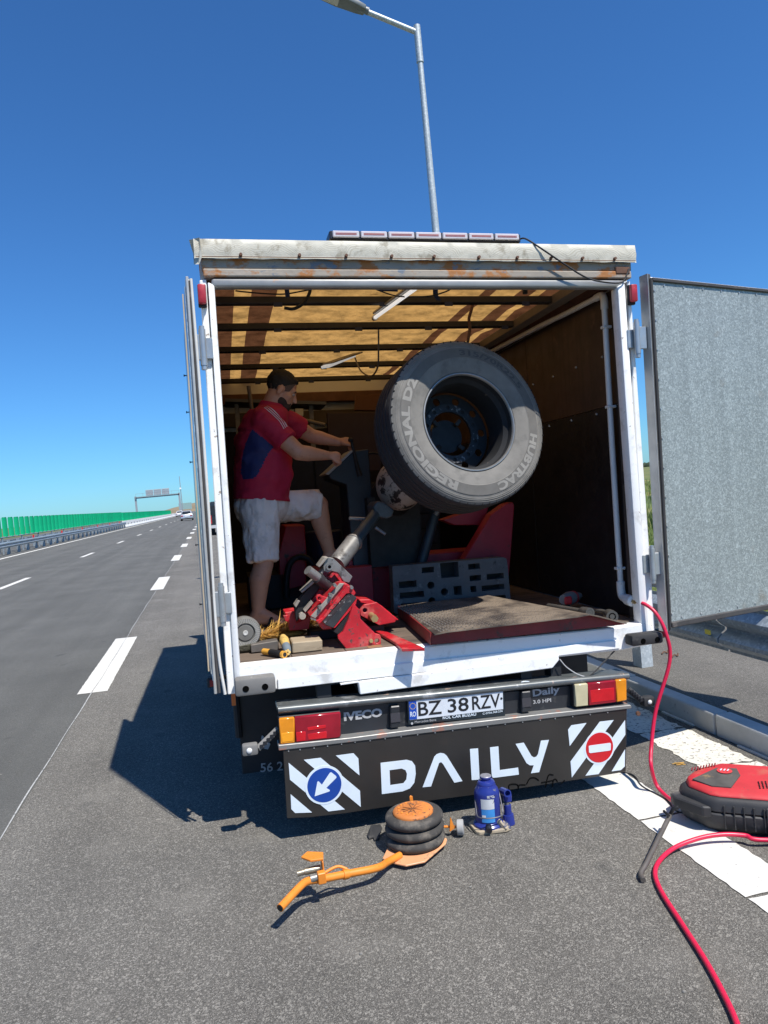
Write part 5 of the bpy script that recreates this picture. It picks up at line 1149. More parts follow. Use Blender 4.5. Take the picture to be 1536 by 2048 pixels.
# top: flat deck with sloped ends
zt = .935
deck = [(-.155, -.045), (.70, -.045), (.70, .82), (-.10, .92)]
dk = MB().add([(-.165, -.105, zt-.012), (-.10, -.105, zt-.005), (.61, -.10, zt), (.68, -.10, zt+.005), (.73, -.10, zt-.008), (.90, -.085, .868),
               (-.10, .90, zt-.012), (-.06, .90, zt-.005), (.45, .88, zt), (.49, .88, zt+.004), (.52, .88, zt-.010), (.61, .88, .868)],
              [(i, i+1, i+7, i+6) for i in range(5)])
dk.add([(x, y, z-.006) for x, y, z in dk.v[:12]], [(i, i+6, i+7, i+1) for i in range(5)]); dk.add([], [])
dk.f += [[i, i+12, i+13, i+1] for i in range(5)]; dk.m += [0]*5
d_ = dk.build('deck', M_CHEQ, rp)
tread = MB()
for i in range(40):
    for j in range(36):
        x = -.13 + .0215*i + (.3 - .02*j)*.0; y = -.09 + .026*j + (.013 if i % 2 else 0)
        if x > .63 - .18*(y+.1): continue
        a = rad(45 if (i+j) % 2 else -45); c, s_ = math.cos(a), math.sin(a); l, w = .011, .0032
        tread.add([(x-c*l, y-s_*l, zt-.006), (x+s_*w, y-c*w, zt-.006), (x+c*l, y+s_*l, zt-.006), (x-s_*w, y+c*w, zt-.006), (x, y, zt+.0025)], [(0, 1, 4), (1, 2, 4), (2, 3, 4), (3, 0, 4)])
tread.build('chequer_lugs', mat('lug_steel', (.19, .16, .125), .5, .3, var=.3, vs=9), d_, weld=False)['kind'] = 'stuff'
M_REDEDGE = mat('red_ramp_edge', (.20, .018, .018), .55, var=.25, vs=8, spots=((.05, .03, .025), 14, .58, .1))
MB().prism([(-0.2011,0.8705),(-0.1971,0.9332),(-0.21,0.9345),(-0.2551,0.9994),(-0.2664,0.9453),(-0.2624,0.8871)] if False else [(-.165, .862), (-.165, zt-.014), (-.10, zt-.006), (.61, zt-.004), (.68, zt+.000), (.73, zt-.014), (.90, .862), (.905, .856)], -.054, -.048).build('front_edge', M_REDEDGE, rp)
MB().add([(-.165, -.05, .858), (-.165, -.05, zt-.012), (-.10, .90, zt-.012), (-.10, .90, .858), (-.172, -.05, .858), (-.172, -.05, zt-.012), (-.107, .90, zt-.012), (-.107, .90, .858)],
         [(0, 1, 2, 3), (4, 7, 6, 5), (0, 4, 5, 1), (1, 5, 6, 2), (2, 6, 7, 3), (3, 7, 4, 0)]).build('side_edge', M_REDEDGE, rp)
for x in (.02, .2, .33, .45):
    MB().box((x, -.045, .856), (x+.008, .80, .90)).build('rib', M_REDEDGE, rp)

# --- grey plastic pallet block with cut-outs, leaning behind the ramp
M_PAL = mat('grey_plastic_pallet', (0.098, 0.10, 0.102), 0.7, var=0.25, vs=9, spots=((0.21, 0.21, 0.21), 14, .60, .1), spots2=((.05, .05, .05), 20, .64, .05))
yp_ = .98
pl = TT('plastic_pallet', 'grey plastic pallet board with square holes leaning behind the ramp', 'pallet', (.3, .98, .85))
def rc(s_): return s_
po = [(-0.1133,1.1709),(0.6398,1.1683),(0.6641,1.1597),(0.6699,1.1392),(0.6803,0.8569),(0.6724,0.8442),(-0.1038,0.8598),(-0.1194,0.8743)]
hs = [[(0.0819,1.1449),(0.1631,1.1446),(0.1608,1.1089),(0.0796,1.1092)], [(0.2051,1.164),(0.3285,1.1638),(0.329,1.0649),(0.209,1.0654)], [(0.3962,1.1417),(0.4762,1.1417),(0.4774,1.1052),(0.3973,1.1053)],
      [(-0.0769,1.0676),(0.0399,1.0671),(0.0405,1.0248),(-0.0764,1.0255)], [(-0.0749,0.9963),(0.0857,0.9947),(0.0865,0.9554),(-0.0742,0.9573)], [(-0.0729,0.9248),(0.044,0.9235),(0.0448,0.8844),(-0.0722,0.8859)],
      [(0.4017,1.0652),(0.4818,1.065),(0.4795,1.0287),(0.4028,1.0288)], [(0.5203,1.065),(0.6403,1.0647),(0.6415,1.0279),(0.5215,1.0283)], [(0.4806,0.992),(0.6391,0.9913),(0.6405,0.9577),(0.4818,0.9554)],
      [(0.2873,1.006),(0.3423,1.0044),(0.342,0.945),(0.2904,0.9465)], [(0.4007,0.9959),(0.4424,0.9955),(0.4433,0.9556),(0.4051,0.9558)], [(0.4062,0.9192),(0.4829,0.9188),(0.4843,0.8854),(0.4075,0.886)],
      [(0.5285,0.9179),(0.645,0.9172),(0.6467,0.8869),(0.5298,0.8845)], [(0.215,0.8943),(0.3558,0.8909),(0.3567,0.8511),(0.2159,0.8548)]]
for cc_ in [(0.1351,1.0261),(0.2237,0.9756),(0.1353,0.9248)]: hs.append(circle(cc_, .024))
pb_ = MB().prism(po, .96, 1.06, holes=hs).build('board', M_PAL, pl, bev=.002)
MB().prism([(a*.96+.012, b*.97+.03) for a, b in po], 1.0605, 1.068).build('back_skin', M_BLK, pl)

# --- small tools and bits on the floor boards at the left
M_WOODB = mat('weathered_timber', (0.33, 0.26, 0.17), 0.8, var=.2, vs=5, stretch=(1, 6, 6), spots=((.14, .1, .06), 9, .6, .1), bump=(30, .3, .004))
bl_ = MB().prism([(-0.8574,0.9287),(-0.8422,0.905),(-0.6916,0.9052),(-0.6891,0.8988),(-0.6934,0.8467),(-0.846,0.8481),(-0.8546,0.8683)] if False else [(-0.845,0.9072),(-0.6909,0.9049),(-0.6937,0.8507),(-0.8487,0.8504)], .15, .30).build('timber_block', M_WOODB, None, base=(-.76, .22, .85), frame=TM, bev=.005)
tag(bl_, 'short weathered timber block on the floor beside the hammer', 'block')
mb_ = MB().prism([(-1.0508,0.8894),(-1.0473,0.8943),(-0.9117,0.9024),(-0.9068,0.8957),(-0.908,0.8526),(-1.05,0.8526)], .27, .35).build('steel_bar', mat('dark_bar', (.14, .125, .11), .55, .3, vs=20), None, base=(-.95, .3, .85), frame=TM, bev=.004)
tag(mb_, 'dark flat steel bar on the floor behind the hammer handle', 'steel bar')
# round ribbed puck against the left post
pc = TT('rubber_puck', 'round grey jacking puck with radial ribs standing against the left post', 'puck', (-1.07, .32, .85))
pcM = Matrix.Translation((-1.0731,0.32,0.9525)) @ Matrix.Rotation(rad(6), 4, 'Z') @ AX
MB().lathe([(0, -.012), (.040, -.012), (.046, -.004), (.050, -.012), (.075, -.016), (.082, -.008), (.084, .01), (.082, .05), (0, .055)], pcM, 40).build('body', mat('puck_grey', (.13, .128, .12), .8, vs=20, var=.2), pc, smooth=35)
for i in range(44):
    a = 2*math.pi*i/44
    MB().add([(math.cos(a+q*.03)*r, math.sin(a+q*.03)*r, z) for z in (-.0165, -.0125) for r in (.052, .074) for q in (-1, 1)], [(0, 1, 3, 2), (0, 4, 5, 1), (2, 3, 7, 6), (0, 2, 6, 4), (1, 5, 7, 3)]).xf(pcM).build('rib', mat('puck_rib', (.42, .415, .39), .8), pc)
MB().lathe([(0, -.0135), (.012, -.0155), (.014, -.0125)], pcM, 12).build('hub_spot', mat('puck_spot', (.5, .5, .48), .5), pc)
pq = MB().box((-1.125, .30, .851), (-1.005, .44, .90)).build('carpet_pad', mat('mossy_pad', (.055, .052, .035), .95, var=.4, vs=30, bump=(90, .8, .01)), None, base=(-1.06, .37, .851), frame=TM, bev=.012)
tag(pq, 'dark shaggy pad on the floor under the round puck', 'pad')
# hand broom: bound head, loose bristles
random.seed(5)
hb = TT('hand_broom', 'worn straw hand broom lying behind the timber block', 'broom', (-.85, .6, .85))
br = MB(); P = []; F = []
B0, B1 = Vector((-1.0, .62, .875)), Vector((-.70, .60, .90))
for i in range(900):
    t = random.random(); b0 = B0.lerp(B1, t) + Vector((random.gauss(0, .012), random.gauss(0, .03), random.gauss(0, .010)))
    d = Vector((random.gauss(.085, .05), random.gauss(-.01, .05), random.gauss(.02, .025) + .03*t))
    s_ = d.cross(Vector((0, 0, 1))).normalized()*.0016; k = len(P)
    P += [b0 - s_, b0 + s_, b0 + d*.6 + s_*.8 + Vector((0, 0, .003)), b0 + d*.6 - s_*.8 + Vector((0, 0, .003)), b0 + d]
    F += [(k, k+1, k+2, k+3), (k+3, k+2, k+4)]
M_STRAW = mat('straw', (0.62, 0.36, 0.08), 0.7, var=.3, vs=18)
me = bpy.data.meshes.new('bristles'); me.from_pydata([tuple(p - Vector((-.85, .6, .85))) for p in P], [], F); me.materials.append(M_STRAW)
ob = bpy.data.objects.new('bristles', me); COL.objects.link(ob); ob.parent = hb; ob['kind'] = 'stuff'
MB().sph((-.86, .615, .872), (.15, .045, .020), 20, 10).build('bristle_core', M_STRAW, hb, smooth=60)
# wallpaper-style bound brush stub with tape
sb = TT('straw_brush', 'short straw brush bound with blue tape beside the timber block', 'brush', (-.88, .2, .85))
q0, q1, q2 = Vector((-0.88,0.3,0.9143)), Vector((-0.8741,0.2,0.8828)), Vector((-0.8754,0.1,0.8724))
for v_ in (q0, q1, q2): v_.z = max(v_.z, .872)
MB().tube([q0, q0.lerp(q1, .4), q1], [.016, .026, .022], 14).build('straw_head', mat('straw2', (.55, .36, .10), .75, var=.3, vs=60, bump=(150, .8, .004)), sb, smooth=50)
MB().tube([q1, q1.lerp(q2, .6), q2], [.0225, .021, .017], 14).build('tape_binding', mat('blue_grey_tape', (.16, .20, .23), .5, vs=20), sb, smooth=50)
for k in range(5):
    c_ = q2 + Vector((.009*math.cos(k*1.26), -.012, .009*math.sin(k*1.26)))
    MB().cyl(c_ + Vector((0, .03, 0)), c_, .006, .006, 8).build('straw_end', mat('straw_cut', (.66, .46, .16), .7), sb)
# hammer handle, black rubber with orange ends
hm = TT('hammer', 'hammer handle with orange end and black grip lying near the sill', 'hammer', (-.93, .2, .85))
h0, h1_, h2 = Vector((-0.9891,0.2,0.8892)), Vector((-0.9568,0.16,0.8774)), Vector((-0.893,0.065,0.8578))
for v_ in (h0, h1_, h2): v_.z = .868
MB().tube([h0, h1_], [.016, .0165], 12).build('neck', mat('orange_grip', (.60, .30, .04), .55, vs=30), hm, smooth=50)
MB().tube([h1_, h1_.lerp(h2, .85)], [.017, .0175], 12).build('grip', M_BLK, hm, smooth=50)
MB().tube([h1_.lerp(h2, .85), h2], [.018, .0185], 12).build('end_cap', mat('orange_grip', (.60, .30, .04), .55, vs=30), hm, smooth=50)
MB().cyl(h2, h2 + (h2-h1_)*.012, .011, .011, 10).build('cap_insert', M_BLK, hm)

# --- sockets, bars and impact tool at the right of the ramp
M_SOCK = mat('socket_steel', (0.12, 0.115, 0.105), 0.4, 0.5, var=.25, vs=20)
def socket_bar(name, label, pts, r, head, cat='socket'):
    t = TT(name, label, cat, pts[0])
    MB().tube(smooth_path(pts, 5), r, 12).build('shaft', M_SOCK, t, smooth=50)
    p1 = Vector(pts[-1]); d = (p1 - Vector(pts[-2])).normalized()
    fr = Matrix.Translation(p1) @ d.to_track_quat('Z', 'Y').to_matrix().to_4x4()
    MB().lathe([(head*.62, -.09), (head*.95, -.07), (head, -.03), (head, 0), (head*.62, 0), (head*.62, -.05), (0, -.05)], fr, 18).build('socket_head', M_SOCK, t, smooth=35)
    return t
socket_bar('long_socket', 'long steel socket bar lying on the ramp edge with open end', [(0.7139,0.46,0.9029), (0.7265,0.28,0.9116), (0.7582,0.04,0.9175)], .017, .029)
socket_bar('square_socket', 'thick square drive socket lying beside the long bar', [(0.8981,0.3,0.8881), (0.9215,0.18,0.8863), (0.8835,0.03,0.8872)], .014, .033)
t = TT('breaker_handle', 'thin black wrench lying against the right wall', 'wrench', (1.0, .2, .865))
MB().tube(smooth_path([(1.1387,0.5,0.8237), (1.0933,0.3,0.8354), (1.0535,0.12,0.8476)], 4), .011, 10).build('shaft', M_BLK, t, smooth=50)
MB().cyl((1.0535,0.12,0.8476), (1.062,0.075,0.8452), .014, .011, 12).build('drive_end', M_SOCK, t, smooth=40)
t = TT('impact_wrench', 'grey impact wrench with red bands lying behind the long socket', 'impact wrench', (.9, .7, .87))
iw0, iw1 = Vector((0.8313,0.5,0.895)), Vector((1.0011,0.62,0.8493))
iw0.z = max(iw0.z, .925); iw1.z = iw0.z - .005
MB().tube([iw0, iw0.lerp(iw1, .3), iw0.lerp(iw1, .6), iw1], [.030, .042, .038, .020], 16).build('housing', mat('tool_grey', (.20, .20, .19), .5, vs=15), t, smooth=50)
MB().tube([iw0.lerp(iw1, .52), iw0.lerp(iw1, .62)], [.0415, .0405], 16).build('red_band', M_RED, t, smooth=50)
MB().box(iw0 + Vector((-.012, -.046, -.024)), iw0 + Vector((.038, -.030, .024))).build('red_badge', M_RED, t, bev=.008)
MB().box(iw0 + Vector((.0, -.0, -.058)), iw0 + Vector((.05, .05, -.02))).build('handle', M_BLK, t, bev=.01)
cn = TT('spray_can', 'small can with red and blue bands standing by the right wall', 'can', (1.1505,0.6,0.8037))
c_ = Vector((1.1503,0.6,0.8015)); c_.z = .851; ORG[cn] = c_; cn.matrix_world = TM @ Matrix.Translation(c_)
MB().cyl(c_, c_ + Vector((0, 0, .10)), .055, .055, 24).build('body', mat('can_blue', (.03, .05, .07), .4), cn, smooth=40)
MB().box(c_ + Vector((-.056, -.058, .01)), c_ + Vector((-.01, -.03, .095))).build('red_label', M_RED, cn, bev=.004)

# --- tube lamps and cables under the roof
l1 = TT('tube_lamp', 'long bare tube lamp hanging under the roof behind the header', 'lamp', (-0.1573,0.3,2.6431))
a_, b_ = Vector((-0.0729,0.1,2.7002)), Vector((-0.1451,0.85,2.6677))
b_.z = a_.z + .03
MB().bar(a_ + Vector((0, 0, .026)), b_ + Vector((0, 0, .026)), .034, .016).build('fitting', mat('lamp_fitting', (.35, .34, .32), .4, .3), l1, bev=.004)
MB().cyl(a_, b_, .011, .011, 14).build('tube', mat('lamp_tube', (.9, .9, .93), .12, emit=.45), l1, smooth=40)
MB().cyl(b_, b_ + (b_-a_).normalized()*.03, .018, .016, 12).build('end_cap', mat('lamp_cap', (.55, .5, .42), .4), l1, smooth=40)
l2 = TT('tube_lamp', 'short white lamp strip fixed farther back under the roof', 'lamp', (-0.2228,1.9,2.6582))
MB().bar((-0.3433,1.75,2.5984), (-0.0696,2.1,2.7453), .07, .02).build('strip', mat('lamp_strip', (.6, .66, .7), .4, emit=.25), l2, bev=.004)
MB().bar(Vector((-0.3231,1.75,2.6237)), Vector((-0.0197,2.1,2.768)), .09, .012).build('shade', M_DIRTY, l2, bev=.003)
cb = MB().tube(smooth_path([(-0.1303,0.85,2.6521), (-0.1154,0.95,2.5493), (-0.0952,1.1,2.4664), (-0.0776,1.4,2.4634), (-0.0856,1.7,2.5536), (-0.066,2,2.7093)], 8), .006, 6).build('lamp_cable', mat('cable_grey', (.16, .13, .10), .6), None, base=(-0.1228,0.9,2.6014), frame=TM, smooth=50)
tag(cb, 'thin grey cable looping between the two roof lamps', 'cable')
# loose tape ends, wires and hook under the header
for nm, pts, w in (('blue_tape', [(-0.7562,0.25,2.7444),(-0.7326,0.25,2.7445),(-0.7294,0.25,2.6896),(-0.7534,0.25,2.6846)], 'narrow dark blue tape strip beside the brown cloth band'), ('blue_tape', [(-0.2441,0.25,2.7478),(-0.1451,0.25,2.7497),(-0.1492,0.25,2.7148),(-0.2496,0.25,2.7183)], 'wide dark blue tape patch next to the hanging tube lamp'), ('blue_tape', [(0.0496,0.25,2.7518),(0.0792,0.25,2.7518),(0.0757,0.25,2.6971),(0.0903,0.25,2.6652),(0.0674,0.25,2.6688),(0.0478,0.25,2.6953)], 'long curled blue tape strip hanging right of the tube lamp'), ('blue_tape', [(0.446,0.25,2.7543),(0.4866,0.25,2.7544),(0.444,0.25,2.7237),(0.4153,0.25,2.7255)], 'slanted blue tape scrap on the brown cloth stripe near the buckle')):
    o = MB().add([Vector(p) + Vector((0, d, 0)) for d in (0, .003) for p in pts], [tuple(range(len(pts))), tuple(range(len(pts), 2*len(pts)))] + [(i, (i+1) % len(pts), len(pts)+(i+1) % len(pts), len(pts)+i) for i in range(len(pts))]).build(nm, mat('blue_tape', (.008, .02, .07), .6), None, base=pts[0], frame=TM)
    tag(o, w, 'tape', 'blue tape scraps under the roof')
for i, (pts, lb_) in enumerate((([(-1.0052,0.3,2.7337),(-0.9557,0.3,2.7278),(-0.8556,0.3,2.7193),(-0.7539,0.3,2.7167),(-0.6497,0.3,2.7337),(-0.5262,0.3,2.7597)], 'thin dark wire with a knot strung under the front roof cloth'), ([(-0.3043,0.3,2.7626),(-0.243,0.3,2.7364),(-0.154,0.3,2.7072),(-0.0626,0.3,2.7009),(0.0452,0.3,2.7025)], 'thin dark wire passing behind the hanging tube lamp'), ([(-0.0969,0.2,2.6726),(0.0117,0.2,2.6759),(0.1047,0.2,2.7002),(0.1616,0.2,2.7265),(0.212,0.2,2.7177)], 'thin dark wire ending beside the blue tape strip'), ([(-0.6067,0.35,2.7719),(-0.6135,0.35,2.7353),(-0.6476,0.35,2.6831),(-0.702,0.35,2.6529),(-0.7537,0.35,2.6575)], 'brown cable sagging below the first roof bow'))):
    o = MB().tube(smooth_path(pts, 5), .004 if i < 3 else .009, 6).build('roof_wire', M_BLK, None, base=pts[0], frame=TM); tag(o, lb_, 'wire')
o = MB().box(Vector((0.5196,0.12,2.7119)), Vector((0.5431,0.12,2.6663)) + Vector((0, .02, 0))).build('strap_buckle', M_BLK, None, base=(0.5196,0.12,2.7119), frame=TM, bev=.003); tag(o, 'small black strap buckle hanging under the header tube', 'buckle')
stp = MB(); pts = [(0.4588,0.75,2.7791),(0.4455,0.75,2.7387),(0.4283,0.75,2.6882),(0.4315,0.75,2.6376),(0.4117,0.75,2.5468)]
o = stp.tube(smooth_path(pts, 4), .010, 6).build('hanging_strap', M_RUST_D, None, base=pts[0], frame=TM); tag(o, 'dark strap hanging from the roof bow above the wheel', 'strap')

# --- dim stores along the front wall
dc = TT('drawer_cabinet', 'dark drawer cabinet standing far back behind the wheel machine', 'cabinet', (.3, 2.9, .85))
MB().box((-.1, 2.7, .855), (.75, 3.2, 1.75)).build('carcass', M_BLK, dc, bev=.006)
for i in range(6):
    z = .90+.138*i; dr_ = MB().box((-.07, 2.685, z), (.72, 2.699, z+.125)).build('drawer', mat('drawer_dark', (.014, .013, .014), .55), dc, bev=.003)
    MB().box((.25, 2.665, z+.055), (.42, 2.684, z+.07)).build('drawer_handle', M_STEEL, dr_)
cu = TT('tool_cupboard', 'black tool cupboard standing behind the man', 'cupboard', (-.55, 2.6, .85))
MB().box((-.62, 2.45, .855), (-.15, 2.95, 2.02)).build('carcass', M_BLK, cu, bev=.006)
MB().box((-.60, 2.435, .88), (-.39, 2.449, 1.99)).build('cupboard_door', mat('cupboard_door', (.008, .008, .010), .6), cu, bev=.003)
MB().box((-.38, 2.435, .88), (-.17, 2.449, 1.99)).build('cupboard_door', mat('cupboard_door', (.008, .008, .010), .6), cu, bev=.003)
bd = MB().cyl((-.38, 2.2, .853), (-.38, 2.2, 1.38), .15, .15, 24).build('blue_drum', mat('drum_blue', (.01, .018, .06), .5), None, base=(-.38, 2.2, .853), frame=TM, smooth=40, bev=.01)
tag(bd, 'dark blue drum half hidden behind the bent leg', 'drum')
wb = MB().prism([(0.1735,2.6114),(0.5098,2.6105),(0.4991,2.4458),(0.1543,2.4679)], 3.30, 3.36).build('plywood_offcut', mat('ply_orange', (.13, .05, .018), .7, vs=6), None, base=(0.3014,3.3,2.4626), frame=TM, bev=.003)
tag(wb, 'orange plywood offcut fixed high on the front wall', 'board')
rb = MB().prism([(-0.1335,2.4369),(0.3764,2.4277),(0.3501,1.8749),(-0.1433,1.8544)], 3.2, 3.24).build('brown_board', mat('red_brown_board', (.04, .017, .013), .6, vs=4), None, base=(0.0471,3.2,1.8439), frame=TM, bev=.003)
tag(rb, 'red brown board standing against the front wall behind the hands', 'board')
sh = TT('wall_shelf', 'grey metal shelf high on the front wall behind the head', 'shelf', (-.7, 3.2, 2.2))
MB().prism([(-1.061,2.5894),(-0.1462,2.5312),(-0.1481,2.5031),(-1.0628,2.5622)], 3.1, 3.5).build('shelf_board', mat('shelf_grey', (.10, .10, .10), .5), sh)
for px_ in (-.98, -.30): MB().box((px_, 3.2, 1.6), (px_+.04, 3.24, 2.55)).build('upright', M_DIRTY, sh)
MB().prism([(-0.436,2.4786),(-0.3621,2.476),(-0.3664,2.4114),(-0.4402,2.4142)], 3.12, 3.3).build('white_box', mat('box_pale', (.6, .58, .5), .6), sh)
wh_ = MB().tube([(-0.913,1.6,2.4505), (-0.9024,1.6,2.3), (-0.9143,1.6,1.6523)], .014, 10).build('broom_stick', mat('pale_stick', (.20, .155, .10), .6), None, base=(-0.9143,1.6,1.6523), frame=TM, smooth=50)
tag(wh_, 'pale wooden stick standing upright behind the back of the man', 'stick')
whd = MB().tube([(-0.5402,2.4,2.3132), (-0.2911,2.3,2.2307)], .016, 8).build('pickaxe_handle', mat('pale_stick', (.20, .155, .10), .6), None, base=(-0.4119,2.3,2.2558), frame=TM, smooth=50)
tag(whd, 'wooden tool handle poking out at chest height behind the arms', 'handle')

# ------------------------------------------------------------------ the man working at the machine (truck frame)
def remesh(name, prims, voxel, mats, parent, iters=4, cuts=(), frame_org=None, region=None, smooth_fac=.5, wrinkle=None):
    """union of tapered limbs and ellipsoids fused into one continuous skin"""
    mb = MB()
    for p in prims:
        if p[0] == 'cap':
            _, a, b, r0, r1 = p; a = Vector(a); b = Vector(b)
            k = 6; d = b - a
            mb.cyl(a, b, r0, r1, 18); mb.sph(a, r0, 18, 10); mb.sph(b, r1, 18, 10)
        elif p[0] == 'cone': mb.cyl(Vector(p[1]), Vector(p[2]), p[3], p[4], 24)
        elif p[0] == 'ell':
            rot = Euler([rad(q) for q in p[3]]).to_matrix() if len(p) > 3 else None
            mb.sph(p[1], p[2], 22, 14, rot=rot)
        elif p[0] == 'oval':                        # elliptical frustum: a, b, (rx, ry) at a, (rx, ry) at b; flat ends
            _, a, b, ra, rb = p; a = Vector(a); b = Vector(b); n = 28; P = []
            d = (b - a).normalized(); y = Vector((0, 1, 0)); x = y.cross(d).normalized(); y = d.cross(x)
            for c_, r_ in ((a, ra), (b, rb)):
                P += [c_ + x*r_[0]*math.cos(2*math.pi*i/n) + y*r_[1]*math.sin(2*math.pi*i/n) for i in range(n)]
            mb.add(P, [(i, (i+1) % n, n+(i+1) % n, n+i) for i in range(n)] + [tuple(range(n-1, -1, -1)), tuple(range(n, 2*n))])
    me = mb.mesh(name + '_raw', mats, Vector((0, 0, 0)), weld=False)
    tmp = bpy.data.objects.new('tmp', me); COL.objects.link(tmp)
    m = tmp.modifiers.new('r', 'REMESH'); m.mode = 'VOXEL'; m.voxel_size = voxel
    s = tmp.modifiers.new('s', 'SMOOTH'); s.factor = smooth_fac; s.iterations = iters
    dg = bpy.context.evaluated_depsgraph_get()
    out = bpy.data.meshes.new_from_object(tmp.evaluated_get(dg))
    bpy.data.objects.remove(tmp); bpy.data.meshes.remove(me)
    bm = bmesh.new(); bm.from_mesh(out)
    if wrinkle:
        st_, amp = wrinkle; bm.normal_update()
        for v_ in bm.verts:
            q = Vector((v_.co.x*st_[0], v_.co.y*st_[1], v_.co.z*st_[2]))
            k = mnoise.noise(q) ; k2 = 1 - abs(mnoise.noise(q*1.7 + Vector((5, 2, 1))))*2
            v_.co += v_.normal*amp*(0.6*k + 0.55*k2*abs(k))
    for co_, no_ in cuts:
        g = bmesh.ops.bisect_plane(bm, geom=bm.verts[:]+bm.edges[:]+bm.faces[:], plane_co=co_, plane_no=no_, clear_outer=True)
    if cuts:
        be = [e for e in bm.edges if e.is_boundary]
        if be: bmesh.ops.holes_fill(bm, edges=be)
    org = ORG[parent]
    if region:
        for f in bm.faces: f.material_index = region(f.calc_center_median(), f.normal)
    for v in bm.verts: v.co -= org
    for f in bm.faces: f.smooth = True
    out.materials.clear()
    for q in (mats if isinstance(mats, (list, tuple)) else [mats]): out.materials.append(q)
    bm.to_mesh(out); bm.free(); out.name = name
    o = bpy.data.objects.new(name, out); COL.objects.link(o); o.parent = parent; ORG[o] = org
    return o

M_SKIN = mat('skin', (0.58, 0.30, 0.19), 0.5, var=.1, vs=14, spots=((.44, .21, .14), 20, .56, .14))
M_HAIR = mat('dark_hair', (0.012, 0.010, 0.009), 0.7, var=.3, vs=60, bump=(220, .8, .004))
M_FADE = mat('hair_fade', (0.12, 0.075, 0.055), 0.8, var=.3, vs=160, bump=(260, .5, .002))
M_BEARD = mat('beard_stubble', (0.045, 0.028, 0.022), 0.8, var=.35, vs=140, bump=(260, .6, .002))
M_SHIRT = mat('crimson_shirt', (0.46, 0.012, 0.050), 0.75, var=.12, vs=9, bump=(10, .35, .02))
M_NAVY = mat('navy_shirt', (0.014, 0.022, 0.11), 0.7, var=.1, vs=9, bump=(10, .3, .02))
M_SHORTS = mat('beige_shorts', (0.80, 0.73, 0.68), 0.85, var=.13, vs=8, spots=((.60, .53, .47), 9, .56, .16), bump=(9, .6, .03))
M_SLIP = mat('slipper_black', (.015, .015, .017), .7)
mn = TT('person', 'man in crimson shirt and beige shorts working inside the truck, one knee raised', 'person', (-.93, 1.05, .85))
yn, yc, yf = 1.06, 1.20, 1.36
def at(y, p): return Vector(p)
shN = Vector((-0.8571,1.04,2.1386)); elN = Vector((-0.6612,0.98,1.9274)); wrN = Vector((-0.4719,1.06,1.9049))
shF = Vector((-0.6894,1.37,2.1772)); elF = Vector((-0.5187,1.44,2.0684)); wrF = Vector((-0.3431,1.38,2.0137))
hipN = Vector((-0.9157,1.1,1.5842)); knN = Vector((-0.919,1.05,1.2449)); anN = Vector((-0.9737,1.04,0.9425))
hipF = Vector((-0.7728,1.3,1.6072)); knF = Vector((-0.5111,1.34,1.5904)); anF = Vector((-0.4546,1.34,1.2524))
pel = Vector((-0.897,1.2,1.6474)); bel = Vector((-0.8724,1.2,1.8244)); chs = Vector((-0.8585,1.2,2.0343)); upc = Vector((-0.8143,1.2,2.1685))
nk = Vector((-0.7849,1.2,2.2712)); hdc = Vector((-0.7218,1.2,2.347))
floorz = .852
# hands: palm and five bent fingers each
def hand(wr, d, up, side, curl):
    """wr wrist, d finger direction, up back-of-hand normal, side thumb side"""
    d = d.normalized(); up = (up - d*up.dot(d)).normalized(); sd = d.cross(up)*side
    pr = [('cap', wr, wr + d*.045, .026, .027), ('ell', wr + d*.055, (.038, .036, .030))]
    for k, (o_, L_) in enumerate(((.030, .070), (.010, .078), (-.011, .073), (-.030, .058))):
        b0 = wr + d*.075 + sd*o_
        a1 = rad(curl[k]); b1 = b0 + (d*math.cos(a1) - up*math.sin(a1))*L_*.48
        a2 = a1 + rad(curl[k]*.9+10); b2 = b1 + (d*math.cos(a2) - up*math.sin(a2))*L_*.34
        a3 = a2 + rad(25); b3 = b2 + (d*math.cos(a3) - up*math.sin(a3))*L_*.25
        pr += [('cap', wr + d*.055 + sd*o_*.8, b0, .0115, .0105), ('cap', b0, b1, .0102, .0092), ('cap', b1, b2, .0092, .0084), ('cap', b2, b3, .0084, .0072)]
    t0 = wr + d*.030 + sd*.026; t1 = t0 + (d*.7 + sd*.6 - up*.35).normalized()*.038; t2 = t1 + (d*.95 + sd*.1 - up*.35).normalized()*.030
    pr += [('cap', t0, t1, .0145, .0115), ('cap', t1, t2, .0112, .0085)]
    return pr
lev = Vector((-0.2636,1.3,2.003))
TILT = 25
HR = Matrix.Rotation(rad(TILT), 3, 'Y')
def hd_(o): return hdc + HR @ Vector(o)
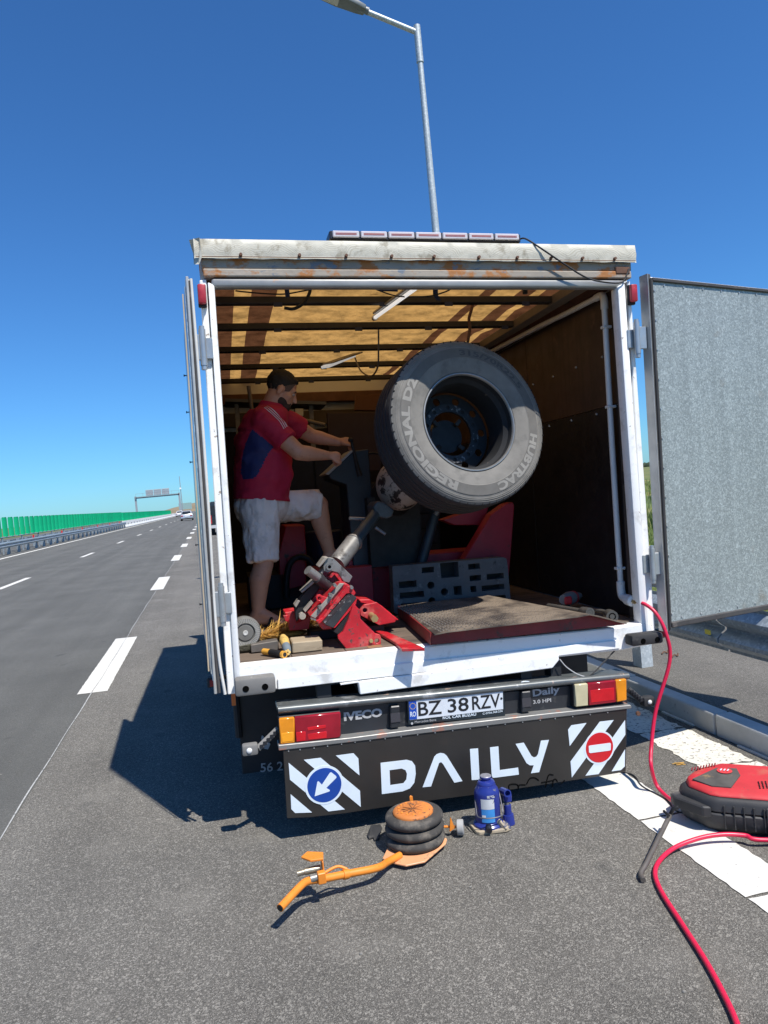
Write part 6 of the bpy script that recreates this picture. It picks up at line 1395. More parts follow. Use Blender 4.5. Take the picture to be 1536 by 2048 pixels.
prims = [
    # torso under the clothes, neck, head
    ('ell', pel, (.15, .165, .13)), ('ell', bel, (.165, .175, .15)), ('ell', chs, (.15, .18, .15)), ('ell', upc, (.11, .185, .085)),
    ('cap', upc + Vector((.01, 0, .03)), nk, .075, .064), ('cap', nk, hd_((-.02, 0, -.05)), .063, .066),
    ('ell', hd_((-.012, 0, .040)), (.098, .078, .090), (0, 12+TILT, 0)),              # skull
    ('ell', hd_((.028, 0, -.035)), (.062, .062, .085), (0, 8+TILT, 0)),               # face
    ('ell', hd_((.052, 0, -.092)), (.036, .040, .030)),                           # jaw and chin
    ('ell', hd_((.010, 0, -.080)), (.050, .055, .035)),
    ('cap', hd_((.088, 0, .006)), hd_((.108, 0, -.034)), .011, .0135),   # nose
    ('ell', hd_((.078, 0, .022)), (.020, .052, .012)),                            # brow
    ('ell', hd_((.082, 0, -.060)), (.014, .026, .007)), ('ell', hd_((.078, 0, -.073)), (.014, .024, .008)),   # lips
    ('ell', hd_((.050, -.050, -.025)), (.028, .018, .022)), ('ell', hd_((.050, .050, -.025)), (.028, .018, .022)),
    ('ell', hd_((-.012, -.079, -.012)), (.020, .009, .032), (0, 12+TILT, 0)), ('ell', hd_((-.012, .079, -.012)), (.020, .009, .032), (0, 12+TILT, 0)),   # ears
    # arms
    ('cap', shN, shN.lerp(elN, .5), .066, .058), ('cap', shN.lerp(elN, .5), elN, .058, .050), ('cap', elN, elN.lerp(wrN, .35), .050, .049), ('cap', elN.lerp(wrN, .35), wrN, .048, .030),
    ('cap', shF, shF.lerp(elF, .5), .066, .058), ('cap', shF.lerp(elF, .5), elF, .058, .050), ('cap', elF, elF.lerp(wrF, .35), .050, .048), ('cap', elF.lerp(wrF, .35), wrF, .047, .030),
    # legs
    ('cap', hipN, knN, .098, .064), ('cap', knN, knN.lerp(anN, .32) + Vector((-.014, 0, 0)), .062, .066), ('cap', knN.lerp(anN, .32) + Vector((-.014, 0, 0)), anN, .064, .038),
    ('cap', hipF, knF, .098, .068), ('cap', knF, knF.lerp(anF, .34) + Vector((-.012, 0, 0)), .064, .066), ('cap', knF.lerp(anF, .34) + Vector((-.012, 0, 0)), anF, .064, .038),
]
def foot(an, yaw, fl):
    d = Vector((math.cos(yaw), math.sin(yaw), 0)); s_ = Vector((-d.y, d.x, 0)); z = Vector((0, 0, 1)); g = Vector((an.x, an.y, fl))
    pr = [('cap', an, g - d*.035 + z*.036, .040, .034), ('cap', g - d*.035 + z*.034, g + d*.09 + z*.030, .034, .030), ('cap', an + d*.02, g + d*.11 + z*.032, .036, .026), ('ell', g + d*.125 + z*.024, (.045, .045, .020))]
    for k, (o_, l_) in enumerate(((-.030, .030), (-.012, .030), (.003, .026), (.017, .022), (.030, .016))):
        pr.append(('cap', g + d*.13 + s_*o_ + z*.020, g + d*(.15 + l_*.6) + s_*o_ + z*.014, .013 if k == 0 else .0095, .011 if k == 0 else .008))
    return pr
prims += foot(anN, rad(-14), floorz+.012) + foot(anF, rad(12), anF.z-.075)
dN = Vector((.96, .10, -.10)); dF = Vector((.93, -.12, .02))
prims += hand(wrN, dN, Vector((.1, -.55, .8)), 1, (62, 66, 70, 74))
prims += hand(wrF, dF, Vector((.25, -.25, .9)), 1, (48, 52, 56, 60))
body = remesh('body', prims, .0075, M_SKIN, mn, 3)
# hair cap and beard
remesh('hair', [('ell', hd_((-.014, 0, .045)), (.1015, .0805, .0925), (0, 12+TILT, 0)), ('ell', hd_((.028, 0, .082)), (.058, .060, .036), (0, TILT, 0)), ('ell', hd_((-.02, 0, .095)), (.07, .06, .034), (0, TILT, 0))], .006, M_HAIR, mn, 2,
       wrinkle=((60, 60, 60), .006), cuts=[(hd_((.0, 0, .020)), HR @ Vector((.60, 0, -.80)))])
remesh('hair_fade', [('ell', hd_((-.012, 0, .040)), (.0995, .0792, .0912), (0, 12+TILT, 0))], .006, M_FADE, mn, 2,
       cuts=[(hd_((-.012, 0, -.014)), HR @ Vector((.30, 0, -.95))), (hd_((.045, 0, .0)), HR @ Vector((1, 0, -.35)))])
remesh('beard', [('ell', hd_((.050, 0, -.093)), (.047, .050, .038)), ('ell', hd_((.020, 0, -.066)), (.058, .0665, .050)), ('cap', hd_((.083, -.02, -.053)), hd_((.083, .02, -.053)), .009, .009)], .006, M_BEARD, mn, 2,
       cuts=[(hd_((.02, 0, -.030)), HR @ Vector((.40, 0, .91))), (hd_((-.028, 0, 0)), HR @ Vector((-1, 0, 0)))])
for s_ in (-1, 1):
    e_ = hd_((.080, s_*.032, .002))
    MB().sph(e_, (.010, .014, .009), 10, 8).build('eye', mat('eye_white', (.42, .38, .35), .3), mn, smooth=60)
    MB().bar(hd_((.086, s_*.032-.018, .022)), hd_((.086, s_*.032+.018, .022)), .010, .007).build('eyebrow', M_HAIR, mn, bev=.002)
# shirt
npan = [(-0.9356,2.089),(-0.8107,1.9722),(-0.8446,1.9391),(-0.8861,1.8589),(-0.9313,1.7884),(-0.9724,1.778),(-1.0077,1.7854),(-1.0205,1.8207),(-1.0077,1.9198),(-0.9744,2.0181)]
def inpoly(x, z, poly):
    r = False; j = len(poly)-1
    for i in range(len(poly)):
        if (poly[i][1] > z) != (poly[j][1] > z) and x < (poly[j][0]-poly[i][0])*(z-poly[i][1])/(poly[j][1]-poly[i][1]) + poly[i][0]: r = not r
        j = i
    return r
def shirt_reg(c, n): return 1 if (c.y < 1.14 and inpoly(c.x, c.z, npan)) else 0
hem = Vector((-0.9002,1.2,1.6476))
sleeveN = shN.lerp(elN, .66); sleeveF = shF.lerp(elF, .62)
shirt = remesh('shirt', [('ell', bel + Vector((.006, 0, -.01)), (.186, .200, .17)), ('ell', chs, (.172, .200, .15)), ('ell', upc, (.125, .205, .092)), ('oval', pel + Vector((-.008, 0, -.03)), bel + Vector((-.004, 0, 0)), (.178, .195), (.186, .198)),
                 ('oval', bel + Vector((-.004, 0, 0)), chs + Vector((-.002, 0, .03)), (.184, .198), (.172, .203)), ('oval', chs + Vector((-.002, 0, .03)), upc + Vector((-.006, 0, .03)), (.170, .203), (.120, .195)),
                 ('cap', upc + Vector((.008, 0, .03)), nk + Vector((-.004, 0, -.012)), .088, .074),
                 ('ell', shN, (.082, .075, .078)), ('ell', shF, (.082, .075, .078)), ('cone', shN, sleeveN, .079, .084), ('cone', shF, sleeveF, .079, .082)],
       .0095, [M_SHIRT, M_NAVY], mn, 3, cuts=[(hem, Vector((-.12, 0, -1))), (nk + Vector((0, 0, -.004)), Vector((.25, 0, 1)))], region=shirt_reg, wrinkle=((9, 9, 15), .02))
# three white shoulder stripes laid on the cloth
from mathutils.bvhtree import BVHTree
_bm = bmesh.new(); _bm.from_mesh(shirt.data); _bv = BVHTree.FromBMesh(_bm); _bm.free()
for k in range(3):
    pts2 = []
    for x_, z_ in [(-0.8471,2.2177),(-0.8286,2.1989),(-0.81,2.18),(-0.7881,2.1555),(-0.768,2.131),(-0.7533,2.1049),(-0.7408,2.0743)]:
        o_ = Vector((x_ + .011*k - .004, .3, z_ + .007*k)) - ORG[mn]
        h_, _n1, _i1, _d1 = _bv.ray_cast(o_, Vector((0, 1, 0)))
        if h_ is not None: pts2.append(h_ + ORG[mn] + Vector((0, -.001, .001)))
    if len(pts2) > 2: MB().tube(smooth_path(pts2, 4), .0032, 5).build('shoulder_stripe', mat('white_stripe', (.7, .66, .66), .7), mn)
# shorts
thN = hipN.lerp(knN, .96); thF = hipF.lerp(knF, 1.0)
remesh('shorts', [('ell', pel + Vector((-.005, 0, -.03)), (.178, .190, .15)), ('oval', hipN + Vector((0, .01, .03)), thN + Vector((-.002, 0, 0)), (.128, .115), (.102, .098)),
                  ('oval', hipF + Vector((-.03, 0, .01)), thF, (.125, .118), (.100, .098)), ('ell', hipF, (.13, .12, .12)), ('ell', hipN, (.13, .115, .13))],
       .0085, M_SHORTS, mn, 2, cuts=[(hem + Vector((0, 0, .05)), Vector((0, 0, 1)))], wrinkle=((20, 20, 8), .024))
MB().tube(smooth_path([pel + Vector((-.01, -.186, -.01)), pel + Vector((.035, -.182, -.06)), pel + Vector((.02, -.172, -.13))], 5), .006, 6).build('pocket_shade_line', mat('pocket_shadow', (.28, .24, .21), .9), mn, smooth=50)  # thin darker tube, painted shade along the pocket edge
# slippers
for an, yaw, fl in ((anN, rad(-14), floorz), (anF, rad(12), anF.z - .087)):
    d = Vector((math.cos(yaw), math.sin(yaw), 0)); s_ = Vector((-d.y, d.x, 0)); g = Vector((an.x, an.y, fl))
    sole = [(-.075, -.030), (-.078, .030), (0, .036), (.10, .048), (.165, .040), (.19, .0), (.165, -.042), (.10, -.046), (0, -.034)]
    MB().prism([((g + d*a + s_*b).x, (g + d*a + s_*b).y) for a, b in sole], fl, fl+.014, plane='xy').build('slipper', M_SLIP, mn, bev=.004)
    MB().tube(smooth_path([g + d*.07 + s_*(-.046) + Vector((0, 0, .012)), g + d*.085 + s_*(-.03) + Vector((0, 0, .050)), g + d*.09 + Vector((0, 0, .060)), g + d*.085 + s_*.03 + Vector((0, 0, .050)), g + d*.07 + s_*.046 + Vector((0, 0, .012))], 4), .012, 6).build('slipper_strap', M_SLIP, mn, smooth=50)
# the box his raised foot rests on
bx_ = MB().box((anF.x - .12, anF.y - .14, .852), (anF.x + .26, anF.y + .18, anF.z - .088)).build('foot_box', M_REDD, None, base=(anF.x, anF.y, .852), frame=TM, bev=.006)
tag(bx_, 'low dark red step box under the raised foot', 'box')

# ------------------------------------------------------------------ things on the road behind the truck (world frame)
def gp(x, y, h=0): return Vector((x, y, gz(x) + h))
M_ORANGE = mat('orange_jack_paint', (0.72, 0.23, 0.025), 0.45, var=0.12, vs=12, spots=((0.25, 0.10, 0.03), 40, 0.64, 0.04), spots2=((.55, .22, .05), 8, .6, .1))
M_BAG = mat('bellows_rubber', (0.045, 0.042, 0.038), 0.85, var=0.3, vs=12, spots=((0.15, 0.13, 0.105), 12, 0.50, 0.18), bump=(70, .2, .003))
# --- pneumatic bellows jack
cx, cy = [(0.7782,3.1811,-0.0233)][0][:2]
cx, cy = .772, 3.175
aj = thing('air_jack', 'orange pneumatic bellows jack with three black rubber rings and long handle', 'air jack', gp(cx, cy))
base_pts = [Vector(p) for p in [(0.5941,3.0881,0.0082),(0.6382,3.1712,0.0069),(0.696,3.1942,0.0051),(0.8792,3.2163,-0.0004),(0.9115,3.1366,-0.0013),(0.8931,3.0977,-0.0008),(0.759,2.9851,0.0032),(0.6733,2.9871,0.0058),(0.6315,3.0296,0.0071)]]
MB().prism([(p[0], p[1]) for p in base_pts], gz(cx)+.022, gz(cx)+.030, plane='xy').build('base_plate', mat('pale_orange', (.70, .33, .16), .5, var=.1, vs=9, spots=((.3, .2, .12), 20, .62, .06)), aj, bev=.002)
MB().cyl(gp(cx-.08, cy-.02, .002), gp(cx-.08, cy-.02, .022), .02, .02, 12).build('foot', M_BAG, aj)
MB().cyl(gp(cx+.1, cy+.0, .002), gp(cx+.1, cy+.0, .022), .02, .02, 12).build('foot', M_BAG, aj)
zz = .030
for i in range(3):
    R0, h_ = (.139, .137, .135)[i], .044
    prof = [(.085, 0)] + [(R0 - .026 + .026*math.cos(rad(a)), h_/2 + h_/2*math.sin(rad(a))) for a in range(-90, 91, 18)] + [(.085, h_)]
    MB().lathe(prof, Matrix.Translation(gp(cx+.003*i, cy+.004*i, zz)), 48).build('rubber_ring', M_BAG, aj, smooth=40)
    zz += h_ + .001
    if i < 2: MB().lathe([(.09, -.006), (.104, -.003), (.104, .003), (.09, .006)], Matrix.Translation(gp(cx, cy, zz)), 32).build('ring_band', M_ORANGE, aj)
M_RTOP = mat('rusty_orange', (0.52, 0.17, 0.035), .7, var=.25, vs=14, spots=((.12, .06, .03), 26, .56, .06), spots2=((.62, .30, .12), 10, .6, .1))
tp = MB().lathe([(0, .012), (.078, .012), (.090, .006), (.094, .0), (.094, -.006)], Matrix.Translation(gp(cx+.003, cy+.006, zz+.004)), 40).build('top_plate', M_RTOP, aj, smooth=35)
for k in range(14):
    a = k*2*math.pi/14
    MB().sph(gp(cx+.003+.066*math.cos(a), cy+.006+.066*math.sin(a), zz+.016), (.006, .006, .003), 8, 5).build('stud', M_ORANGE, tp)
for a in (0.3, .9, 1.6, 2.4, 2.9):
    MB().bar(gp(cx+.05*math.cos(a), cy+.05*math.sin(a), zz+.0165), gp(cx-.05*math.cos(a), cy-.05*math.sin(a), zz+.0165), .003, .002).build('scratch_rib', mat('scratch_dark', (.16, .06, .02), .7), tp)
MB().prism([(cx+.02, cy+.115), (cx+.035, cy+.115), (cx+.028, cy+.13)], gz(cx)+zz-.01, gz(cx)+zz+.022, plane='xy').build('guide_tab', M_ORANGE, aj)
# handle: bent tube, sleeve, air valve box
hs_ = [[(0.6688,3.0641,0.0149)][0], [(0.5992,3.0081,0.027)][0], [(0.5345,2.9289,0.054)][0], [(0.4058,2.8989,0.0728)][0], [(0.2968,2.8692,0.0911)][0], [(0.2374,2.8451,0.1079)][0], [(0.1989,2.81,0.109)][0], [(0.1139,2.7193,0.0966)][0]]
MB().tube(smooth_path(hs_, 5), .0155, 14).build('handle', M_ORANGE, aj, smooth=50)
MB().tube([Vector(hs_[3]).lerp(Vector(hs_[2]), .03), Vector(hs_[3]).lerp(Vector(hs_[4]), .18)], .0195, 14).build('handle_sleeve', M_ORANGE, aj, smooth=40)
MB().cyl(Vector(hs_[7]), Vector(hs_[7]) + (Vector(hs_[7])-Vector(hs_[6])).normalized()*.002, .0125, .0125, 12).build('handle_end', M_BLK, aj)
v0 = Vector([(0.2779,2.9091,0.1417)][0])
vb = MB().prism([(v0.x-.052, v0.y+.012), (v0.x-.022, v0.y+.046), (v0.x+.040, v0.y+.012), (v0.x+.032, v0.y-.042), (v0.x-.02, v0.y-.032)], v0.z+.022, v0.z+.032, plane='xy').build('valve_shield', M_ORANGE, aj, bev=.002)
MB().box(v0 + Vector((.025, -.048, -.045)), v0 + Vector((.031, .012, .0215))).build('shield_web', M_ORANGE, aj, bev=.002)
MB().box(v0 + Vector((-.0, -.075, -.055)), v0 + Vector((.032, -.045, -.01))).build('valve_bracket', M_ORANGE, aj, bev=.003)
M_VALVE = mat('valve_brass', (.38, .33, .24), .35, .7, vs=20)
MB().cyl(v0 + Vector((-.045, -.012, -.02)), v0 + Vector((.02, -.012, -.02)), .014, .014, 12).build('valve_body', M_VALVE, aj, smooth=40)
MB().cyl(v0 + Vector((-.075, -.012, -.022)), v0 + Vector((-.045, -.012, -.02)), .012, .011, 10).build('air_nipple', M_VALVE, aj, smooth=40)
MB().cyl(v0 + Vector((-.03, -.06, -.03)), v0 + Vector((.01, -.055, -.03)), .016, .012, 10).build('valve_knob', mat('valve_grey', (.3, .3, .28), .4, .6), aj, smooth=40)
MB().tube(smooth_path([v0 + Vector((.03, -.02, -.04)), v0 + Vector((.09, -.0, -.035)), Vector(hs_[3]) + Vector((0, 0, .02))], 6), .006, 8).build('air_pipe', M_ORANGE, aj, smooth=50)
# axle stub with small castor wheel
w0 = Vector([(0.9989,3.2055,0.01)][0])
MB().cyl(w0 + Vector((-.09, .03, .008)), w0 + Vector((.02, 0, 0)), .006, .006, 8).build('axle', M_ORANGE, aj)
MB().cyl(w0 + Vector((-.012, .006, 0)), w0 + Vector((.018, -.006, 0)), .036, .036, 24).build('castor_wheel', mat('castor_grey', (.32, .32, .31), .6, vs=20), aj, bev=.004, smooth=40)
MB().prism([(w0.x-.05, w0.z-.01), (w0.x-.022, w0.z+.0), (w0.x-.040, w0.z+.058)], w0.y+.0, w0.y+.008).build('wheel_bracket', M_ORANGE, aj)

# --- blue hydraulic bottle jack
bx0, by0 = [(1.1529,3.1986)][0]
by0 += .035
bj = thing('bottle_jack', 'scuffed blue hydraulic bottle jack with wire carrying handle', 'bottle jack', gp(bx0, by0))
M_BLUE = mat('blue_jack_paint', (0.018, 0.032, 0.21), 0.32, var=0.15, vs=9, spots=((0.14, 0.14, 0.17), 28, 0.63, 0.04), spots2=((.32, .27, .2), 45, .70, .03))
M_DUST = mat('dusty_base', (0.40, 0.33, 0.23), 0.85, var=.2, vs=20, spots=((.05, .06, .12), 14, .55, .06))
def bjM(z=0): return Matrix.Translation(gp(bx0, by0, z)) @ Matrix.Rotation(rad(2), 4, 'Y') @ Matrix.Diagonal((.92, .92, .90, 1))
MB().prism([(bx0-.082, by0-.045), (bx0-.07, by0-.062), (bx0+.055, by0-.085), (bx0+.085, by0-.075), (bx0+.095, by0+.04), (bx0+.07, by0+.065), (bx0-.06, by0+.068), (bx0-.082, by0+.05)], gz(bx0)+.001, gz(bx0)+.020, plane='xy').build('base', M_DUST, bj, bev=.005, seg=2)
MB().lathe([(0, .018), (.078, .018), (.078, .030), (.064, .045), (.064, .05), (.0655, .06), (.0655, .19), (.064, .20), (.058, .215), (.050, .228), (.049, .233), (.046, .234), (.046, .245), (.040, .255), (.030, .257), (.030, .26), (.023, .262), (.023, .268), (.030, .270), (.030, .278), (.024, .282), (0, .283)], bjM(), 40).build('cylinder', M_BLUE, bj, smooth=32)
MB().lathe([(.0, .2835), (.027, .2825), (.030, .278)], bjM(), 20).build('saddle', mat('saddle_grey', (.3, .3, .33), .5, .4, vs=40, var=.3), bj, smooth=30)
def wrap(a0, a1, z0, z1, m, name, r=.0662, n=14):
    P = []
    for i in range(n+1):
        a = rad(a0 + (a1-a0)*i/n)
        for z in (z0, z1): P.append(bjM() @ Vector((r*math.sin(a), -r*math.cos(a), z)))
    return MB().add(P, [(2*i, 2*i+2, 2*i+3, 2*i+1) for i in range(n)]).build(name, m, bj, smooth=60)
lw = wrap(-50, 12, .125, .178, mat('jack_label_white', (.55, .57, .58), .5, var=.1, vs=30, spots=((.06, .06, .08), 22, .60, .02)), 'label')
wrap(-49, 12, .055, .124, mat('jack_label_blue', (.05, .26, .62), .45, var=.1, vs=30, spots=((.55, .6, .65), 30, .66, .02)), 'label')
wrap(-20, 24, .184, .198, mat('jack_label_worn', (.45, .46, .48), .5, spots=((.02, .03, .15), 30, .52, .03)), 'label')
wrap(-47, -30, .079, .094, mat('white_mark', (.75, .75, .75), .5), 'label', r=.0667)
# wire bail
P_ = [bjM() @ Vector((-.066, 0, .165)), bjM() @ Vector((-.074, -.03, .12)), bjM() @ Vector((-.078, -.06, .098)), bjM() @ Vector((-.05, -.085, .094)), bjM() @ Vector((0, -.095, .093)), bjM() @ Vector((.045, -.088, .096)), bjM() @ Vector((.058, -.065, .102)), bjM() @ Vector((.066, -.02, .16)), bjM() @ Vector((.067, 0, .185))]
MB().tube(smooth_path(P_, 4), .0033, 7).build('wire_bail', mat('bail_wire', (.11, .11, .13), .4, .5), bj, smooth=50)
# pump with handle socket, release valve
pq0 = gp(bx0+.105, by0+.0, 0)
MB().cyl(pq0 + Vector((0, 0, .002)), pq0 + Vector((0, 0, .048)), .030, .026, 18).build('pump_base', M_BLUE, bj, smooth=40)
MB().cyl(pq0 + Vector((0, 0, .048)), pq0 + Vector((0, 0, .095)), .0185, .0185, 16).build('pump_cylinder', M_BLUE, bj, smooth=40)
MB().cyl(pq0 + Vector((0, 0, .095)), pq0 + Vector((.002, 0, .112)), .010, .010, 12).build('pump_rod', M_STEEL, bj, smooth=40)
MB().prism([(pq0.x-.014, pq0.z+.108), (pq0.x+.022, pq0.z+.105), (pq0.x+.026, pq0.z+.145), (pq0.x+.004, pq0.z+.17), (pq0.x-.018, pq0.z+.145)], pq0.y-.012, pq0.y+.02).build('rocker', M_BLUE, bj, bev=.005)
hsM = Matrix.Translation(pq0 + Vector((-.006, -.016, .160))) @ Matrix.Rotation(rad(90-12), 4, 'X')
MB().lathe([(.013, .02), (.018, .02), (.018, -.05), (.013, -.05)], hsM, 20, close=True).build('handle_socket', M_BLUE, bj, smooth=40)
MB().cyl(gp(bx0-.02, by0-.055, .03), gp(bx0-.03, by0-.088, .026), .016, .014, 14).build('release_valve', mat('valve_black', (.015, .015, .02), .5), bj, smooth=40)
MB().bar(gp(bx0+.03, by0-.05, .05), gp(bx0+.055, by0-.08, .012), .014, .03).build('base_rib', M_DUST, bj, bev=.003)

# --- small black fragment
fr_ = [Vector(p) for p in [(0.5817,3.3581),(0.6147,3.4089),(0.6591,3.4033),(0.6584,3.3631),(0.6233,3.2988),(0.6038,3.2988),(0.6047,3.3255),(0.5843,3.322)]]
fo = MB(); n = len(fr_)
P = [gp(p[0], p[1], .004 + .02*(i in (1, 2, 3))) for i, p in enumerate(fr_)]
fo.add(P + [p + Vector((0, 0, .006)) for p in P], [tuple(range(n)), tuple(range(n, 2*n))] + [(i, (i+1) % n, n+(i+1) % n, n+i) for i in range(n)])
tag(fo.build('plastic_fragment', M_RUBBER, None, base=P[0]), 'small torn black plastic fragment lying beside the air jack', 'fragment')

# --- portable compressor, black lower shell and red lid
A_ = Vector((2.055, 2.80)); u = Vector((.82, -.57)).normalized(); v = Vector((-u.y, u.x))
cz = gz(2.3)
cp = thing('compressor', 'red and black portable air compressor lying on the edge line', 'compressor', (A_.x, A_.y, gz(A_.x)))
def cpt(a, b, z): q = A_ + u*a + v*b; return Vector((q.x, q.y, gz(q.x)+z))
M_CBLK = mat('compressor_black', (0.030, 0.030, 0.031), 0.6, var=0.25, vs=8, spots=((0.11, 0.10, 0.09), 9, 0.60, 0.12), bump=(40, .15, .003))
M_CRED = mat('compressor_red', (0.50, 0.028, 0.034), 0.6, var=0.15, vs=8, spots=((0.40, 0.13, 0.08), 6, 0.55, 0.16), spots2=((.14, .06, .05), 40, .64, .05))
def loft(rows, name, m, parent=cp, **k):
    n = len(rows[0]); P = [cpt(*p) for r in rows for p in r]
    F = [(j*n+i, j*n+(i+1) % n, (j+1)*n+(i+1) % n, (j+1)*n+i) for j in range(len(rows)-1) for i in range(n)]
    F += [tuple(range(n-1, -1, -1)), tuple((len(rows)-1)*n+i for i in range(n))]
    return MB().add(P, F).build(name, m, parent, **k)
fp0 = [(-.125, .105), (-.02, .012), (.03, 0), (.44, 0), (.48, .05), (.48, .30), (.42, .36), (.05, .36), (-.08, .28), (-.135, .18)]
def lvl(z, off, fp=fp0): 
    cxm, cym = .17, .19
    return [(a + (cxm-a)*off, b + (cym-b)*off, z) for a, b in fp]
loft([lvl(.004, .14), lvl(.03, .03), lvl(.065, 0), lvl(.095, .0)], 'lower_shell', M_CBLK, bev=.006, smooth=30)
loft([lvl(.098, .02), lvl(.142, .05), lvl(.160, .12)], 'upper_shell', M_CBLK, bev=.006, smooth=30)
lid = loft([lvl(.161, .14), [(a, b, .166 + .042*(b/.36)) for a, b, z in lvl(0, .18)], [(a, b, .172 + .050*(b/.36)) for a, b, z in lvl(0, .30)]], 'red_lid', M_CRED, bev=.008, seg=2, smooth=40)
def lidz(a, b): return .1735 + .050*(b/.36)
pan = [(-.06, .135), (.02, .085), (.10, .085), (.15, .20), (.14, .26), (.05, .25)]
MB().add([cpt(a, b, lidz(a, b) + h) for h in (-.004, .0035) for a, b in pan], [tuple(range(5, -1, -1)), tuple(range(6, 12))] + [(i, (i+1) % 6, 6+(i+1) % 6, 6+i) for i in range(6)]).build('dirty_tray', mat('tray_dirty', (.075, .068, .06), .75, var=.35, vs=12, spots=((.26, .17, .08), 9, .58, .1)), lid)
bdg = [(.085 + .034*math.cos(i*math.pi/9), .222 + .026*math.sin(i*math.pi/9)) for i in range(18)]
bd_ = MB().add([cpt(a, b, lidz(a, b) + .008) for a, b in bdg], [tuple(range(18))]).build('badge', mat('badge_red', (.6, .05, .05), .35), lid)
for k in range(3): MB().bar(cpt(.066+.015*k, .214, lidz(.07, .215)+.0115), cpt(.074+.015*k, .230, lidz(.07, .23)+.0115), .005, .002).build('badge_mark', M_FILM, bd_)
hol = MB()
for i in range(9):
    for j in range(5):
        a, b = .22 + .015*i, .10 + .013*j + .004*i
        hol.cyl(cpt(a, b, lidz(a, b)-.001), cpt(a, b, lidz(a, b)+.003), .0036, .0036, 6)
hol.build('vent_holes', M_BLK, lid)['kind'] = 'stuff'
for k in range(9):
    a, b = -.06 + .013*k, .215 + .007*k
    MB().bar(cpt(a, b, lidz(a, b)+.001), cpt(a+.006, b+.028, lidz(a, b+.028)+.001), .005, .005).build('vent_slot', mat('vent_dark_red', (.2, .015, .02), .5), lid)
for k in range(5): MB().bar(cpt(.06+.04*k, -.004, .03), cpt(.06+.04*k, .004, .135), .006, .008).build('shell_rib', M_CBLK, cp, bev=.002)
MB().bar(cpt(.235, -.006, .03), cpt(.235, .0, .14), .010, .012).build('cable_loop', mat('cable_sheen', (.07, .07, .072), .35), cp, bev=.004)
GR = [(-.165, .12), (-.15, .08), (-.03, -.006), (.01, .0), (-.09, .10), (-.12, .16)]
loft([lvl(.075, 0, GR), lvl(.125, 0, GR)], 'side_grip', M_CBLK, bev=.006)
loft([[(.26, -.045, .115), (.52, -.045, .115), (.52, -.02, .115), (.26, -.02, .115)], [(.26, -.045, .133), (.52, -.045, .133), (.52, -.02, .133), (.26, -.02, .133)]], 'carry_handle', M_CBLK, bev=.006)
for a in (.29, .48):
    MB().bar(cpt(a, -.03, .12), cpt(a, .02, .12), .03, .02).build('handle_stay', M_CBLK, cp, bev=.004)
MB().cyl(cpt(.33, -.04, .035), cpt(.43, -.04, .035), .034, .034, 20).build('wheel', M_BLK, cp, smooth=40)

# --- tyre lever leaning from the road to the compressor
l0, l1, l2, l3 = [(1.5418,2.5521,-0.0323)][0], [(1.5587,2.5934,-0.0288)][0], [(1.613,2.635,-0.0184)][0], [(1.9026,2.8745,0.0279)][0]
lv = thing('tyre_lever', 'long grey bent steel bar leaning against the compressor', 'lever', l0)
MB().tube(smooth_path([l0, l1, l2, Vector(l2).lerp(Vector(l3), .5), l3], 5), .0105, 12).build('bar', mat('lever_steel', (.14, .125, .11), .5, .4, var=.25, vs=12), lv, smooth=50)
MB().tube([l3, [(1.9078,2.8547,0.0628)][0], [(1.9284,2.8494,0.0671)][0]], .009, 8).build('hook_end', M_BLK, lv, smooth=50)
MB().tube([[(1.8713,2.8385,0.0439)][0], [(1.8786,2.8865,0.0436)][0]], .006, 8).build('tip', M_BLK, lv, smooth=50)

# --- red air hose: from the truck fitting down to the road, round the compressor and back towards the viewer
hp0 = TM @ Vector((1.039, .02, .949)); 
hpts = [hp0, TM @ Vector((1.055, -.02, .945)), TM @ Vector((1.085, -.07, .90)), TM @ Vector((1.108, -.115, .80)), TM @ Vector((1.115, -.125, .65))]
W2 = [(2.1921,3.36,0.3289)][0], [(2.1283,3.33,0.1618)][0], [(2.0771,3.27,0.0858)][0]
hpts += [Vector(p) for p in W2]
hpts += [Vector(p) for p in ([(2.0905,3.2606,-0.0127)][0], [(2.0935,3.1943,-0.0448)][0], [(2.0936,3.1071,-0.0508)][0])]
hpts[-1] = Vector([(2.0702,3.0723,-0.0321)][0]); hpts += [Vector([(2.0535,2.9937,-0.0116)][0])]
M_HOSE = mat('crimson_hose', (0.60, 0.012, 0.055), 0.38, var=.06, vs=5)
tag(MB().tube(smooth_path(hpts, 7), .0098, 12).build('air_hose', M_HOSE, None, base=hp0, smooth=50), 'crimson air hose hanging from the truck fitting down to the compressor', 'hose')
hpt2 = [gp(2.95, 2.35, .012), gp(2.7, 2.5, .015)] + [Vector(p) for p in ([(2.196,2.6177,-0.0359)][0], [(2.1235,2.6685,-0.0237)][0], [(2.0368,2.702,-0.0161)][0], [(1.9355,2.719,-0.0181)][0], [(1.8107,2.7145,-0.0293)][0], [(1.7032,2.6675,-0.0361)][0], [(1.6204,2.5892,-0.0366)][0], [(1.5616,2.4647,-0.0348)][0], [(1.5051,2.2654,-0.0332)][0], [(1.4483,2.063,-0.0314)][0], [(1.3935,1.9049,-0.0298)][0], [(1.3462,1.7922,-0.0284)][0], [(1.2801,1.673,-0.0264)][0], [(1.1536,1.5,-0.0226)][0])]
tag(MB().tube(smooth_path(hpt2, 7), .0098, 12).build('air_hose', M_HOSE, None, base=hpt2[-1], smooth=50), 'crimson air hose lying on the road, curving in front of the compressor', 'hose')
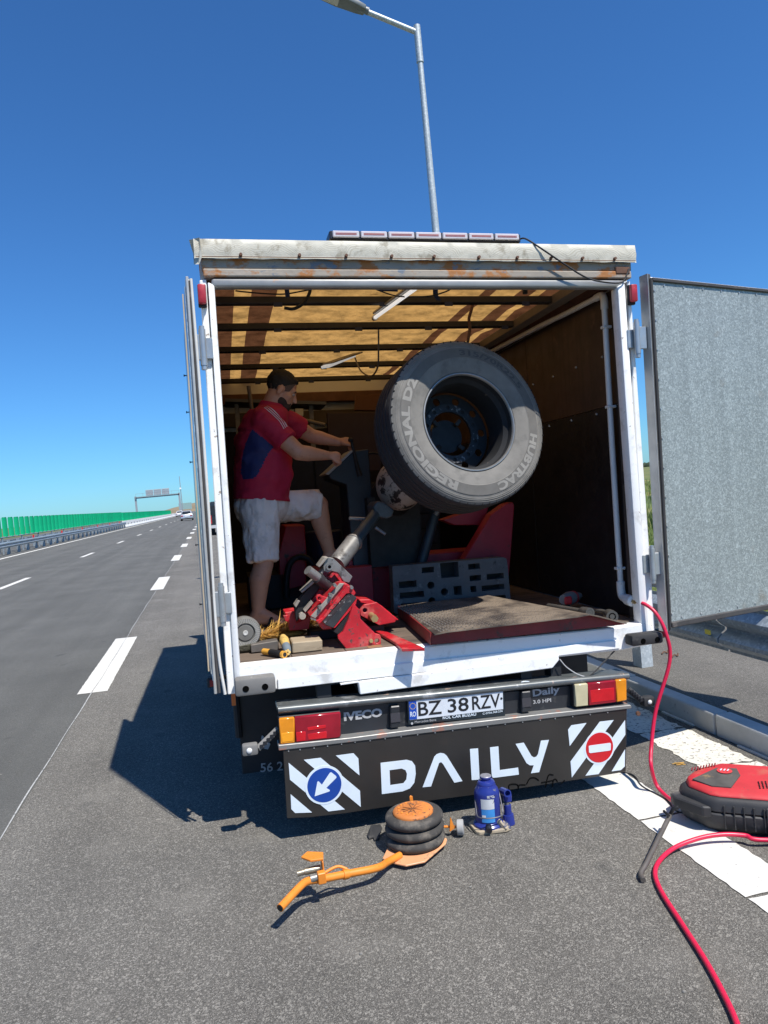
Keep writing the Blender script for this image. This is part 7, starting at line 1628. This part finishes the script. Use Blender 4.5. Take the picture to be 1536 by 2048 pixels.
# thin black cable lying by the compressor
cpts = [gp(1.98, 3.62, .006), Vector([(2.1069,3.5182,-0.0572)][0]), Vector([(2.0692,3.3579,-0.0561)][0]), Vector([(2.0809,3.178,-0.0564)][0]), Vector([(2.0544,3.0232,-0.0556)][0]), gp(2.2, 2.98, .006)]
tag(MB().tube(smooth_path(cpts, 6), .0042, 6).build('power_cable', M_RUBBER, None, base=cpts[0], smooth=50), 'thin black cable lying from the truck to the compressor', 'cable')
tag(MB().tube(smooth_path([gp(2.72, 2.95, .006), gp(2.80, 3.1, .006), gp(2.87, 3.2, .006), gp(2.9, 2.9, .006)], 5), .004, 6).build('power_cable', M_RUBBER, None, base=gp(2.8, 3.1)), 'short black cable lying in the gutter by the kerb', 'cable')
# straw and litter
def bits(name, label, cat, c, n, m, L, seedv, grp=None):
    random.seed(seedv); mb = MB()
    for k in range(n):
        a = random.uniform(0.2, 1.1); p = gp(c[0]+random.gauss(0, .008), c[1]+random.gauss(0, .008), .004 + .003*k)
        mb.bar(p - Vector((math.cos(a), -math.sin(a), 0))*L/2, p + Vector((math.cos(a), -math.sin(a), 0))*L/2, .004, .003)
    o = mb.build(name, m, None, base=gp(*c)); tag(o, label, cat, grp)
bits('straw', 'few yellow straw bits on the asphalt between the white lines', 'straw', [(2.4232,3.5424)][0], 4, M_STRAW, .05, 1)
random.seed(9); gr = MB()
for _ in range(420):
    k = random.random()
    if k < .55: x, y = random.gauss(2.86, .05), random.uniform(1.5, 7)
    else: x, y = random.uniform(-1.5, 2.9), random.uniform(1.6, 5.5)
    r = random.uniform(.002, .0065) if k > .02 else .011
    gr.sph(gp(x, y, r*.4), (r*random.uniform(.8, 1.5), r, r*.7), 6, 4)
tag(gr.build('road_grit', mat('grit', (.20, .19, .17), .9, var=.5, vs=30)), 'loose grit and tiny stones scattered on the asphalt and gutter', 'grit', kind='stuff')
# dark leaves / twig scraps on the raised verge
for i, (p, lb_) in enumerate(((([(3.5787,5.2864,-0.0624)][0]), 'dark leaf scrap on the verge asphalt behind the hose'), (([(3.5809,5.1537,-0.0624)][0]), 'curled dark twig on the verge asphalt behind the hose'))):
    q = Vector(p); q.z = .043
    tag(MB().tube(smooth_path([q + Vector((-.03, 0, .004)), q + Vector((0, .012, .016)), q + Vector((.02, -.005, .008)), q + Vector((.04, .02, .02))], 4), .006, 5).build('leaf_scrap', M_RUST_D, None, base=q), lb_, 'leaf')
for y, lb_ in ((3.32, 'pale sealant strip at the kerb foot by the joint'), (4.05, 'long pale sealant strip at the kerb foot beside the door')):
    tag(MB().bar(gp(2.905, y, .006), gp(2.90, y+.32, .006), .016, .012).build('sealant_strip', M_PAINT, None, base=gp(2.905, y)), lb_, 'strip')
